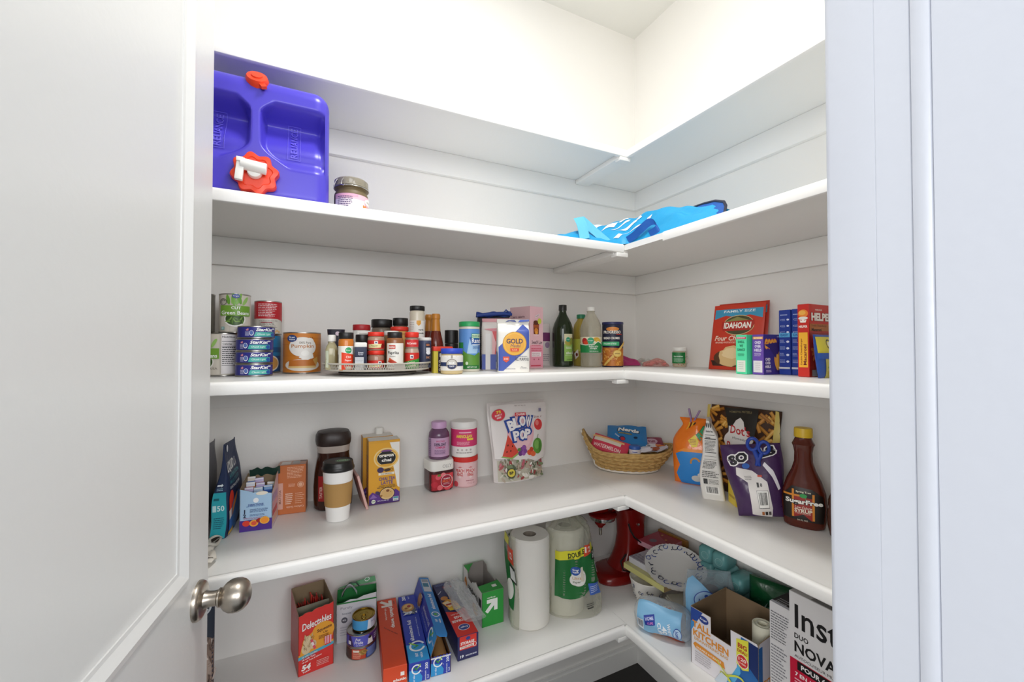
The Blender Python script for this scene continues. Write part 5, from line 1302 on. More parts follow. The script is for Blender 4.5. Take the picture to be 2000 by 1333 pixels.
# ================================================================ shelf 4: woven basket with sweets in the corner
BX, BY = -.205, -.170
def make_basket():
    root = thing('woven_basket', 'boat shaped woven seagrass basket with white binding, full of sweets', 'basket', (BX, BY, Z4), -35)
    ST = mat('#c09a5c', .75, kind='weave')
    nt = ST.node_tree; b = nt.nodes['Principled BSDF']
    cr = nt.nodes.new('ShaderNodeMixRGB'); cr.inputs[1].default_value = (*lin('#d8b473'), 1); cr.inputs[2].default_value = (*lin('#9c7740'), 1)
    nt.links.new(next(n for n in nt.nodes if n.type == 'TEX_NOISE').outputs[0], cr.inputs[0]); nt.links.new(cr.outputs[0], b.inputs['Base Color'])
    A0, B0, A1, B1 = .105, .060, .178, .112
    def S(a, t, off=0.):
        ca, sa = cos(a), sin(a)
        e = t ** .75
        x = (A0 + (A1 - A0) * e) * (abs(ca) ** (1 - .25 * t)) * (1 if ca > 0 else -1)
        y = (B0 + (B1 - B0) * e) * (abs(sa) ** (1 + .15 * t)) * (1 if sa > 0 else -1)
        rim = .078 + (.070 * abs(ca) ** 5 if ca < 0 else .020 * ca ** 4)
        z = .004 + rim * t
        n = Vector((x / (A1 ** 2), y / (B1 ** 2), 0))
        n = n.normalized() if n.length else Vector((0, 0, 1))
        rows = 5
        r = t * rows; k = int(min(rows - 1, r)); f = r - k
        ph = a * 14 + (k % 2) * PI / 2 + (f - .5) * (2.2 if k % 2 else -2.2)
        d = .0105 * (sin(PI * f) ** .8) * (.22 + .78 * abs(sin(ph)) ** 1.1)
        return Vector((x, y, z)) + n * (d + off)
    nu, nv = 320, 60
    mb = MB().grid(lambda i, j: S(2 * PI * i, j), nu, nv, ST).grid(lambda i, j: S(2 * PI * i, j * .98 + .01) * 1.0 - Vector((cos(2 * PI * i) * .010, sin(2 * PI * i) * .010, -.001)), 80, 10, ST, flip=True)
    mb.loft([[(A0 * cos(a) * .98, B0 * sin(a) * .98, z) for a in [2 * PI * k / 60 for k in range(60)]] for z in (.001, .006)], ST)
    mb.build('basket_body', root, sharp=75)
    rim = []
    for k in range(120):
        p = S(2 * PI * k / 120, 1.0); rim.append((p[0] * .985, p[1] * .985, p[2] + .001))
    mb = MB().tube(rim, [.0042 + .0012 * abs(sin(k * 1.57)) for k in range(120)], ST, 8, closed=True).build('basket_rim', root, sharp=75)
    BW = mat('#e3ddd2', .6)
    pts = [S(PI + .03, t, .006) for t in (1.0, .8, .6, .4, .2, .06)] + [S(PI + .03 + q, .03, .006) for q in (.4, .8, 1.2, 1.6, 2.0, 2.4, 2.8)]
    MB().tube([tuple(p) for p in pts], .0042, BW, 8).build('white_binding', root)
make_basket()
BR = R(-35)
def inb(u, v, z): return (BX + u * cos(BR) - v * sin(BR), BY + u * sin(BR) + v * cos(BR), Z4 + z)
CG = 'sweets in the woven basket'
def nerds(i):
    i.rect(-.062, .004, .062, .112, '#2a7fc0').text('Nerds', .006, .080, .026, '#1c2230', .094, .09, shear=.15).text('Nerds', .006, .081, .022, '#f3f2ee', .086, .05, shear=.15).rect(-.036, .054, .020, .062, '#6a5f3a').text('gummy clusters', -.008, .058, .006, '#c7c08a', .05, .02)
    i.ell(-.020, .032, .013, .011, '#1d3f7a').ell(-.018, .030, .009, .008, '#c03038').ell(.034, .040, .008, .007, '#16304f').text('Very', -.040, .044, .009, '#dfe6ea', .026, .03, rot=-40)
pouch('sweets_bag', 'bright blue gummy sweets bag lying on top of the basket', 'bag', inb(.002, .016, .086), -40, Bag(.160, .122, .036, 'pillow', wr=.003, seed=14), '#2a7fc0', nerds, group=CG, tilt=(-58, 0))
red_bag = pouch('sweets_bag', 'red and pink sweets bag at the pointed end of the basket', 'bag', inb(0, 0, 0), 0, Bag(.070, .146, .028, 'pillow', wr=.002, seed=15), '#d23a52', lambda i: i.rect(.004, .030, .018, .140, '#d9d0bf').rect(.018, .02, .026, .150, '#e9b878').text('WATERMELON', -.014, .08, .014, '#f2d7d2', .11, .02, rot=-90), group=CG)
zb = Vector(inb(-.150, -.012, .118)) - Vector(inb(-.006, -.068, .084))
zb.normalize(); yb = -Vector((-.5, -.62, .6)); yb = (yb - zb * yb.dot(zb)).normalized(); xb = yb.cross(zb)
red_bag.rotation_euler = Matrix((xb, yb, zb)).transposed().to_euler(); red_bag.location = inb(-.006, -.068, .084)
pouch('sweets_bag', 'green sweets bag tucked under the red one at the basket end', 'bag', inb(-.085, -.006, .050), -50, Bag(.11, .075, .026, 'pillow', wr=.002, seed=16), '#3f6a2f', lambda i: i.para(-.04, .02, .04, .05, 4, '#8aa86a', .4), group=CG, tilt=(-55, 0))
pouch('sweets_bag', 'maroon sweets bag at the far right side of the basket', 'bag', inb(.105, .020, .074), -30, Bag(.100, .075, .026, 'pillow', wr=.003, seed=17), '#8e2a48', lambda i: i.ell(0, .04, .024, .016, '#c9a6b4').text('fruit', 0, .04, .014, '#7a1f3a', .03, .03), group=CG, tilt=(-60, 0))
turned('gum_tub', 'small white gum tub with a blue lid in the middle of the basket', 'tub', inb(.022, -.056, .052), face(BX, BY), [
    ('tub_body', [(.020, 0), (.0225, .003), (.0225, .040), (.021, .043)], mat('#e6dfe0', .4), lambda i: i.poly([(-.012, .020), (-.004, .028), (.004, .022), (.014, .027), (.010, .018), (-.004, .015)], '#c84a4e').rect(-.010, .033, .010, .036, '#4a5aa8').rect(-.008, .006, .010, .012, '#b9a8b0')),
    ('tub_lid', [(.0215, .0432), (.0230, .0445), (.0230, .050), (.020, .0555), (.008, .057)], mat('#2b5fb0', .4), None)], CG)
def wrapped(label, u, v, z, cols, seed, s=1.):
    q = random.Random(seed)
    def P(i, j):
        a = 2 * PI * i; t = j * 2 - 1
        r = .013 * s * (1 - abs(t) ** 3 * .85) + (.008 * s * max(0, abs(t) - .72) / .28)
        r *= 1 + .18 * sin(5 * a + 3 * t + seed) * (.4 + abs(t))
        return Vector((t * .034 * s, r * cos(a), r * sin(a) * .8))
    o = MB().grid(P, 22, 18, mat(cols, .35, kind='wrinkle')).build('wrapped_candy', sharp=50)
    put(o, inb(u, v, z), q.uniform(-40, 40), (q.uniform(-20, 20), q.uniform(-15, 15)))
    tag(o, label, 'candy', CG)
wrapped('large white twist wrapped candy in front in the basket', .070, -.048, .092, '#dddbe2', 3, 1.1)
wrapped('white twist wrapped candy lying by the maroon bag', .096, -.022, .100, '#e6e3e6', 5, .9)
wrapped('orange twist wrapped candy at the right end of the basket', .118, -.014, .098, '#d9773a', 7, .75)
wrapped('grey white twist wrapped candy at the right basket rim', .126, -.036, .094, '#cfc9d0', 9, .8)
wrapped('brown twist wrapped candy among the white ones', .104, -.048, .096, '#a8583a', 12, .7)

# ================================================================ shelf 4, right wall run
def cheese(i):
    i.poly([(-.046, .004), (.070, .004), (.070, .116), (.045, .128), (-.024, .128), (-.060, .108), (-.046, .070), (-.062, .036)], '#2c86d2').poly([(-.052, .120), (.074, .122), (.074, .130), (-.03, .132)], '#f0912c')
    i.ell(-.012, .076, .012, .012, '#2c86d2'); i.ring(.008, .086, .018, .018, .006, '#c8893a', a0=20, a1=200).ell(.012, .030, .018, .012, '#d9d4cc').ell(.026, .044, .011, .009, '#e6e2da').ell(.036, .030, .010, .009, '#c4b8ac').ell(.032, .060, .009, .008, '#b9b0b4')
    i.otext('PUFFS', .040, .188, .022, '#3fae74', '#1a4a38', .056, .06, .11, rot=34).poly([(-.018, .160), (.006, .182), (.018, .160), (.012, .140), (-.004, .138)], '#ecd32f').para(-.012, .146, .010, .166, 4, '#b0682a', .5)
    for k in range(4): i.line(-.036 + .012 * k, .196 + .006 * k, -.024 + .012 * k, .222, .005, ('#e6c03a', '#2a1d14')[k % 2])
cheese_bag = Bag(.150, .236, .085, 'pillow', lean=.03, wr=.006, seed=41, wid=lambda b: .90 + .10 * sin(PI * b) - .50 * smooth(.62, 1, b) + .28 * smooth(.88, 1, b), thick=lambda b: (max(0., sin(PI * min(1, b ** .8))) ** .5) * .97 + .03)
pouch('snack_bag', 'shiny orange and blue cheese puff bag clipped shut with a purple clothespin', 'bag', (-.118, -.425, Z4), -58, cheese_bag, mat('#ee7a1c', .22, kind='wrinkle'), cheese, tilt=(0, 0))
def clothespin():
    root = thing('clothespin', 'lilac plastic clothespin gripping the top of the orange snack bag', 'clothespin', (-.123, -.421, Z4 + .222), -58, tilt=(0, 8))
    PU = mat('#8a6a94', .4)
    for s in (-1, 1):
        P = [(s * .002, 0, -.022), (s * .005, 0, -.004), (s * .006, 0, .010), (s * .013, 0, .030), (s * .018, 0, .046)]
        b = MB().loft([[(x - .0032, -.006, z), (x + .0032, -.006, z), (x + .0032, .006, z), (x - .0032, .006, z)] for x, _, z in P], PU).build('arm', root, bevel=.0012)
    MB().tube([(.006 * cos(a), .0072, .004 + .006 * sin(a)) for a in [2 * PI * k / 16 for k in range(16)]], .0011, METAL, 8, closed=True).build('spring', root)
clothespin()
# white pouch seen from its printed gusset
def nut_side(i):
    for k in range(3): i.ell(-.013 + .013 * k, .238, .0048, .0085, '#2a2826')
    i.text('Nutrition Facts', 0, .219, .0065, '#2b2a2a', .044, .03)
    for v, t in ((.206, .0018), (.193, .003), (.150, .0022), (.138, .001), (.128, .001)): i.rect(-.024, v, .024, v + t, '#3a3938')
    i.text('Calories', -.010, .199, .0055, '#2b2a2a', .022, .03).para(-.024, .155, .024, .190, 8, '#55524f', .4).para(-.026, .098, .026, .124, 6, '#55524f', .45, 3).para(-.026, .070, .026, .092, 4, '#55524f', .45, 5).rect(-.022, .050, -.010, .066, '#2b2a2a').para(-.006, .050, .024, .066, 4, '#66625f', .4).bars(-.020, .018, .022, .044)
def white_pouch():
    w, d, h = .096, .068, .252
    ry = lambda b: (d / 2) * (1.0 - .30 * smooth(.25, .6, b) - .55 * smooth(.75, 1, b))
    rings = []
    for q in [k / 20 for k in range(21)]:
        rings.append([(x, y + .004 * sin(6 * q) + .018 * q, z) for x, y, z in sring(w / 2 * (1 - .06 * q), ry(q), q * h, 10., 64)])
    mb = MB().loft(rings, mat('#e6e3de', .35, kind='wrinkle'))
    i = Ink(mb, lambda u, v, hh: Vector((-w / 2 * (1 - .06 * v / h) - hh, .004 * sin(6 * v / h) + .018 * v / h - u * max(.42, ry(v / h) / (d / 2)), v)), .01, .0012)
    nut_side(i)
    o = mb.build('snack_pouch', sharp=50)
    tag(put(o, (-.158, -.535, Z4), 38), 'white snack pouch with a black nutrition panel facing the doorway', 'pouch')
white_pouch()
def dots(i):
    w, h = .214, .285
    q = random.Random(77)
    i.rect(-.114, .02, .114, .283, '#4a2a12')
    for k in range(105):
        u, v = q.uniform(-.104, .104), q.uniform(.03, .274)
        if abs(u) < .045 and v > .20: continue
        a = R(q.choice((35, 50, 120, 135, 15, 160)) + q.uniform(-15, 15)); l = q.uniform(.014, .022)
        c1, c2 = q.choice((('#c98a2c', '#dda24a'), ('#b5741f', '#cf9038'), ('#dba03c', '#ecc06a'), ('#9a5f1c', '#b97c2e')))
        i.line(u - l * cos(a), v - l * sin(a), u + l * cos(a), v + l * sin(a), .0105, c1).line(u - l * .9 * cos(a), v - l * .9 * sin(a) + .001, u + l * .9 * cos(a), v + l * .9 * sin(a) + .001, .0045, c2)
    i.poly([(-.052, .279), (.056, .279), (.050, .20), (.030, .165), (-.030, .165), (-.044, .215)], '#1f1a12').text('HOMESTYLE PRETZELS', 0, .268, .006, '#8a7c54', .075, .01)
    i.poly([(-.012, .240), (.004, .250), (.016, .238), (.020, .215), (.050, .178), (.044, .165), (.018, .160), (.010, .120), (-.008, .112), (-.016, .122), (-.036, .120), (-.040, .150), (-.052, .168), (-.050, .182), (-.038, .196), (-.040, .218), (-.026, .216)], '#e9e5e2')
    i.text("Dot's", .002, .207, .031, '#c02a30', .066, .02).text('Homestyle', .004, .177, .010, '#2a2622', .05, .0, shear=.2).text('Pretzels', .002, .152, .024, '#c02a30', .078, .02)
    i.rect(-.116, .02, -.106, .283, '#d9c264').rect(.106, .02, .116, .283, '#d9c264')
dots_bag = Bag(.232, .285, .036, 'stand', lean=.13, wr=.002, seed=43, wid=lambda b: .84 + .16 * smooth(.3, 1, b))
pouch('snack_bag', 'pretzel bag with brown pretzel sticks and a white splash, leaning on the right wall', 'bag', (-.064, -.562, Z4), -80, dots_bag, '#3c2412', dots)
carton('snack_box', 'small yellow box mostly hidden behind the purple popcorn bag', 'box', (-.152, -.628, Z4), .055, .055, .080, -32, {'all': '#d9b93a', 'left': '#e6cc4a', 'front': '#e0c244'}, {'left': lambda i: i.rect(-.02, .02, .02, .028, '#b9962a'), 'front': lambda i: i.para(-.024, .01, .02, .06, 5, '#b9962a', .3)})
def popcorn(i):
    i.poly([(-.030, .012), (.034, .004), (.040, .03), (.030, .10), (-.006, .128), (-.046, .138), (-.050, .118), (-.024, .098)], '#ded9d6').rect(-.004, .030, .030, .078, '#2a2a2a').bars(-.003, .032, .029, .077, '#1c1c1c').text('8', .012, .092, .009, '#2a2a2a', None, .03).rect(.0, .086, .006, .098, '#3a3838').rect(.006, .112, .018, .117, '#c8452a').para(-.030, .104, -.010, .116, 3, '#8a8684', .4)
    for k, c in enumerate(('#a8622c', '#2a2422', '#4a4240')): i.rect(.002 + .011 * k, .012, .010 + .011 * k, .022, c)
    i.poly([(.030, .150), (.048, .128), (.066, .08), (.060, .076), (.044, .112), (.024, .142)], '#e3dfe6')
    i.otext('SO', -.036, .160, .026, '#1c1820', '#f2efee', .050, .06, .15, rot=16).otext('LS', .040, .176, .022, '#1c1820', '#f2efee', .044, .06, .15, rot=14).ell(-.020, .140, .010, .007, '#2f5fb0')
pop_bag = Bag(.158, .196, .075, 'pillow', lean=.22, wr=.005, seed=47, wid=lambda b: .74 + .26 * smooth(.1, .8, b), thick=lambda b: (max(0., sin(PI * min(1, b ** .75))) ** .55) * .95 + .05)
pouch('snack_bag', 'purple popcorn bag with a white barcode panel, folded and clipped', 'bag', (-.204, -.728, Z4 + .008), -52, pop_bag, mat('#412552', .3, kind='wrinkle'), popcorn, tilt=(0, -8))
def bag_clip():
    root = thing('bag_clip', 'royal blue two ring bag clip on the purple popcorn bag', 'clip', (-.196, -.712, Z4 + .172), -52, tilt=(14, 0))
    C = mat('#1f3f9c', .35)
    for s, z in ((-1, .020), (1, .012)):
        MB().tube([(s * .014 + .013 * cos(a), -.010, z + .024 + .018 * sin(a)) for a in [2 * PI * k / 28 for k in range(28)]], .0048, C, 10, closed=True).build('finger_ring', root)
    MB().tube([(-.010, -.010, .026), (-.002, -.012, .006), (.004, -.014, -.020)], [.006, .0075, .004], C, 10).tube([(.010, -.010, .020), (.002, -.012, .004), (-.004, -.014, -.020)], [.006, .0075, .004], C, 10).build('clip_jaw', root)
bag_clip()
SYR = mat('#552012', .1)
def make_syrup(label, loc, rot, s, capc, deco, dark=SYR):
    root = thing('syrup_bottle', label, 'bottle', loc, rot, 'syrup bottles')
    secs = [(.041, 0), (.0465, .004), (.0510, .03), (.0520, .060), (.0490, .095), (.0400, .125), (.0280, .152), (.0215, .175), (.0210, .200), (.0235, .215), (.0265, .222), (.0235, .228), (.0200, .236), (.0190, .240)]
    secs = [(r * s, z * s) for r, z in secs]
    ratio = lambda z: .58 + .42 * smooth(.12 * s, .19 * s, z)
    mb = MB().rloft([(r, r * ratio(z), z) for r, z in secs], dark, 2.4, 48)
    rf = interp(secs)
    def P(u, v, h):
        r = rf(v); q = min(.995, abs(u) / r)
        return Vector((u, -r * ratio(v) * (1 - q ** 2.4) ** (1 / 2.4) - h, v))
    deco(Ink(mb, P, .006))
    mb.build('bottle_body', root)
    MB().lathe([(.0195 * s, .2402 * s), (.0215 * s, .2415 * s), (.0215 * s, .262 * s), (.0205 * s, .2655 * s), (.012 * s, .2665 * s)], capc, 32).build('bottle_cap', root)
def syrup(i):
    i.poly([(-.046, .024), (.044, .020), (.047, .060), (.043, .092), (.020, .108), (-.026, .112), (-.047, .086)], '#1c1512')
    i.rect(-.026, .030, -.021, .104, '#d9892c').rect(.020, .026, .025, .096, '#d9892c').rect(-.046, .086, -.008, .091, '#d9892c').poly([(-.021, .086), (.020, .084), (.020, .024), (.0, .040), (-.021, .030)], '#9c221c')
    i.text('Spring Tree', .0, .0985, .0058, '#e9e0c4', .034, .02).ell(.0, .089, .0085, .0055, '#2a9a4a').line(.004, .085, .007, .080, .0012, '#2a9a4a')
    i.otext('SugarFree', .001, .0715, .0160, '#f6f3ec', '#14100e', .084, .04, .10).text('Low Calorie', .0, .058, .007, '#f0e3d4', .038, .01, shear=.2).text('SYRUP', .0, .049, .0095, '#f2ead8', .040, .03).para(-.018, .040, .018, .045, 2, '#e0b8a8', .4).text('24 FL OZ', -.002, .024, .0038, '#d9cdb9', .024, .02)
make_syrup('brown sugar free syrup bottle with a yellow cap', (-.143, -.808, Z4), face(-.143, -.808, -3), 1.012, mat('#d9b32a', .4), syrup)
make_syrup('dark syrup bottle with a yellow label, half hidden by the door jamb', (-.128, -.914, Z4), face(-.128, -.914, 0), .98, mat('#6a4a24', .4), lambda i: i.rect(-.040, .050, .046, .085, '#e0b02c').rect(-.04, .094, .04, .104, '#8a6a4a'), mat('#4a2a20', .1))

# crumpled receipt by the door
def receipt():
    q = random.Random(9)
    def S(i, j):
        x = -.046 + .060 * i; y = -.075 + .150 * j
        return Vector((x + .006 * sin(9 * j), y, .003 + .009 * abs(sin(5 * i + 7 * j)) + .005 * abs(sin(13 * j - 3 * i))))
    mb = MB().grid(S, 16, 30, mat('#d9d3c8', .7, kind='wrinkle')).grid(lambda i, j: S(i, j) - Vector((0, 0, .0008)), 16, 30, mat('#d9d3c8', .7, kind='wrinkle'), flip=True)
    i = Ink(mb, surf(lambda u, v: S(u, v)), .04, .0006)
    i.rect(.62, .78, .92, .84, '#4a3a34').rect(.70, .60, .96, .64, '#6a5248').rect(.6, .9, .9, .95, '#2a2420').rect(.66, .30, .80, .40, '#a86a5a').rect(.72, .1, .9, .2, '#8a8078')
    tag(put(mb.build('crumpled_receipt', sharp=70), (-1.578, -.285, Z4), 2), 'crumpled printed paper on the shelf edge beside the door knob', 'paper')
receipt()
# ================================================================ shelf 5, back wall run
def local(x, y, rot, u, v): return (x + u * cos(R(rot)) - v * sin(R(rot)), y + u * sin(R(rot)) + v * cos(R(rot)))
def catbag(i):
    i.rect(-.08, .0, .08, .33, '#27303f').poly([(.0, .01), (.081, .002), (.081, .185), (.060, .200), (.030, .19), (.005, .15)], '#8a7468').ell(.048, .11, .030, .06, '#a89488')
    q = random.Random(3)
    for k in range(60): i.line(*(lambda u, v: (u, v, u + q.uniform(-.006, .006), v + q.uniform(.012, .026)))(q.uniform(.01, .078), q.uniform(.02, .18)), .0025, q.choice(('#4a3a34', '#c9bab0', '#6a564c', '#d9cdc4', '#3a2e2a')))
    i.ell(.052, .125, .010, .008, '#5f7f6a').ell(.052, .125, .004, .007, '#15140f').poly([(.04, .085), (.052, .085), (.046, .077)], '#b58a86').ring(.056, .268, .018, .018, .004, '#c9cdd2').text('cat', .058, .268, .014, '#dfe2e6', .02, .03)
pouch('pet_food_bag', 'tall navy pet food bag with a tabby cat picture, mostly behind the door', 'bag', (-1.660, -.215, Z5), 4, Bag(.165, .335, .075, 'stand', lean=.03, wr=.003, seed=51), '#27303f', catbag)

def make_treat_box():
    w, d = .093, .134
    x, y, rot = -1.354, -.104, 9
    root = thing('treat_box', 'tall red cat treat box, torn open, nearest the door', 'box', (x, y, Z5), rot)
    front = [(-w / 2, .165), (-.036, .166), (-.030, .170), (-.020, .1705), (-.012, .168), (-.004, .173), (.006, .1745), (.014, .1735), (.022, .176), (.034, .1745), (w / 2, .179)]
    mb = MB()
    F = tray(mb, w, d, {'front': front, 'back': .182, 'left': [(-d / 2, .182), (d / 2, .166)], 'right': [(-d / 2, .179), (d / 2, .182)]}, {'all': '#c9322f', 'front': '#d8322c', 'left': '#c04a48'})
    i = Ink(mb, F['front'])
    i.otext('Delectables', .001, .136, .020, '#f6f1ec', '#b0201c', .078, .02, .05, rot=7, shear=.25)
    i.ell(.018, .104, .030, .027, '#e8a02c').poly([(-.042, .058), (.040, .070), (.046, .098), (-.010, .112), (-.034, .096)], '#e8a02c').poly([(-w / 2 + .001, .046), (w / 2 - .001, .060), (w / 2 - .001, .072), (-w / 2 + .001, .058)], '#e8a02c').poly([(-w / 2 + .0005, .044), (w / 2 - .0005, .058), (w / 2 - .0005, .066), (-w / 2 + .0005, .053)], '#4aa8c4')
    i.text('Squeeze', .021, .110, .0115, '#5a2414', .040, .02, rot=8, shear=.2).text('Up', .024, .100, .006, '#5a2414', .012, .02, rot=8).para(.006, .084, .034, .095, 3, '#7a3a1a', .5)
    q = random.Random(2)
    for u, v, a, b in ((-.022, .090, .012, .012), (-.026, .072, .012, .016), (-.010, .078, .010, .012), (-.022, .100, .008, .006)): i.ell(u, v, a, b, '#d9c29a')
    i.poly([(-.032, .100), (-.030, .112), (-.025, .104)], '#c9ae80').poly([(-.014, .104), (-.009, .112), (-.010, .100)], '#c9ae80')
    for k in range(26): i.line(*(lambda u, v: (u, v, u + q.uniform(-.004, .004), v + .006))(q.uniform(-.036, -.004), q.uniform(.062, .100)), .001, q.choice(('#a88a58', '#efe0bc', '#8a6a44')))
    i.line(-.014, .094, -.004, .066, .006, '#d84a5a').line(-.012, .086, -.008, .076, .006, '#f0dada').poly([(.022, .064), (.038, .066), (.041, .086), (.019, .083)], '#d83a2c')
    for k in range(3): i.rect(.0215 + .0065 * k, .068, .026 + .0065 * k, .090, '#e8a6b4')
    i.text('18 with Chicken', -.018, .0555, .004, '#f6e8d0', .040, .02, rot=8).text('18 with Tuna', -.020, .0475, .0042, '#eef6f8', .034, .02, rot=8).text('18 with Tuna & Salmon', -.012, .0415, .0040, '#f6e4e0', .050, .02, rot=8)
    i.text('54', -.027, .024, .0155, '#f8f4f0', .024, .05, shear=.15).text('Tubes', -.026, .0125, .004, '#f8f4f0', .020, .03, rot=8).para(.0, .014, .034, .032, 4, '#f0b8b0', .4)
    mb.build('box_walls', root)
    MB().box(-w / 2 + .003, w / 2 - .003, -.018, -.0165, .004, .164, mat('#8f8a78', .8)).build('divider', root)
    for k in range(14):
        u = -.036 + .0055 * k if k < 13 else .03; v = .018 + .012 * (k % 3)
        h = .150 + q.uniform(-.014, .014)
        s = MB().loft([[(-.0015, -.009, z), (.0015, -.009, z), (.0015, .009, z), (-.0015, .009, z)] for z in (0, h)], mat(('#c2302a', '#a8241f', '#d8483a')[k % 3], .3))
        o = s.build('treat_tube')
        xx, yy = local(x, y, rot, u, v)
        put(o, (xx, yy, Z5 + .0032), rot + q.uniform(-8, 8), (q.uniform(-2, 2), q.uniform(-3, 3)))
        tag(o, 'red treat tube standing in the torn red box', 'treat tube', 'treat tubes in the red box')
make_treat_box()

def make_bag_box():
    w, d = .118, .052
    x, y, rot = -1.2235, -.0625, -7
    root = thing('liner_box', 'white and green bag box standing open behind the pet food cans', 'box', (x, y, Z5), rot)
    mb = MB()
    F = tray(mb, w, d, {'front': [(-w / 2, .120), (-.04, .122), (-.02, .129), (.0, .127), (.02, .134), (w / 2, .138)], 'back': .138, 'left': [(-d / 2, .138), (d / 2, .120)], 'right': .140}, {'all': '#d9d9dd', 'back': '#1f7a38'}, inner=mat('#2a7d40', .5))
    i = Ink(mb, F['front'])
    i.rect(-w / 2, .118, w / 2, .1225, '#1f7a38').text('Purely', -.030, .104, .010, '#8a8a94', .034, .0).text('Source', -.030, .088, .006, '#8a8a94', .026, .02).ell(-.036, .068, .009, .009, '#55555f').text('eco', -.036, .068, .005, '#e6e6ea', .010, .02).para(-.048, .02, -.016, .05, 4, '#b4b4bc', .3)
    mb.build('box_walls', root)
    G = mat('#2a8a44', .4)
    fl = MB().loft([[(-.058, .024, .142), (.058, .024, .146), (.058, .026, .146), (-.058, .026, .142)], [(-.010, .028, .152), (.054, .028, .162), (.054, .030, .162), (-.010, .030, .152)]], G)
    Ink(fl, flat((0, .0255, .152), (1, 0, .08), (0, .2, 1))).ring(.030, .002, .008, .006, .002, '#d9eadd')
    fl.build('green_flap', root)
    MB().grid(lambda a, b: Vector((-.046 + .046 * a, -.004 + .018 * b, .128 + .034 * sin(PI * a) * (1 - .3 * b) + .004 * sin(9 * b))), 16, 8, mat('#b9bcc2', .25, kind='wrinkle')).build('plastic_liner', root, sharp=70)
    MB().tube([(-.044, .004, .126), (-.036, .004, .150), (-.022, .004, .164), (-.004, .004, .164), (.006, .004, .150)], .0022, mat('#153a26', .4), 8).build('drawstring', root)
make_bag_box()
PG = 'pet food cans'
def pet_low(i):
    i.rect(-.08, .0036, .08, .0322, '#4a2a20').rect(-.028, .0036, .012, .0322, '#c8482c').ell(.004, .022, .012, .008, '#a8823c').rect(.014, .0036, .07, .0322, '#3a5aa8').para(.017, .006, .050, .030, 7, '#a9bbe0', .4).rect(-.024, .024, -.006, .030, '#f0e6d9').para(-.024, .006, .0, .022, 5, '#f0c0a8', .4)
    for k in range(9): i.ell(-.002 + .0022 * k, .019 + .003 * (k % 3), .003, .0012, ('#c9a24a', '#8a6428')[k % 2], 40 * k)
def pet_mid(i):
    i.rect(-.08, .0036, .08, .0322, '#5a5cc0').rect(.022, .0036, .08, .0322, '#4a2a6e').poly([(-.040, .0322), (-.032, .0322), (-.022, .0036), (-.040, .0036)], '#3a2a5e').rect(-.042, .008, -.032, .018, '#e9e6ea').text('Pet', -.010, .0245, .0078, '#f6f4f4', .014, .01, shear=.15).text('Pride', -.008, .0155, .0085, '#f6f4f4', .024, .01, shear=.15).text('cat food', -.006, .0080, .0036, '#d8d8ee', .020, .02)
    i.poly([(.016, .0050), (.034, .0050), (.031, .022), (.026, .028), (.019, .022)], '#e6e2e0').ell(.024, .024, .0052, .0042, '#2a2626').para(.038, .010, .056, .028, 3, '#c9b8d8', .5)
can('lowest pet food can, orange and blue, of the stack of three', (-1.219, -.1445, Z5), .0428, .036, '#4a2a20', pet_low, 0, PG, 'pet_food_can')
can('periwinkle blue pet food can in the middle of the stack', (-1.2185, -.1450, Z5 + .0364), .0428, .036, '#5a5cc0', pet_mid, 0, PG, 'pet_food_can')
can('small light blue pet food can with a gold lid on top of the stack', (-1.2125, -.1420, Z5 + .0730), .0330, .0345, '#4aa0d8', lambda i: i.rect(-.06, .0036, .014, .031, '#4aa0d8').rect(.016, .0036, .06, .031, '#c9ccd8').poly([(.010, .0036), (.022, .0036), (.020, .031), (.013, .031)], '#dfe6ee').text('Fancy', .030, .022, .006, '#6a7a9a', .016, .01), 0, PG, 'pet_food_can', lidcol=mat('#a68a3c', .3, 1.))

WG = 'long kitchen wrap boxes on the lowest shelf'
def arrow(i, u, v, s, col, rot=0):
    c, q = cos(R(rot)), sin(R(rot))
    tr = lambda pts: [(u + s * (x * c - y * q), v + s * (x * q + y * c)) for x, y in pts]
    i.poly(tr([(-.5, -.32), (-.28, -.5), (.22, 0), (.22, -.36), (.5, -.36), (.5, .5), (-.36, .5), (-.36, .22), (.02, .22)]), col)
def pw_top(i):
    i.text('plastic wrap', .010, .058, .015, '#f6efe8', .110, .03, rot=-90).text('100 square feet', -.008, .078, .0075, '#f3d9cc', .062, .02, rot=-90)
    arrow(i, -.004, .136, .040, '#efe6dc', -90); i.text('up&up', .022, .134, .0045, '#5a2a20', .018, .03, rot=-90)
    i.text('This Way Up Here', .0, -.010, .005, '#8a2a18', .060, .03, rot=-50)
def pw_front(i):
    i.text('plastic', .012, .020, .010, '#f6efe8', .034, .03).rect(.014, .030, .024, .040, '#f6efe8')
carton('wrap_box', 'long orange red plastic wrap box on the lowest shelf', 'box', (-1.1390, -.1720, Z5), .0620, .325, .0570, -5.5, {'all': '#dc4a20', 'left': '#c9401c'}, {'top': pw_top, 'front': pw_front}, WG)
def logo(i, u, v, r, rot=90):
    i.ring(u, v, r, r, r * .26, '#f3f6f8', 28, 20, 340)
    c, q = cos(R(rot)), sin(R(rot))
    tr = lambda pts: [(u + r * (x * c - y * q), v + r * (x * q + y * c)) for x, y in pts]
    i.poly(tr([(-.55, .35), (-.35, .45), (0, -.25), (.9, .85), (.75, 1.0), (0, .1), (-.2, .5)]), '#8fc43a').poly(tr([(-.55, .35), (-.35, .45), (0, -.25), (.3, .1), (.1, .25), (0, .1), (-.2, .5)]), '#3f9a4a')
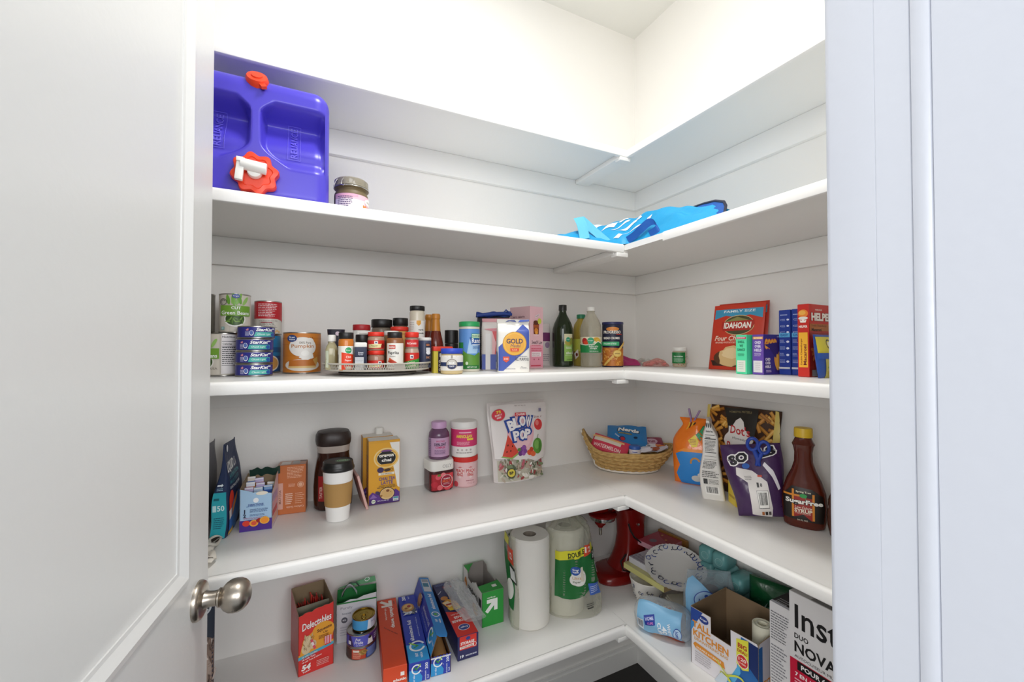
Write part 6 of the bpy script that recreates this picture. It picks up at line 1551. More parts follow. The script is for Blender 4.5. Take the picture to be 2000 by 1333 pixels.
def foil_top(i):
    w, d = .0565, .326
    i.poly([(-w / 2 + .0005, -d / 2 + .0005), (w / 2 - .0005, -d / 2 + .0005), (w / 2 - .0005, -.112), (.018, -.094), (-w / 2 + .0005, -.088)], '#2f9ad8')
    logo(i, .002, -.100, .0225); i.text('our', -.004, -.136, .008, '#e8f3fa', .016, .02, rot=90).text('value', .008, -.140, .008, '#e8f3fa', .022, .02, rot=90)
    i.text('aluminum foil', -.008, -.026, .0115, '#f4f6fa', .098, .02, rot=90).text('standard strength for everyday use', .014, -.014, .0042, '#c9d4f0', .095, .01, rot=90)
    q = random.Random(6)
    for k in range(26): i.poly([(lambda a, b: (a, b))(q.uniform(-.024, .024), q.uniform(.044, .085)) for _ in range(3)], q.choice(('#c9ced6', '#8a94a2', '#e9edf2', '#5a626e')))
    i.ell(-.004, .086, .020, .023, '#c08a4a').ell(-.004, .088, .015, .017, '#d9ae68').ell(.0, .092, .006, .007, '#a83a2a').ell(-.010, .082, .005, .005, '#8a5a24').ell(.004, .080, .005, .004, '#e9d9a0')
    i.text('200', -.012, .140, .012, '#eef2fa', .026, .03, rot=90).text('SQ FT', .004, .140, .0045, '#c9d4f0', .018, .03, rot=90)
def foil_front(i):
    w = .0565
    i.poly([(-w / 2 + .0005, .0005), (.006, .0005), (.008, .014), (-.002, .030), (-w / 2 + .0005, .036)], '#2f9ad8')
    logo(i, -.008, .036, .0135, 0); i.text('our value', -.015, .012, .0055, '#e8f3fa', .020, .02, rot=90).text('200', .019, .040, .008, '#eef2fa', .018, .03, rot=90).text('aluminum', .016, .014, .0042, '#dfe6f6', .026, .02, rot=90).text('foil', .023, .010, .0042, '#dfe6f6', .010, .02, rot=90).rect(.006, .026, .0068, .030, '#dfe6f6')
carton('wrap_box', 'closed blue aluminum foil box beside the orange red box', 'box', (-1.0738, -.1785, Z5), .0565, .326, .0550, -6, {'all': '#2b3fae'}, {'top': foil_top, 'front': foil_front, 'left': lambda i: i.text('aluminum foil', -.02, .028, .014, '#eef2fa', .12, .02)}, WG)
def make_open_foil():
    w, d, h = .0560, .324, .0545
    x, y, rot = -1.0165, -.1795, -5
    root = thing('wrap_box', 'blue aluminum foil box with its lid standing open', 'box', (x, y, Z5), rot, WG)
    mb = MB()
    tooth = [(-w / 2, h - .003)] + sum([[(-w / 2 + .0015 + .0087 * k, h), (-w / 2 + .0058 + .0087 * k, h - .004)] for k in range(6)], []) + [(w / 2, h)]
    F = tray(mb, w, d, {'front': tooth, 'back': h, 'left': h, 'right': h - .006}, {'all': '#2b3fae'}, inner=mat('#6a4a2a', .8))
    foil_front(Ink(mb, F['front'])); Ink(mb, F['front']).rect(-w / 2, h - .008, w / 2, h - .004, '#e9e6e2')
    mb.build('box_walls', root)
    # lid: top panel standing up on the left edge, its flap bent over at the top
    lid = MB()
    a = R(72)
    P = lambda v, u, hh: Vector((-w / 2 - .0005 + u * cos(a) - hh * sin(a), v, h + .0005 + u * sin(a) + hh * cos(a)))
    PO = lambda u, v, hh: P(-u, v, hh)      # outside of the lid, seen from the left
    panel(lid, PO, [(-d / 2, 0), (d / 2, 0), (d / 2, .0545), (-d / 2, .0545)], .0012, mat('#2b3fae'), CARD)
    i = Ink(lid, PO)
    i.poly([(d / 2 - .001, .0), (d / 2 - .001, .054), (.110, .054), (.098, .03), (.092, .0)], '#2f9ad8')
    logo(i, .112, .028, .020, 0); i.text('our value', .145, .028, .007, '#e8f3fa', .026, .02)
    i.text('aluminum foil', .028, .036, .012, '#c9d0f0', .100, .02).para(-.02, .014, .080, .022, 2, '#9fb0e0', .4)
    q = random.Random(8)
    for k in range(24): i.poly([(q.uniform(-.092, -.045), q.uniform(.004, .050)) for _ in range(3)], q.choice(('#c9ced6', '#8a94a2', '#e9edf2', '#5a626e')))
    i.ell(-.070, .030, .024, .018, '#8a5a34').ell(-.070, .032, .018, .012, '#b5824a')
    lid.build('lid_panel', root)
    fl = MB()
    b = R(12)
    top = P(0, .0545, 0)
    Q = lambda u, v, hh: Vector((top[0] + v * cos(b) - hh * sin(b), -u, top[2] + v * sin(b) * -1 + hh * cos(b)))
    Q2 = lambda u, v, hh: Vector((top[0] + v * .95 + hh * .1, u, top[2] - v * .22 + hh))
    pts = [(-d / 2 + .008, 0), (d / 2, 0), (d / 2, .034), (-d / 2 + .012, .034), (-d / 2, .030), (-d / 2, .008)]
    QQ = lambda u, v, hh: Q2(v, u, hh)      # u across the flap, v along the box
    panel(fl, lambda u, v, hh: Q2(u, v, hh), [(u, v) for u, v in pts], -.0012, mat('#2f86d0'), mat('#2f86d0'))
    i = Ink(fl, QQ, h0=.0018)
    i.rect(.004, .070, .030, .150, '#cfd3dc').rect(.006, .100, .026, .124, '#2f7a9a').rect(.006, .130, .028, .148, '#9aa0aa')
    i.text('aluminum foil', .017, .012, .012, '#f2f6fa', .085, .02, rot=90); i.ring(.017, -.058, .013, .013, .0028, '#f3f6f8').ell(.017, -.058, .006, .006, '#5fae5a').text('our', .013, -.090, .007, '#e8f3fa', .014, .02, rot=90).text('value', .023, -.092, .007, '#e8f3fa', .020, .02, rot=90)
    fl.build('lid_flap', root)
    MB().tube([(.002, -d / 2 + .012, .026), (.002, d / 2 - .012, .026)], .0225, mat('#a97c48', .8, kind='wall'), 28).build('foil_roll', root)
make_open_foil()
def stor_top(i):
    w, d = .064, .30
    i.rect(-w / 2 + .0005, -d / 2 + .0005, w / 2 - .0005, -.045, '#d8342a').poly([(-w / 2 + .0005, -.045), (w / 2 - .0005, -.045), (w / 2 - .0005, -.015), (.004, -.035), (-w / 2 + .0005, -.02)], '#d8342a')
    i.ell(.0, -.112, .0175, .0145, '#f0f0f4').ell(.0, -.112, .0160, .0130, '#2a3f8c').text('Kroger', 0, -.112, .010, '#f0f0f4', .024, .02, rot=180, shear=.2)
    i.text('STORAGE', -.004, -.078, .012, '#f6ece8', .046, .04, rot=180).text('BAGS', .0, -.060, .012, '#f6ece8', .032, .04, rot=180).text('GALLON', -.004, -.044, .007, '#f0c8c0', .034, .03, rot=180)
    i.poly([(-.030, .030), (-.006, .044), (.016, .022), (.02, -.01), (-.016, -.012)], '#e8a83a').poly([(-.028, .028), (-.010, .034), (.006, .01), (-.012, -.002)], '#f0d9b0').poly([(-.022, -.006), (.018, -.008), (.024, -.022), (-.016, -.02)], '#ecc832').ell(-.016, .052, .012, .012, '#c9843c').rect(-.02, .0095, .0, .018, '#a8342a')
    i.rect(-.004, .106, .026, .122, '#8a1f2c').text('HOT', .011, .114, .008, '#f0c8c0', .022, .03).para(-.026, .128, .02, .142, 3, '#6a76a8', .4).line(-.030, .08, -.016, .095, .002, '#dfe3ee')
def stor_front(i):
    w = .064
    i.rect(-.026, .030, .026, .0685, '#d8342a').ell(0, .0605, .007, .005, '#2a3f8c').text('STORAGE', -.002, .0485, .0088, '#f6ece8', .042, .04).poly([(-.026, .033), (.018, .035), (.018, .042), (-.026, .040)], '#f0e4dc').text('DOUBLE ZIPPER', -.004, .0375, .0038, '#a8322c', .036, .02).ring(.020, .0385, .0062, .0062, .0014, '#f0e4dc').text('19', -.019, .012, .0085, '#eef0f6', .011, .04).text('GALLON BAGS', .009, .012, .0042, '#dfe2ee', .034, .04)
carton('bag_box', 'navy and red storage bag box under the loose clear bag', 'box', (-.9375, -.1680, Z5), .064, .30, .0695, -1.5, {'all': '#27295c'}, {'top': stor_top, 'front': stor_front}, WG)
def clear_bag():
    F = mat('#f2f4f5', .10, kind='film', alpha=.12)
    q = random.Random(4)
    def S(i, j):
        a = 2 * PI * i
        t = j
        w = (.030 + .012 * sin(PI * t) - .010 * smooth(.3, .5, t) * (1 - smooth(.5, .7, t))) * (.35 + .65 * min(1, 5 * t)) 
        hgt = .040 * (1 - .68 * smooth(.35, 1, t)) * min(1, 4 * t + .25)
        x = w * cos(a) + .030 * t * t - .008
        z = hgt * (.5 + .5 * sin(a)) + (.005 * sin(5 * a + 9 * t) + .004 * sin(11 * a - 23 * t)) * sin(PI * min(1, t * 1.1)) + .001
        return Vector((x + .003 * sin(14 * t + a), .105 - .225 * t, max(.0006, z)))
    mb = MB().grid(lambda i, j: S(i, j), 40, 44, F)
    o = mb.build('clear_bag', sharp=80)
    tag(put(o, (-.9080, -.1500, Z5 + .0705), -6), 'crumpled clear plastic bag lying on the storage bag box', 'bag')
clear_bag()
def make_sandwich_box():
    w, d, h = .078, .188, .112
    x, y, rot = -.8135, -.1175, -1
    root = thing('bag_box', 'green and white sandwich bag box with its top torn open', 'box', (x, y, Z5), rot)
    mb = MB()
    saw = [(-d / 2, h + .004), (-.05, h + .004), (-.046, h - .018), (-.01, h - .020), (.0, h - .010)] + sum([[(.006 + .006 * k, h - .008 + .003 * k), (.009 + .006 * k, h - .011 + .003 * k)] for k in range(6)], []) + [(.05, h), (d / 2, h)]
    F = tray(mb, w, d, {'front': h, 'back': h + .006, 'left': saw, 'right': [(-d / 2, h), (-.03, h), (-.02, h - .012), (.05, h - .012), (.06, h + .005), (d / 2, h + .005)]}, {'all': '#2c9a3c', 'left': '#e6e4de'}, inner=mat('#97908a', .8))
    i = Ink(mb, F['front'])
    arrow(i, -.006, .064, .044, '#f3f4ee', 0); i.text('up&up', -.006, .0915, .006, '#f3f4ee', .030, .02)
    i = Ink(mb, F['left'])
    i.rect(.060, .001, d / 2 - .001, h - .002, '#e6e4de').rect(.064, .060, .088, .086, '#2a2a2a').text('sandwich', .008, .072, .022, '#23231f', .096, .02).text('bags', -.054, .046, .012, '#23231f', .030, .02).ell(-.066, .066, .014, .022, '#d98a3a').ell(.030, .026, .026, .018, '#e2a03c').ell(.036, .032, .014, .010, '#e9c46a').ell(.016, .020, .012, .008, '#b5542a')
    mb.build('box_walls', root)
    G = mat('#2c9a3c', .4)
    MB().loft([[(-w / 2, -d / 2 + .002, h), (w / 2, -d / 2 + .002, h), (w / 2, -d / 2 + .004, h), (-w / 2, -d / 2 + .004, h)], [(-w / 2, -d / 2 + .040, h + .001), (w / 2, -d / 2 + .052, h + .001), (w / 2, -d / 2 + .053, h - .0005), (-w / 2, -d / 2 + .041, h - .0005)]], G).box(.006, .022, -d / 2 + .018, -d / 2 + .032, h + .0012, h + .0016, '#efefe8').build('front_flap', root)
    MB().loft([[(-w / 2, d / 2 - .002, h + .005), (-.004, d / 2 - .002, h + .006), (-.004, d / 2 - .0035, h + .006), (-w / 2, d / 2 - .0035, h + .005)], [(-w / 2, d / 2 - .050, h + .002), (-.020, d / 2 - .020, h + .004), (-.020, d / 2 - .021, h + .0025), (-w / 2, d / 2 - .051, h + .0005)]], G).build('back_flap', root)
make_sandwich_box()

# ---- paper towels in their torn wrapper
RG = 'paper towel rolls'
PT = mat('#e9e6de', .85, kind='wall')
def roll(label, x, y, r, h, tex=1):
    root = thing('paper_towel_roll', label, 'paper towel', (x, y, Z5), face(x, y), RG)
    n = 72
    prof = [(r - .006, 0), (r, .005), (r + .0006, h * .5), (r, h - .006), (r - .005, h)]
    mb = MB().lathe(prof, PT, n, cap1=False).loft([[(rr * cos(2 * PI * i / n), rr * sin(2 * PI * i / n), z) for i in range(n)] for rr, z in ((r - .005, h), (r * .66, h - .001), (.0225, h - .002), (.0215, h - .02))], PT, cap0=False, cap1=False)
    i = Ink(mb, cyl(r + .001, 0, -90), .008)
    i.line(-.040, .06, -.040, .13, .0012, '#cfcbc0')
    mb.build('towel_roll', root)
    MB().lathe([(.0214, .002), (.0214, h - .003)], mat('#8a8074', .8), 32, cap0=False, cap1=False).lathe([(.0205, h * .6), (.001, h * .6)], mat('#6a6258', .9), 24, cap0=False).build('card_core', root)
roll('paper towel roll standing bare in front of the wrapper', -.692, -.238, .0670, .288)
roll('paper towel roll still inside the green printed wrapper', -.545, -.228, .0670, .288)
def wrapper():
    root = thing('towel_wrapper', 'torn clear paper towel wrapper with green and yellow print', 'wrapper', (-.545, -.228, Z5), 0)
    FM = mat('#d6d6c6', .15, kind='film', alpha=.20)
    def S(a, z):
        """a in degrees round the roll, z up"""
        b = min(1., max(0., z / .315))
        k = smooth(-112, -25, a)
        r = .0715 + .004 * (1 - b) + k * (.046 * (1 - b) ** 1.1 + .010) - .050 * smooth(.86, 1.05, b)
        r += (.0025 + .003 * k) * (sin(R(a) * 9 + 18 * z) + .6 * sin(R(a) * 15 - 31 * z)) * min(1, 8 * b) * .8
        r = max(r, .0700 if b < .89 else .02)
        return Vector((r * cos(R(a)), r * sin(R(a)), .002 + z))
    A0, A1, H = -186, 40, .318
    mb = MB().grid(lambda i, j: S(A0 + (A1 - A0) * i, H * j), 110, 50, FM)
    ink = Ink(mb, surf(lambda u, v: S(u * 1000, v)), .012, .0009)
    g = lambda *pts: [(a / 1000, z) for a, z in pts]
    ink.poly(g((-150, .070), (-95, .062), (-62, .088), (-20, .100), (10, .110), (14, .180), (-30, .205), (-95, .196), (-150, .192)), '#1f6e34')
    ink.poly(g((-150, .192), (-95, .196), (-40, .208), (-40, .234), (-95, .226), (-150, .221)), '#e3dd35')
    # these letters run round the roll, so they are laid on an unrolled copy of the film
    r0 = .076
    un = lambda u, v: S(-121 + math.degrees(u / r0), v)
    t = Ink(mb, surf(un), .008, .0016)
    t.text('DOUBLE', .040, .212, .0165, '#23301f', .062, .03, rot=8).text('ROLLS', .020, .1995, .007, '#23301f', .022, .02)
    t.poly([(.066, .198), (.092, .206), (.088, .238), (.070, .236)], '#d8492c').text('12', .079, .221, .020, '#f6e6dc', .018, .04)
    t.poly([(.090, .182), (.118, .176), (.112, .214), (.094, .212)], '#2a2a28').poly([(.094, .187), (.114, .182), (.109, .208), (.097, .207)], '#dfe0dc')
    t.ell(.043, .136, .0225, .030, '#a9b09a').ell(.043, .135, .0215, .0285, '#e9e8e2').ell(.038, .128, .024, .019, '#e9e8e2').ell(.034, .158, .016, .0145, '#2f57a8').text('Great', .034, .162, .006, '#f2f4fa', .018, .03).text('Value', .034, .154, .006, '#f2f4fa', .018, .03).rect(.050, .122, .058, .168, '#d9d2c0').text('Ultra', .038, .134, .010, '#c8913c', .026, .0).text('Paper', .038, .120, .0085, '#5a6a4a', .024, .01)
    t.poly([(.076, .070), (.108, .062), (.104, .102), (.074, .108)], '#3f68c0').para(.079, .074, .102, .098, 4, '#c9d6f2', .4).rect(.064, .030, .080, .034, '#3a3a36').para(.062, .036, .084, .048, 2, '#4a4a46', .5)
    t.poly([(.116, .120), (.142, .112), (.140, .150), (.118, .156)], '#e6e8ea').text('Great', .128, .142, .008, '#3f68c0', .018, .02).text('towels', .129, .128, .008, '#7a8aa0', .020, .02)
    mb.build('wrap_film', root, sharp=80)
    # the flap of wrapper that has fallen behind the bare roll
    c = Vector((-.692 + .545, -.238 + .228, 0))
    S2 = lambda a, z: c + Vector(((.0715 + .003 * sin(R(a) * 6 + 20 * z)) * cos(R(a)), (.0715 + .003 * sin(R(a) * 6 + 20 * z)) * sin(R(a)), .002 + z)) + Vector((-.012 * smooth(.1, .25, z), 0, 0))
    mb = MB().grid(lambda i, j: S2(95 + 118 * i, .30 * j), 40, 30, FM)
    ink = Ink(mb, surf(lambda u, v: S2(210 - u * 1000, v)), .012, .0009) if False else Ink(mb, surf(lambda u, v: S2(u * 1000, v)), .012, .0009)
    ink.poly(g((112, .09), (196, .055), (200, .20), (150, .27), (112, .27)), '#1f6e34').poly(g((150, .268), (186, .262), (190, .292), (150, .296)), '#e3dd35').poly(g((178, .215), (206, .205), (206, .258), (178, .268)), '#d8492c').poly(g((184, .150), (208, .140), (208, .196), (184, .206)), '#2a2a28').poly(g((186, .157), (206, .148), (206, .188), (186, .197)), '#dfe0dc').ell(.182, .120, .013, .034, '#e4e2da')
    u2 = Ink(mb, surf(lambda u, v: S2(200 + math.degrees(u / .073), v)), .008, .0016)
    u2.text('12', -.006, .236, .022, '#f6e6dc', .018, .04)
    mb.build('wrap_flap', root, sharp=80)
    MB().grid(lambda i, j: Vector((.02 + (.018 + .05 * j) * cos(R(-150 + 300 * i)), (.016 + .040 * j) * sin(R(-150 + 300 * i)), .318 - .030 * j + .008 * sin(12 * i + 4 * j))), 40, 10, FM).build('gathered_end', root, sharp=80)
wrapper()

# ---- stand mixer in the corner
def mixer():
    RD = mat('#7d110e', .22); CH = mat('#c4c2be', .18, 1.); BK = mat('#1a1818', .4)
    root = thing('stand_mixer', 'dark red stand mixer in the shelf corner, its head under the upper shelf', 'mixer', (-.184, -.146, Z5), 0)
    MB().loft([[(x - .045, y, z) for x, y, _ in sring(a, b, 0, 2.6, 56)] for a, b, z in ((.118, .078, 0), (.122, .082, .006), (.121, .081, .020), (.112, .074, .030), (.09, .060, .034))], RD).build('mixer_base', root)
    secs = [(.075, .066, -.010, .030), (.066, .058, .004, .060), (.056, .052, .012, .100), (.050, .048, .014, .150), (.052, .048, .014, .200), (.060, .052, .012, .245), (.066, .054, .006, .268)]
    MB().loft([[(x + cx, y, z) for x, y, _ in sring(a, b, 0, 3., 48)] for a, b, cx, z in secs], RD).build('pedestal', root)
    hs = []
    for t, r, zc in ((.090, .012, .318), (.086, .034, .318), (.072, .048, .318), (.045, .056, .317), (0, .059, .315), (-.06, .058, .313), (-.12, .055, .311), (-.165, .051, .310), (-.190, .044, .310), (-.205, .030, .310), (-.211, .010, .310)):
        hs.append([(t, r * cos(2 * PI * k / 40), zc + r * .93 * sin(2 * PI * k / 40)) for k in range(40)])
    MB().loft(hs, RD).build('mixer_head', root)
    MB().tube([(.04, 0, .318), (.0405, .0, .318)], .0, CH, 8) if False else None
    MB().loft([[(t, r * cos(2 * PI * k / 40), .3115 + r * .93 * sin(2 * PI * k / 40)) for k in range(40)] for t, r in ((-.118, .0556), (-.118, .0572), (-.140, .0562), (-.140, .0546))], CH, cap0=False, cap1=False).build('chrome_band', root)
    M = T(-.128, 0, 0)
    hub = MB().lathe([(.050, .262), (.056, .258), (.056, .252), (.050, .250)], RD, 40, M).lathe([(.049, .250), (.050, .243), (.048, .236), (.040, .234)], CH, 40, M)
    hub.build('planetary_ring', root)
    MB().lathe([(.024, .2345), (.022, .226), (.012, .216), (.0095, .211)], RD, 24, T(-.148, -.012, 0)).lathe([(.0062, .211), (.0058, .182), (.0045, .180)], CH, 16, T(-.148, -.012, 0)).build('beater_shaft', root)
    MB().lathe([(.006, 0), (.0055, .006), (.002, .0075)], CH, 16, T(.010, -.0475, .205, rx=90)).build('lock_knob', root)
    MB().tube([(-.036, -.046, .215), (-.034, -.056, .190), (-.020, -.060, .165), (.010, -.064, .140), (.045, -.064, .118), (.062, -.050, .100), (.050, -.070, .075), (.0, -.088, .062), (-.060, -.092, .050), (-.094, -.080, .062), (-.090, -.062, .085), (-.060, -.058, .105)], .0032, BK, 8).build('power_cord', root)
mixer()

# ================================================================ shelf 5, right wall run: heap of party supplies
wd = MB().box(-.008, .008, -.070, .070, 0, .150, mat('#b07a34', .5, kind='wood')).build('cutting_board', bevel=.003)
tag(put(wd, (-.032, -.235, Z5 + .001), 4, (0, 3)), 'honey coloured wooden board standing against the right wall behind the plates', 'board')
def bowl_stack():
    x, y = -.255, -.330
    root = thing('paper_bowl_stack', 'stack of white paper bowls with navy swirls under the yellow box', 'bowls', (x, y, Z5), face(x, y))
    prof = [(.040, 0), (.046, .012), (.055, .045), (.060, .070), (.063, .078), (.060, .081), (.052, .060)]
    mb = MB().lathe(prof, mat('#e6e2dc', .6), 48)
    i = Ink(mb, cyl(.06, 0, -90, interp(prof[:5])), .006)
    q = random.Random(5)
    for k in range(26):
        u, v = q.uniform(-.085, .085), q.uniform(.012, .068)
        i.ring(u, v, .007, .006, .0022, q.choice(('#23283f', '#2f4a8c', '#4a4640')), 14, q.uniform(0, 180), q.uniform(220, 340))
    mb.build('bowls', root)
bowl_stack()
ys = carton('yellow_pad', 'pale yellow flat box lying across the paper bowls', 'box', (-.226, -.335, Z5 + .0825), .118, .190, .020, 3, {'all': '#d9d38a', 'top': '#cfc98e', 'front': '#b59a6a'}, {})
bk = carton('booklet', 'white printed booklet lying on the yellow box beneath the pink box', 'booklet', (-.204, -.322, Z5 + .1035), .124, .150, .022, 4, {'all': '#d6d4da', 'top': '#cbc9d2'}, {'top': lambda i: i.para(-.060, .0, -.012, .075, 9, '#5a5a72', .35)})
def pink_top(i):
    i.rect(-.066, -.055, .066, .055, '#b8485a').poly([(-.01, -.055), (.066, -.055), (.066, .055), (.03, .02)], '#a8262c').ell(-.025, .012, .016, .014, '#8a7a84').ell(.02, -.015, .006, .005, '#d98a3a').ell(.045, .02, .005, .004, '#d9a05a').ell(-.045, -.03, .012, .008, '#c98a9a')
pk = carton('pink_box', 'pink and red flat box on top of the white booklet', 'box', (-.101, -.238, Z5 + .1265), .134, .112, .0190, 8, {'all': '#d98a9c', 'top': '#c25a6c', 'left': '#d9a0ae'}, {'top': pink_top})
def plates():
    root = thing('paper_plate_stack', 'stack of white paper plates with a blue scroll rim, tilted towards the doorway', 'plates', (-.194, -.402, Z5 + .1275), 0, tilt=None)
    root.rotation_euler = (R(13), R(-11), 0); root.scale = (.83, .83, .83)
    WP = mat('#e9e6e2', .55)
    n = 96
    def rg(r, z, fl=0): return [((r + fl * cos(48 * 2 * PI * k / n)) * cos(2 * PI * k / n), (r + fl * cos(48 * 2 * PI * k / n)) * sin(2 * PI * k / n), z) for k in range(n)]
    for k in range(6):
        z = k * .0022
        mb = MB().loft([rg(.080, z), rg(.088, z + .004), rg(.118, z + .011, .0012), rg(.1235, z + .0125, .0015)], WP, cap0=True, cap1=False)
        if k == 5:
            f = interp([(0, 0), (.004, .088), (.011, .118), (.0125, .1235)])
            zr = lambda r: z + (0 if r < .080 else (.004 * (r - .08) / .008 if r < .088 else (.004 + .007 * (r - .088) / .030)))
            i = Ink(mb, lambda u, v, h: Vector((u, v, zr(math.hypot(u, v)) + h)), .008, .0006)
            q = random.Random(11)
            for j in range(34):
                a = 2 * PI * j / 34 + q.uniform(-.05, .05); rr = q.uniform(.094, .112)
                u, v = rr * cos(a), rr * sin(a)
                c = q.choice(('#3a4f9a', '#2a2f4a', '#4a66b0', '#35333c'))
                if j % 3 == 0: i.ring(u, v, .0118, .0105, .0034, c, 16, q.uniform(0, 90), q.uniform(280, 380))
                elif j % 3 == 1: i.ring(u, v, .0145, .012, .0036, c, 14, q.uniform(0, 180), q.uniform(240, 330))
                else:
                    i.ell(u, v, .0035, .0025, c)
                    i.ell(u + .006, v - .003, .002, .002, c)
        mb.build('paper_plate', root, sharp=60)
plates()
nk = MB()
q = random.Random(3)
for k in range(7): nk.box(-.050 + q.uniform(-.006, .006), .050 + q.uniform(-.006, .006), -.036 + q.uniform(-.006, .006), .036, .0072 * k, .0072 * k + .0060, mat(('#d9d2c6', '#c9b8a0', '#e2ddd2')[k % 3], .8))
tag(put(nk.build('napkin_stack', bevel=.0008), (-.200, -.452, Z5 + .0005), -20), 'loose stack of cream napkins under the front edge of the plates', 'napkins')
def cup_bag():
    x, y, rot = -.341, -.489, -60
    root = thing('cup_bag', 'clear bag of cups with light blue print, lying in front of the paper plates', 'bag', (x, y, Z5), rot)
    FM = mat('#dfe6ea', .15, kind='film', alpha=.22)
    L = .182
    def rad(t): return .0485 * (max(.03, 1 - abs(2 * t - 1) ** 5)) ** .45
    def S(t, a):
        r = rad(t) * (1 + .06 * sin(3 * a + 8 * t) + .03 * sin(7 * a - 5 * t))
        return Vector((-L / 2 + L * t, r * cos(a) * .98, max(.0008, .0470 + r * sin(a) * (1.10 if sin(a) > 0 else .96))))
    mb = MB().grid(lambda i, j: S(i, 2 * PI * j), 50, 44, FM, flip=True)
    # u along the bag, v round it: v = 0 points at the doorway side
    P = surf(lambda u, v: S(u / L + .5, PI + .15 - v / .046))
    P = surf(lambda u, v: S(u / L + .5, -PI / 2 - .95 - v / .046 + .0)) if False else surf(lambda u, v: S(u / L + .5, -PI * .86 - v / .046))
    i = Ink(mb, P, .008, .0008)
    i.rect(-.072, -.045, .062, .074, '#86bde2').poly([(-.04, -.045), (.068, -.045), (.068, -.022), (.03, -.014), (-.03, -.020)], '#8a3a26').ell(-.012, -.024, .014, .012, '#c9906a').ell(.03, -.03, .02, .008, '#b0512c')
    i.poly([(-.050, .034), (-.018, .046), (-.012, .020), (-.044, .006)], '#2b3fa0').text('HOME', -.032, .030, .009, '#c9d2f2', .026, .03, rot=20).text('CUPS', -.028, .019, .006, '#e08ad0', .020, .03, rot=20).bars(-.070, -.012, -.050, .022, '#4a5a6a', '#e6e9ee')
    i.text('WHITE', .030, .018, .009, '#f0f5fa', .034, .03, rot=-80).text('40', .016, .014, .016, '#f0f5fa', .022, .04, rot=-80).text('CUPS', .002, .012, .011, '#f0f5fa', .034, .04, rot=-80).ell(.052, .010, .012, .020, '#2a4fa8').ell(.052, .010, .0105, .018, '#bcd8f0').text('home', .052, .010, .010, '#2a4fa8', .026, .02, rot=-80, shear=.2)
    mb.build('bag_film', root, sharp=80)
    cup = MB()
    for k in range(9):
        t = -.070 + .013 * k
        cup.lathe([(.030, 0), (.0375, .022), (.0385, .0225), (.0375, .0235)], mat(('#e6e2de', '#c8402c', '#e9e6e2', '#4a6fae')[k % 4], .5), 32, T(t, 0, .0445, ry=90))
    o = cup.build('paper_cups')
    tag(put(o, (x, y, Z5), rot), 'nested paper cups seen through the clear ends of the blue printed bag', 'cups')
cup_bag()
def home(i):
    i.poly([(-.074, .004), (.075, .004), (.078, .11), (.045, .13), (.012, .126), (-.030, .160), (-.062, .182), (-.076, .17)], '#86bde2').ell(.054, .092, .022, .024, '#7a2a1c').ell(.050, .098, .012, .012, '#a8482c').rect(.064, .06, .080, .10, '#2b4a9a')
    i.ell(-.018, .112, .036, .030, '#2a4fa8').ell(-.018, .112, .0335, .0275, '#a9cdec').text('home', -.018, .110, .018, '#2a4fa8', .050, .02, shear=.2).ell(-.018, .128, .006, .005, '#2a4fa8').text('ON THE GO', .004, .068, .013, '#eef4fa', .080, .04).text('CUPS', -.02, .050, .011, '#dfeaf6', .036, .04)
pouch('cup_bag', 'upright clear bag with light blue print, behind the open kitchen bag box', 'bag', (-.206, -.553, Z5), -32, Bag(.160, .196, .050, 'pillow', lean=.02, wr=.006, seed=61, wid=lambda b: 1.0 - .16 * smooth(.6, 1, b)), mat('#dfe8ee', .15, kind='film', alpha=.14), home)
lids = MB().lathe([(.001, 0)] + sum([[(.018, .012 * k + .001), (.0185, .012 * k + .010)] for k in range(11)], []), mat('#4a3a3a', .5), 24)
tag(put(lids.build('paper_cup_stack'), (-.190, -.549, Z5 + .008), 0), 'dark stack of cups inside the upright blue printed bag', 'cups')

TQ = mat('#6ba6a6', .35, kind='wrinkle')
names = (('nearest the plates', -.462), ('in its middle column', -.517), ('beside the green bag', -.572))
for c, (nm, yy) in enumerate(names):
    for k in range(4 if c == 0 else (4 if c == 1 else 3)):
        w, d, h = .050, .085, .0545
        m = MB().rloft([(w / 2 - .006, d / 2 - .006, 0), (w / 2, d / 2, .008), (w / 2, d / 2, h - .008), (w / 2 - .006, d / 2 - .006, h)], TQ, 6., 40)
        i = Ink(m, flat((0, -d / 2 - .0004, h / 2), (1, 0, 0), (0, 0, 1)))
        i.ring(.002, .0, .013, .013, .0018, '#9ac4c2').ring(.002, 0, .008, .008, .0014, '#86b4b2')
        o = m.build('tissue_pack', sharp=55)
        put(o, (-.075 - .006 * (k % 2), yy + .003 * (k % 2), Z5 + .0548 * k), -84 + 4 * (k % 2))
        lev = ('at the bottom', 'second from the bottom', 'third from the bottom', 'on top')[k]
        tag(o, 'teal wrapped pack %s of the stack, %s' % (lev, nm), 'tissue pack', 'teal packs by the right wall')
gb = Bag(.150, .185, .075, 'pillow', wr=.006, seed=71)
pouch('green_bag', 'dark green shiny plastic bag between the teal packs and the kitchen bag box', 'bag', (-.062, -.678, Z5), -72, gb, mat('#14512c', .25, kind='wrinkle'), lambda i: [i.poly([(-.03 + .010 * k, .105 + .006 * (k % 3)), (-.016 + .010 * k, .128 - .005 * (k % 2)), (-.024 + .011 * k, .100)], ('#9fbcae', '#6f9a84', '#c9dad0')[k % 3]) for k in range(7)])

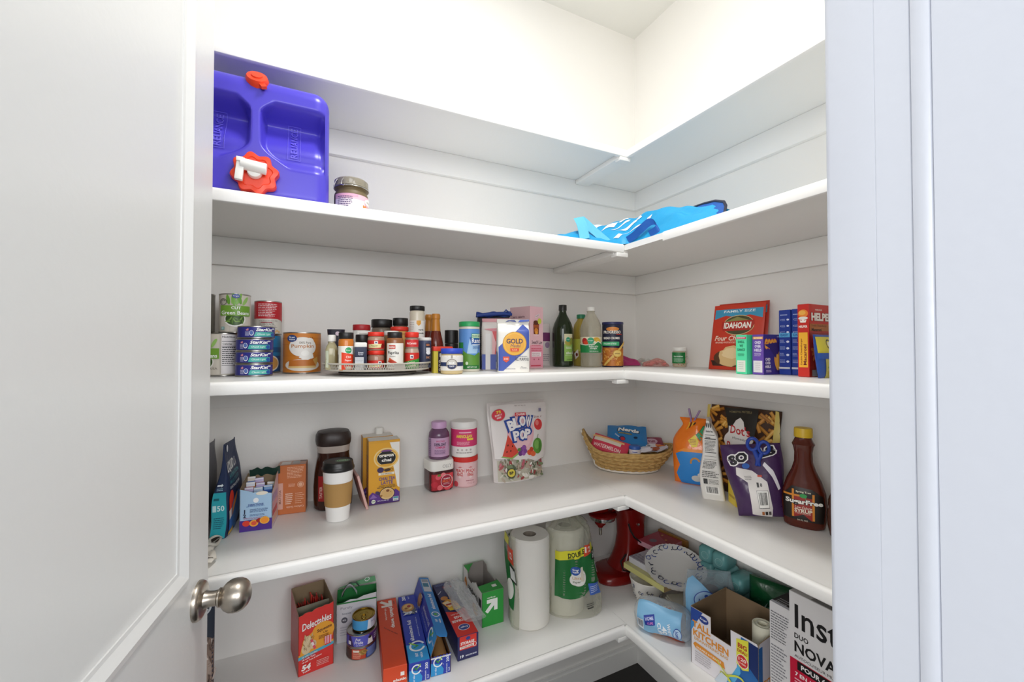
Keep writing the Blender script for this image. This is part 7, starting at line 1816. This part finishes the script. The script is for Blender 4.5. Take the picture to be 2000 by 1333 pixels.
def make_tall_box():
    w, d, h = .192, .178, .160
    x, y, rot = -.2635, -.7015, -84
    root = thing('kitchen_bag_box', 'open white and blue tall kitchen bag box with a notched front', 'box', (x, y, Z5), rot)
    mb = MB()
    front = [(-w / 2, h), (-.034, h), (-.0335, h - .044), (.024, h - .046), (.0235, h - .002), (w / 2 - .004, h), (w / 2, h - .006)]
    F = tray(mb, w, d, {'front': front, 'back': h, 'left': h + .002, 'right': [(-d / 2, h - .006), (-.08, h), (d / 2, h + .004)]}, {'all': '#2a5aa8', 'front': '#e4e0e4', 'right': '#d9d4da'}, t=.0022, inner=mat('#8a7358', .85, kind='wall'))
    i = Ink(mb, F['front'])
    i.poly([(-w / 2 + .0005, h - .0005), (-.058, h - .0005), (-.094, h - .066), (-w / 2 + .0005, h - .070)], '#2a4a9c').poly([(-w / 2 + .0005, h - .04), (-.075, h - .03), (-.096, h - .070), (-w / 2 + .0005, h - .078)], '#3f8ac8')
    i.poly([(w / 2 - .0005, h - .007), (.052, h - .004), (.040, .070), (.006, .0005), (w / 2 - .0005, .0005)], '#2464a8').poly([(.046, .090), (.040, .070), (.006, .001), (.022, .001), (.050, .060)], '#58aede').poly([(w / 2 - .0005, h - .007), (.066, h - .006), (.070, .09), (w / 2 - .0005, .07)], '#1d2f66')
    i.ell(-.055, .1415, .0150, .0105, '#2b3f8c').text('Kroger', -.055, .1415, .0075, '#eef0f8', .022, .02, shear=.2)
    i.text('TALL', -.062, .1165, .0190, '#e0902e', .056, .03).text('KITCHEN', -.035, .0925, .0190, '#e0902e', .106, .03).text('DRAWSTRING BAG', -.034, .0765, .0075, '#d9a45a', .100, .02)
    i.poly([(-.088, .058), (-.082, .066), (.004, .060), (.008, .044), (-.080, .050)], '#e0902e').text('DURABLE & FLEXIBLE', -.040, .0545, .0058, '#fbeedd', .074, .02).para(-.082, .012, -.030, .044, 5, '#b9b3b8', .4)
    i.rect(.040, .088, .070, .156, '#e6e04a') if False else i.poly([(.040, h - .014), (.072, h - .004), (.072, .080), (.056, .072), (.040, .082)], '#e3de48').text('BIG', .056, .1325, .0125, '#b0382a', .024, .04).text('DEAL!', .056, .1190, .0085, '#b0382a', .026, .04).ell(.056, .095, .0155, .0175, '#f0e6e0').ell(.056, .095, .0138, .0158, '#d03028').text('120', .056, .099, .009, '#f6ded6', .020, .03).text('13 GAL', .056, .089, .0045, '#f6ded6', .020, .03)
    for k in range(20):
        a = 2 * PI * k / 20; b = 2 * PI * (k + 1) / 20
        i.line(.030 + .034 * cos(a), .030 + .012 * sin(a) + .010 * sin(2 * a), .030 + .034 * cos(b), .030 + .012 * sin(b) + .010 * sin(2 * b), .005, '#cfd64a')
    for k in range(9): i.line(-.016 + .006 * k, .060 - .005 * k, -.010 + .006 * k, .055 - .005 * k, .0032, '#cfd64a')
    i.poly([(-.02, .0005), (.0, .034), (.018, .030), (.012, .0005)], '#c9d4de').text('120', .086, .028, .0085, '#eef2fa', .022, .04).text('BAGS', .086, .017, .0065, '#eef2fa', .020, .04)
    r = Ink(mb, F['right'])
    r.rect(-d / 2 + .001, .001, -.07, h - .01, '#2464a8').text('KITCHEN', -.04, .05, .02, '#e0902e', .09, .03)
    mb.build('box_walls', root)
    xx, yy = local(x, y, rot, .066, -.010)
    rr = MB().lathe([(.010, .0), (.0245, .0), (.0250, .004), (.0250, .166), (.024, .168), (.0205, .168), (.020, .164), (.0165, .1645), (.016, .168), (.012, .168), (.0115, .150), (.001, .150)], mat('#e3e0cc', .5), 36)
    o = rr.build('bag_roll')
    tag(put(o, (xx, yy, Z5 + .003), 0, (0, 0)), 'pale yellow roll of bags standing inside the open kitchen bag box', 'roll')
make_tall_box()
def side_text(i):
    i.para(-.022, .205, .022, .275, 11, '#6a6a6e', .4).para(-.022, .10, .016, .195, 13, '#7a7a80', .38, 5).text('Made in', -.006, .086, .006, '#4a4a4e', .028, .03).para(-.022, .010, .022, .072, 7, '#9a9aa0', .35, 8)
carton('accessory_box', 'narrow white box with a black top and grey print, beside the big cooker box', 'box', (-.256, -.8665, Z5), .0500, .188, .2945, -90, {'all': '#dcdadb', 'top': '#252324'}, {'front': side_text, 'top': lambda i: i.text('6', -.004, -.030, .024, '#e6e4e4', .016, .04, rot=180).para(-.018, -.086, .012, -.060, 3, '#b4b2b4', .4).rect(-.024, -.0935, .024, -.085, '#c9c9d0')})
def inst(i):
    w, h = .29, .350
    i.rect(-w / 2 + .0005, .0005, w / 2 - .0005, .198, '#c4183a').text('Instant', -.047, .297, .054, '#171516', .172, .012)
    i.text('DUO', -.119, .2525, .0115, '#171516', .030, .02).text('NOVA', -.091, .228, .0250, '#171516', .086, .025).text('AUTOCUISEUR MULTIFONCTION', -.062, .2065, .0062, '#4a4648', .144, .0)
    i.rect(-.128, .177, w / 2 - .001, .1965, '#171516').text('POUR 6 PERSONNES', -.052, .1868, .0110, '#f2efee', .136, .03)
    i.text('7 EN 1 MULTIFONCTION', -.062, .166, .0090, '#f6eeee', .142, .03).para(-.134, .138, .02, .158, 3, '#eab4be', .4).text('COUVERCLE', -.094, .122, .0105, '#f6eeee', .082, .03).para(-.134, .05, .06, .110, 6, '#eab4be', .35)
o = carton('cooker_box', 'large white, black and red pressure cooker box at the end of the lowest shelf', 'box', (-.2150, -1.0395, Z5), .290, .290, .3490, -90, {'all': '#dedcdc', 'top': '#c9c6c4', 'left': '#d9d6d6'}, {'front': inst, 'top': lambda i: i.rect(-.10, -.142, .02, -.118, '#8a8684').rect(.03, -.142, .10, -.110, '#e2e0de')})
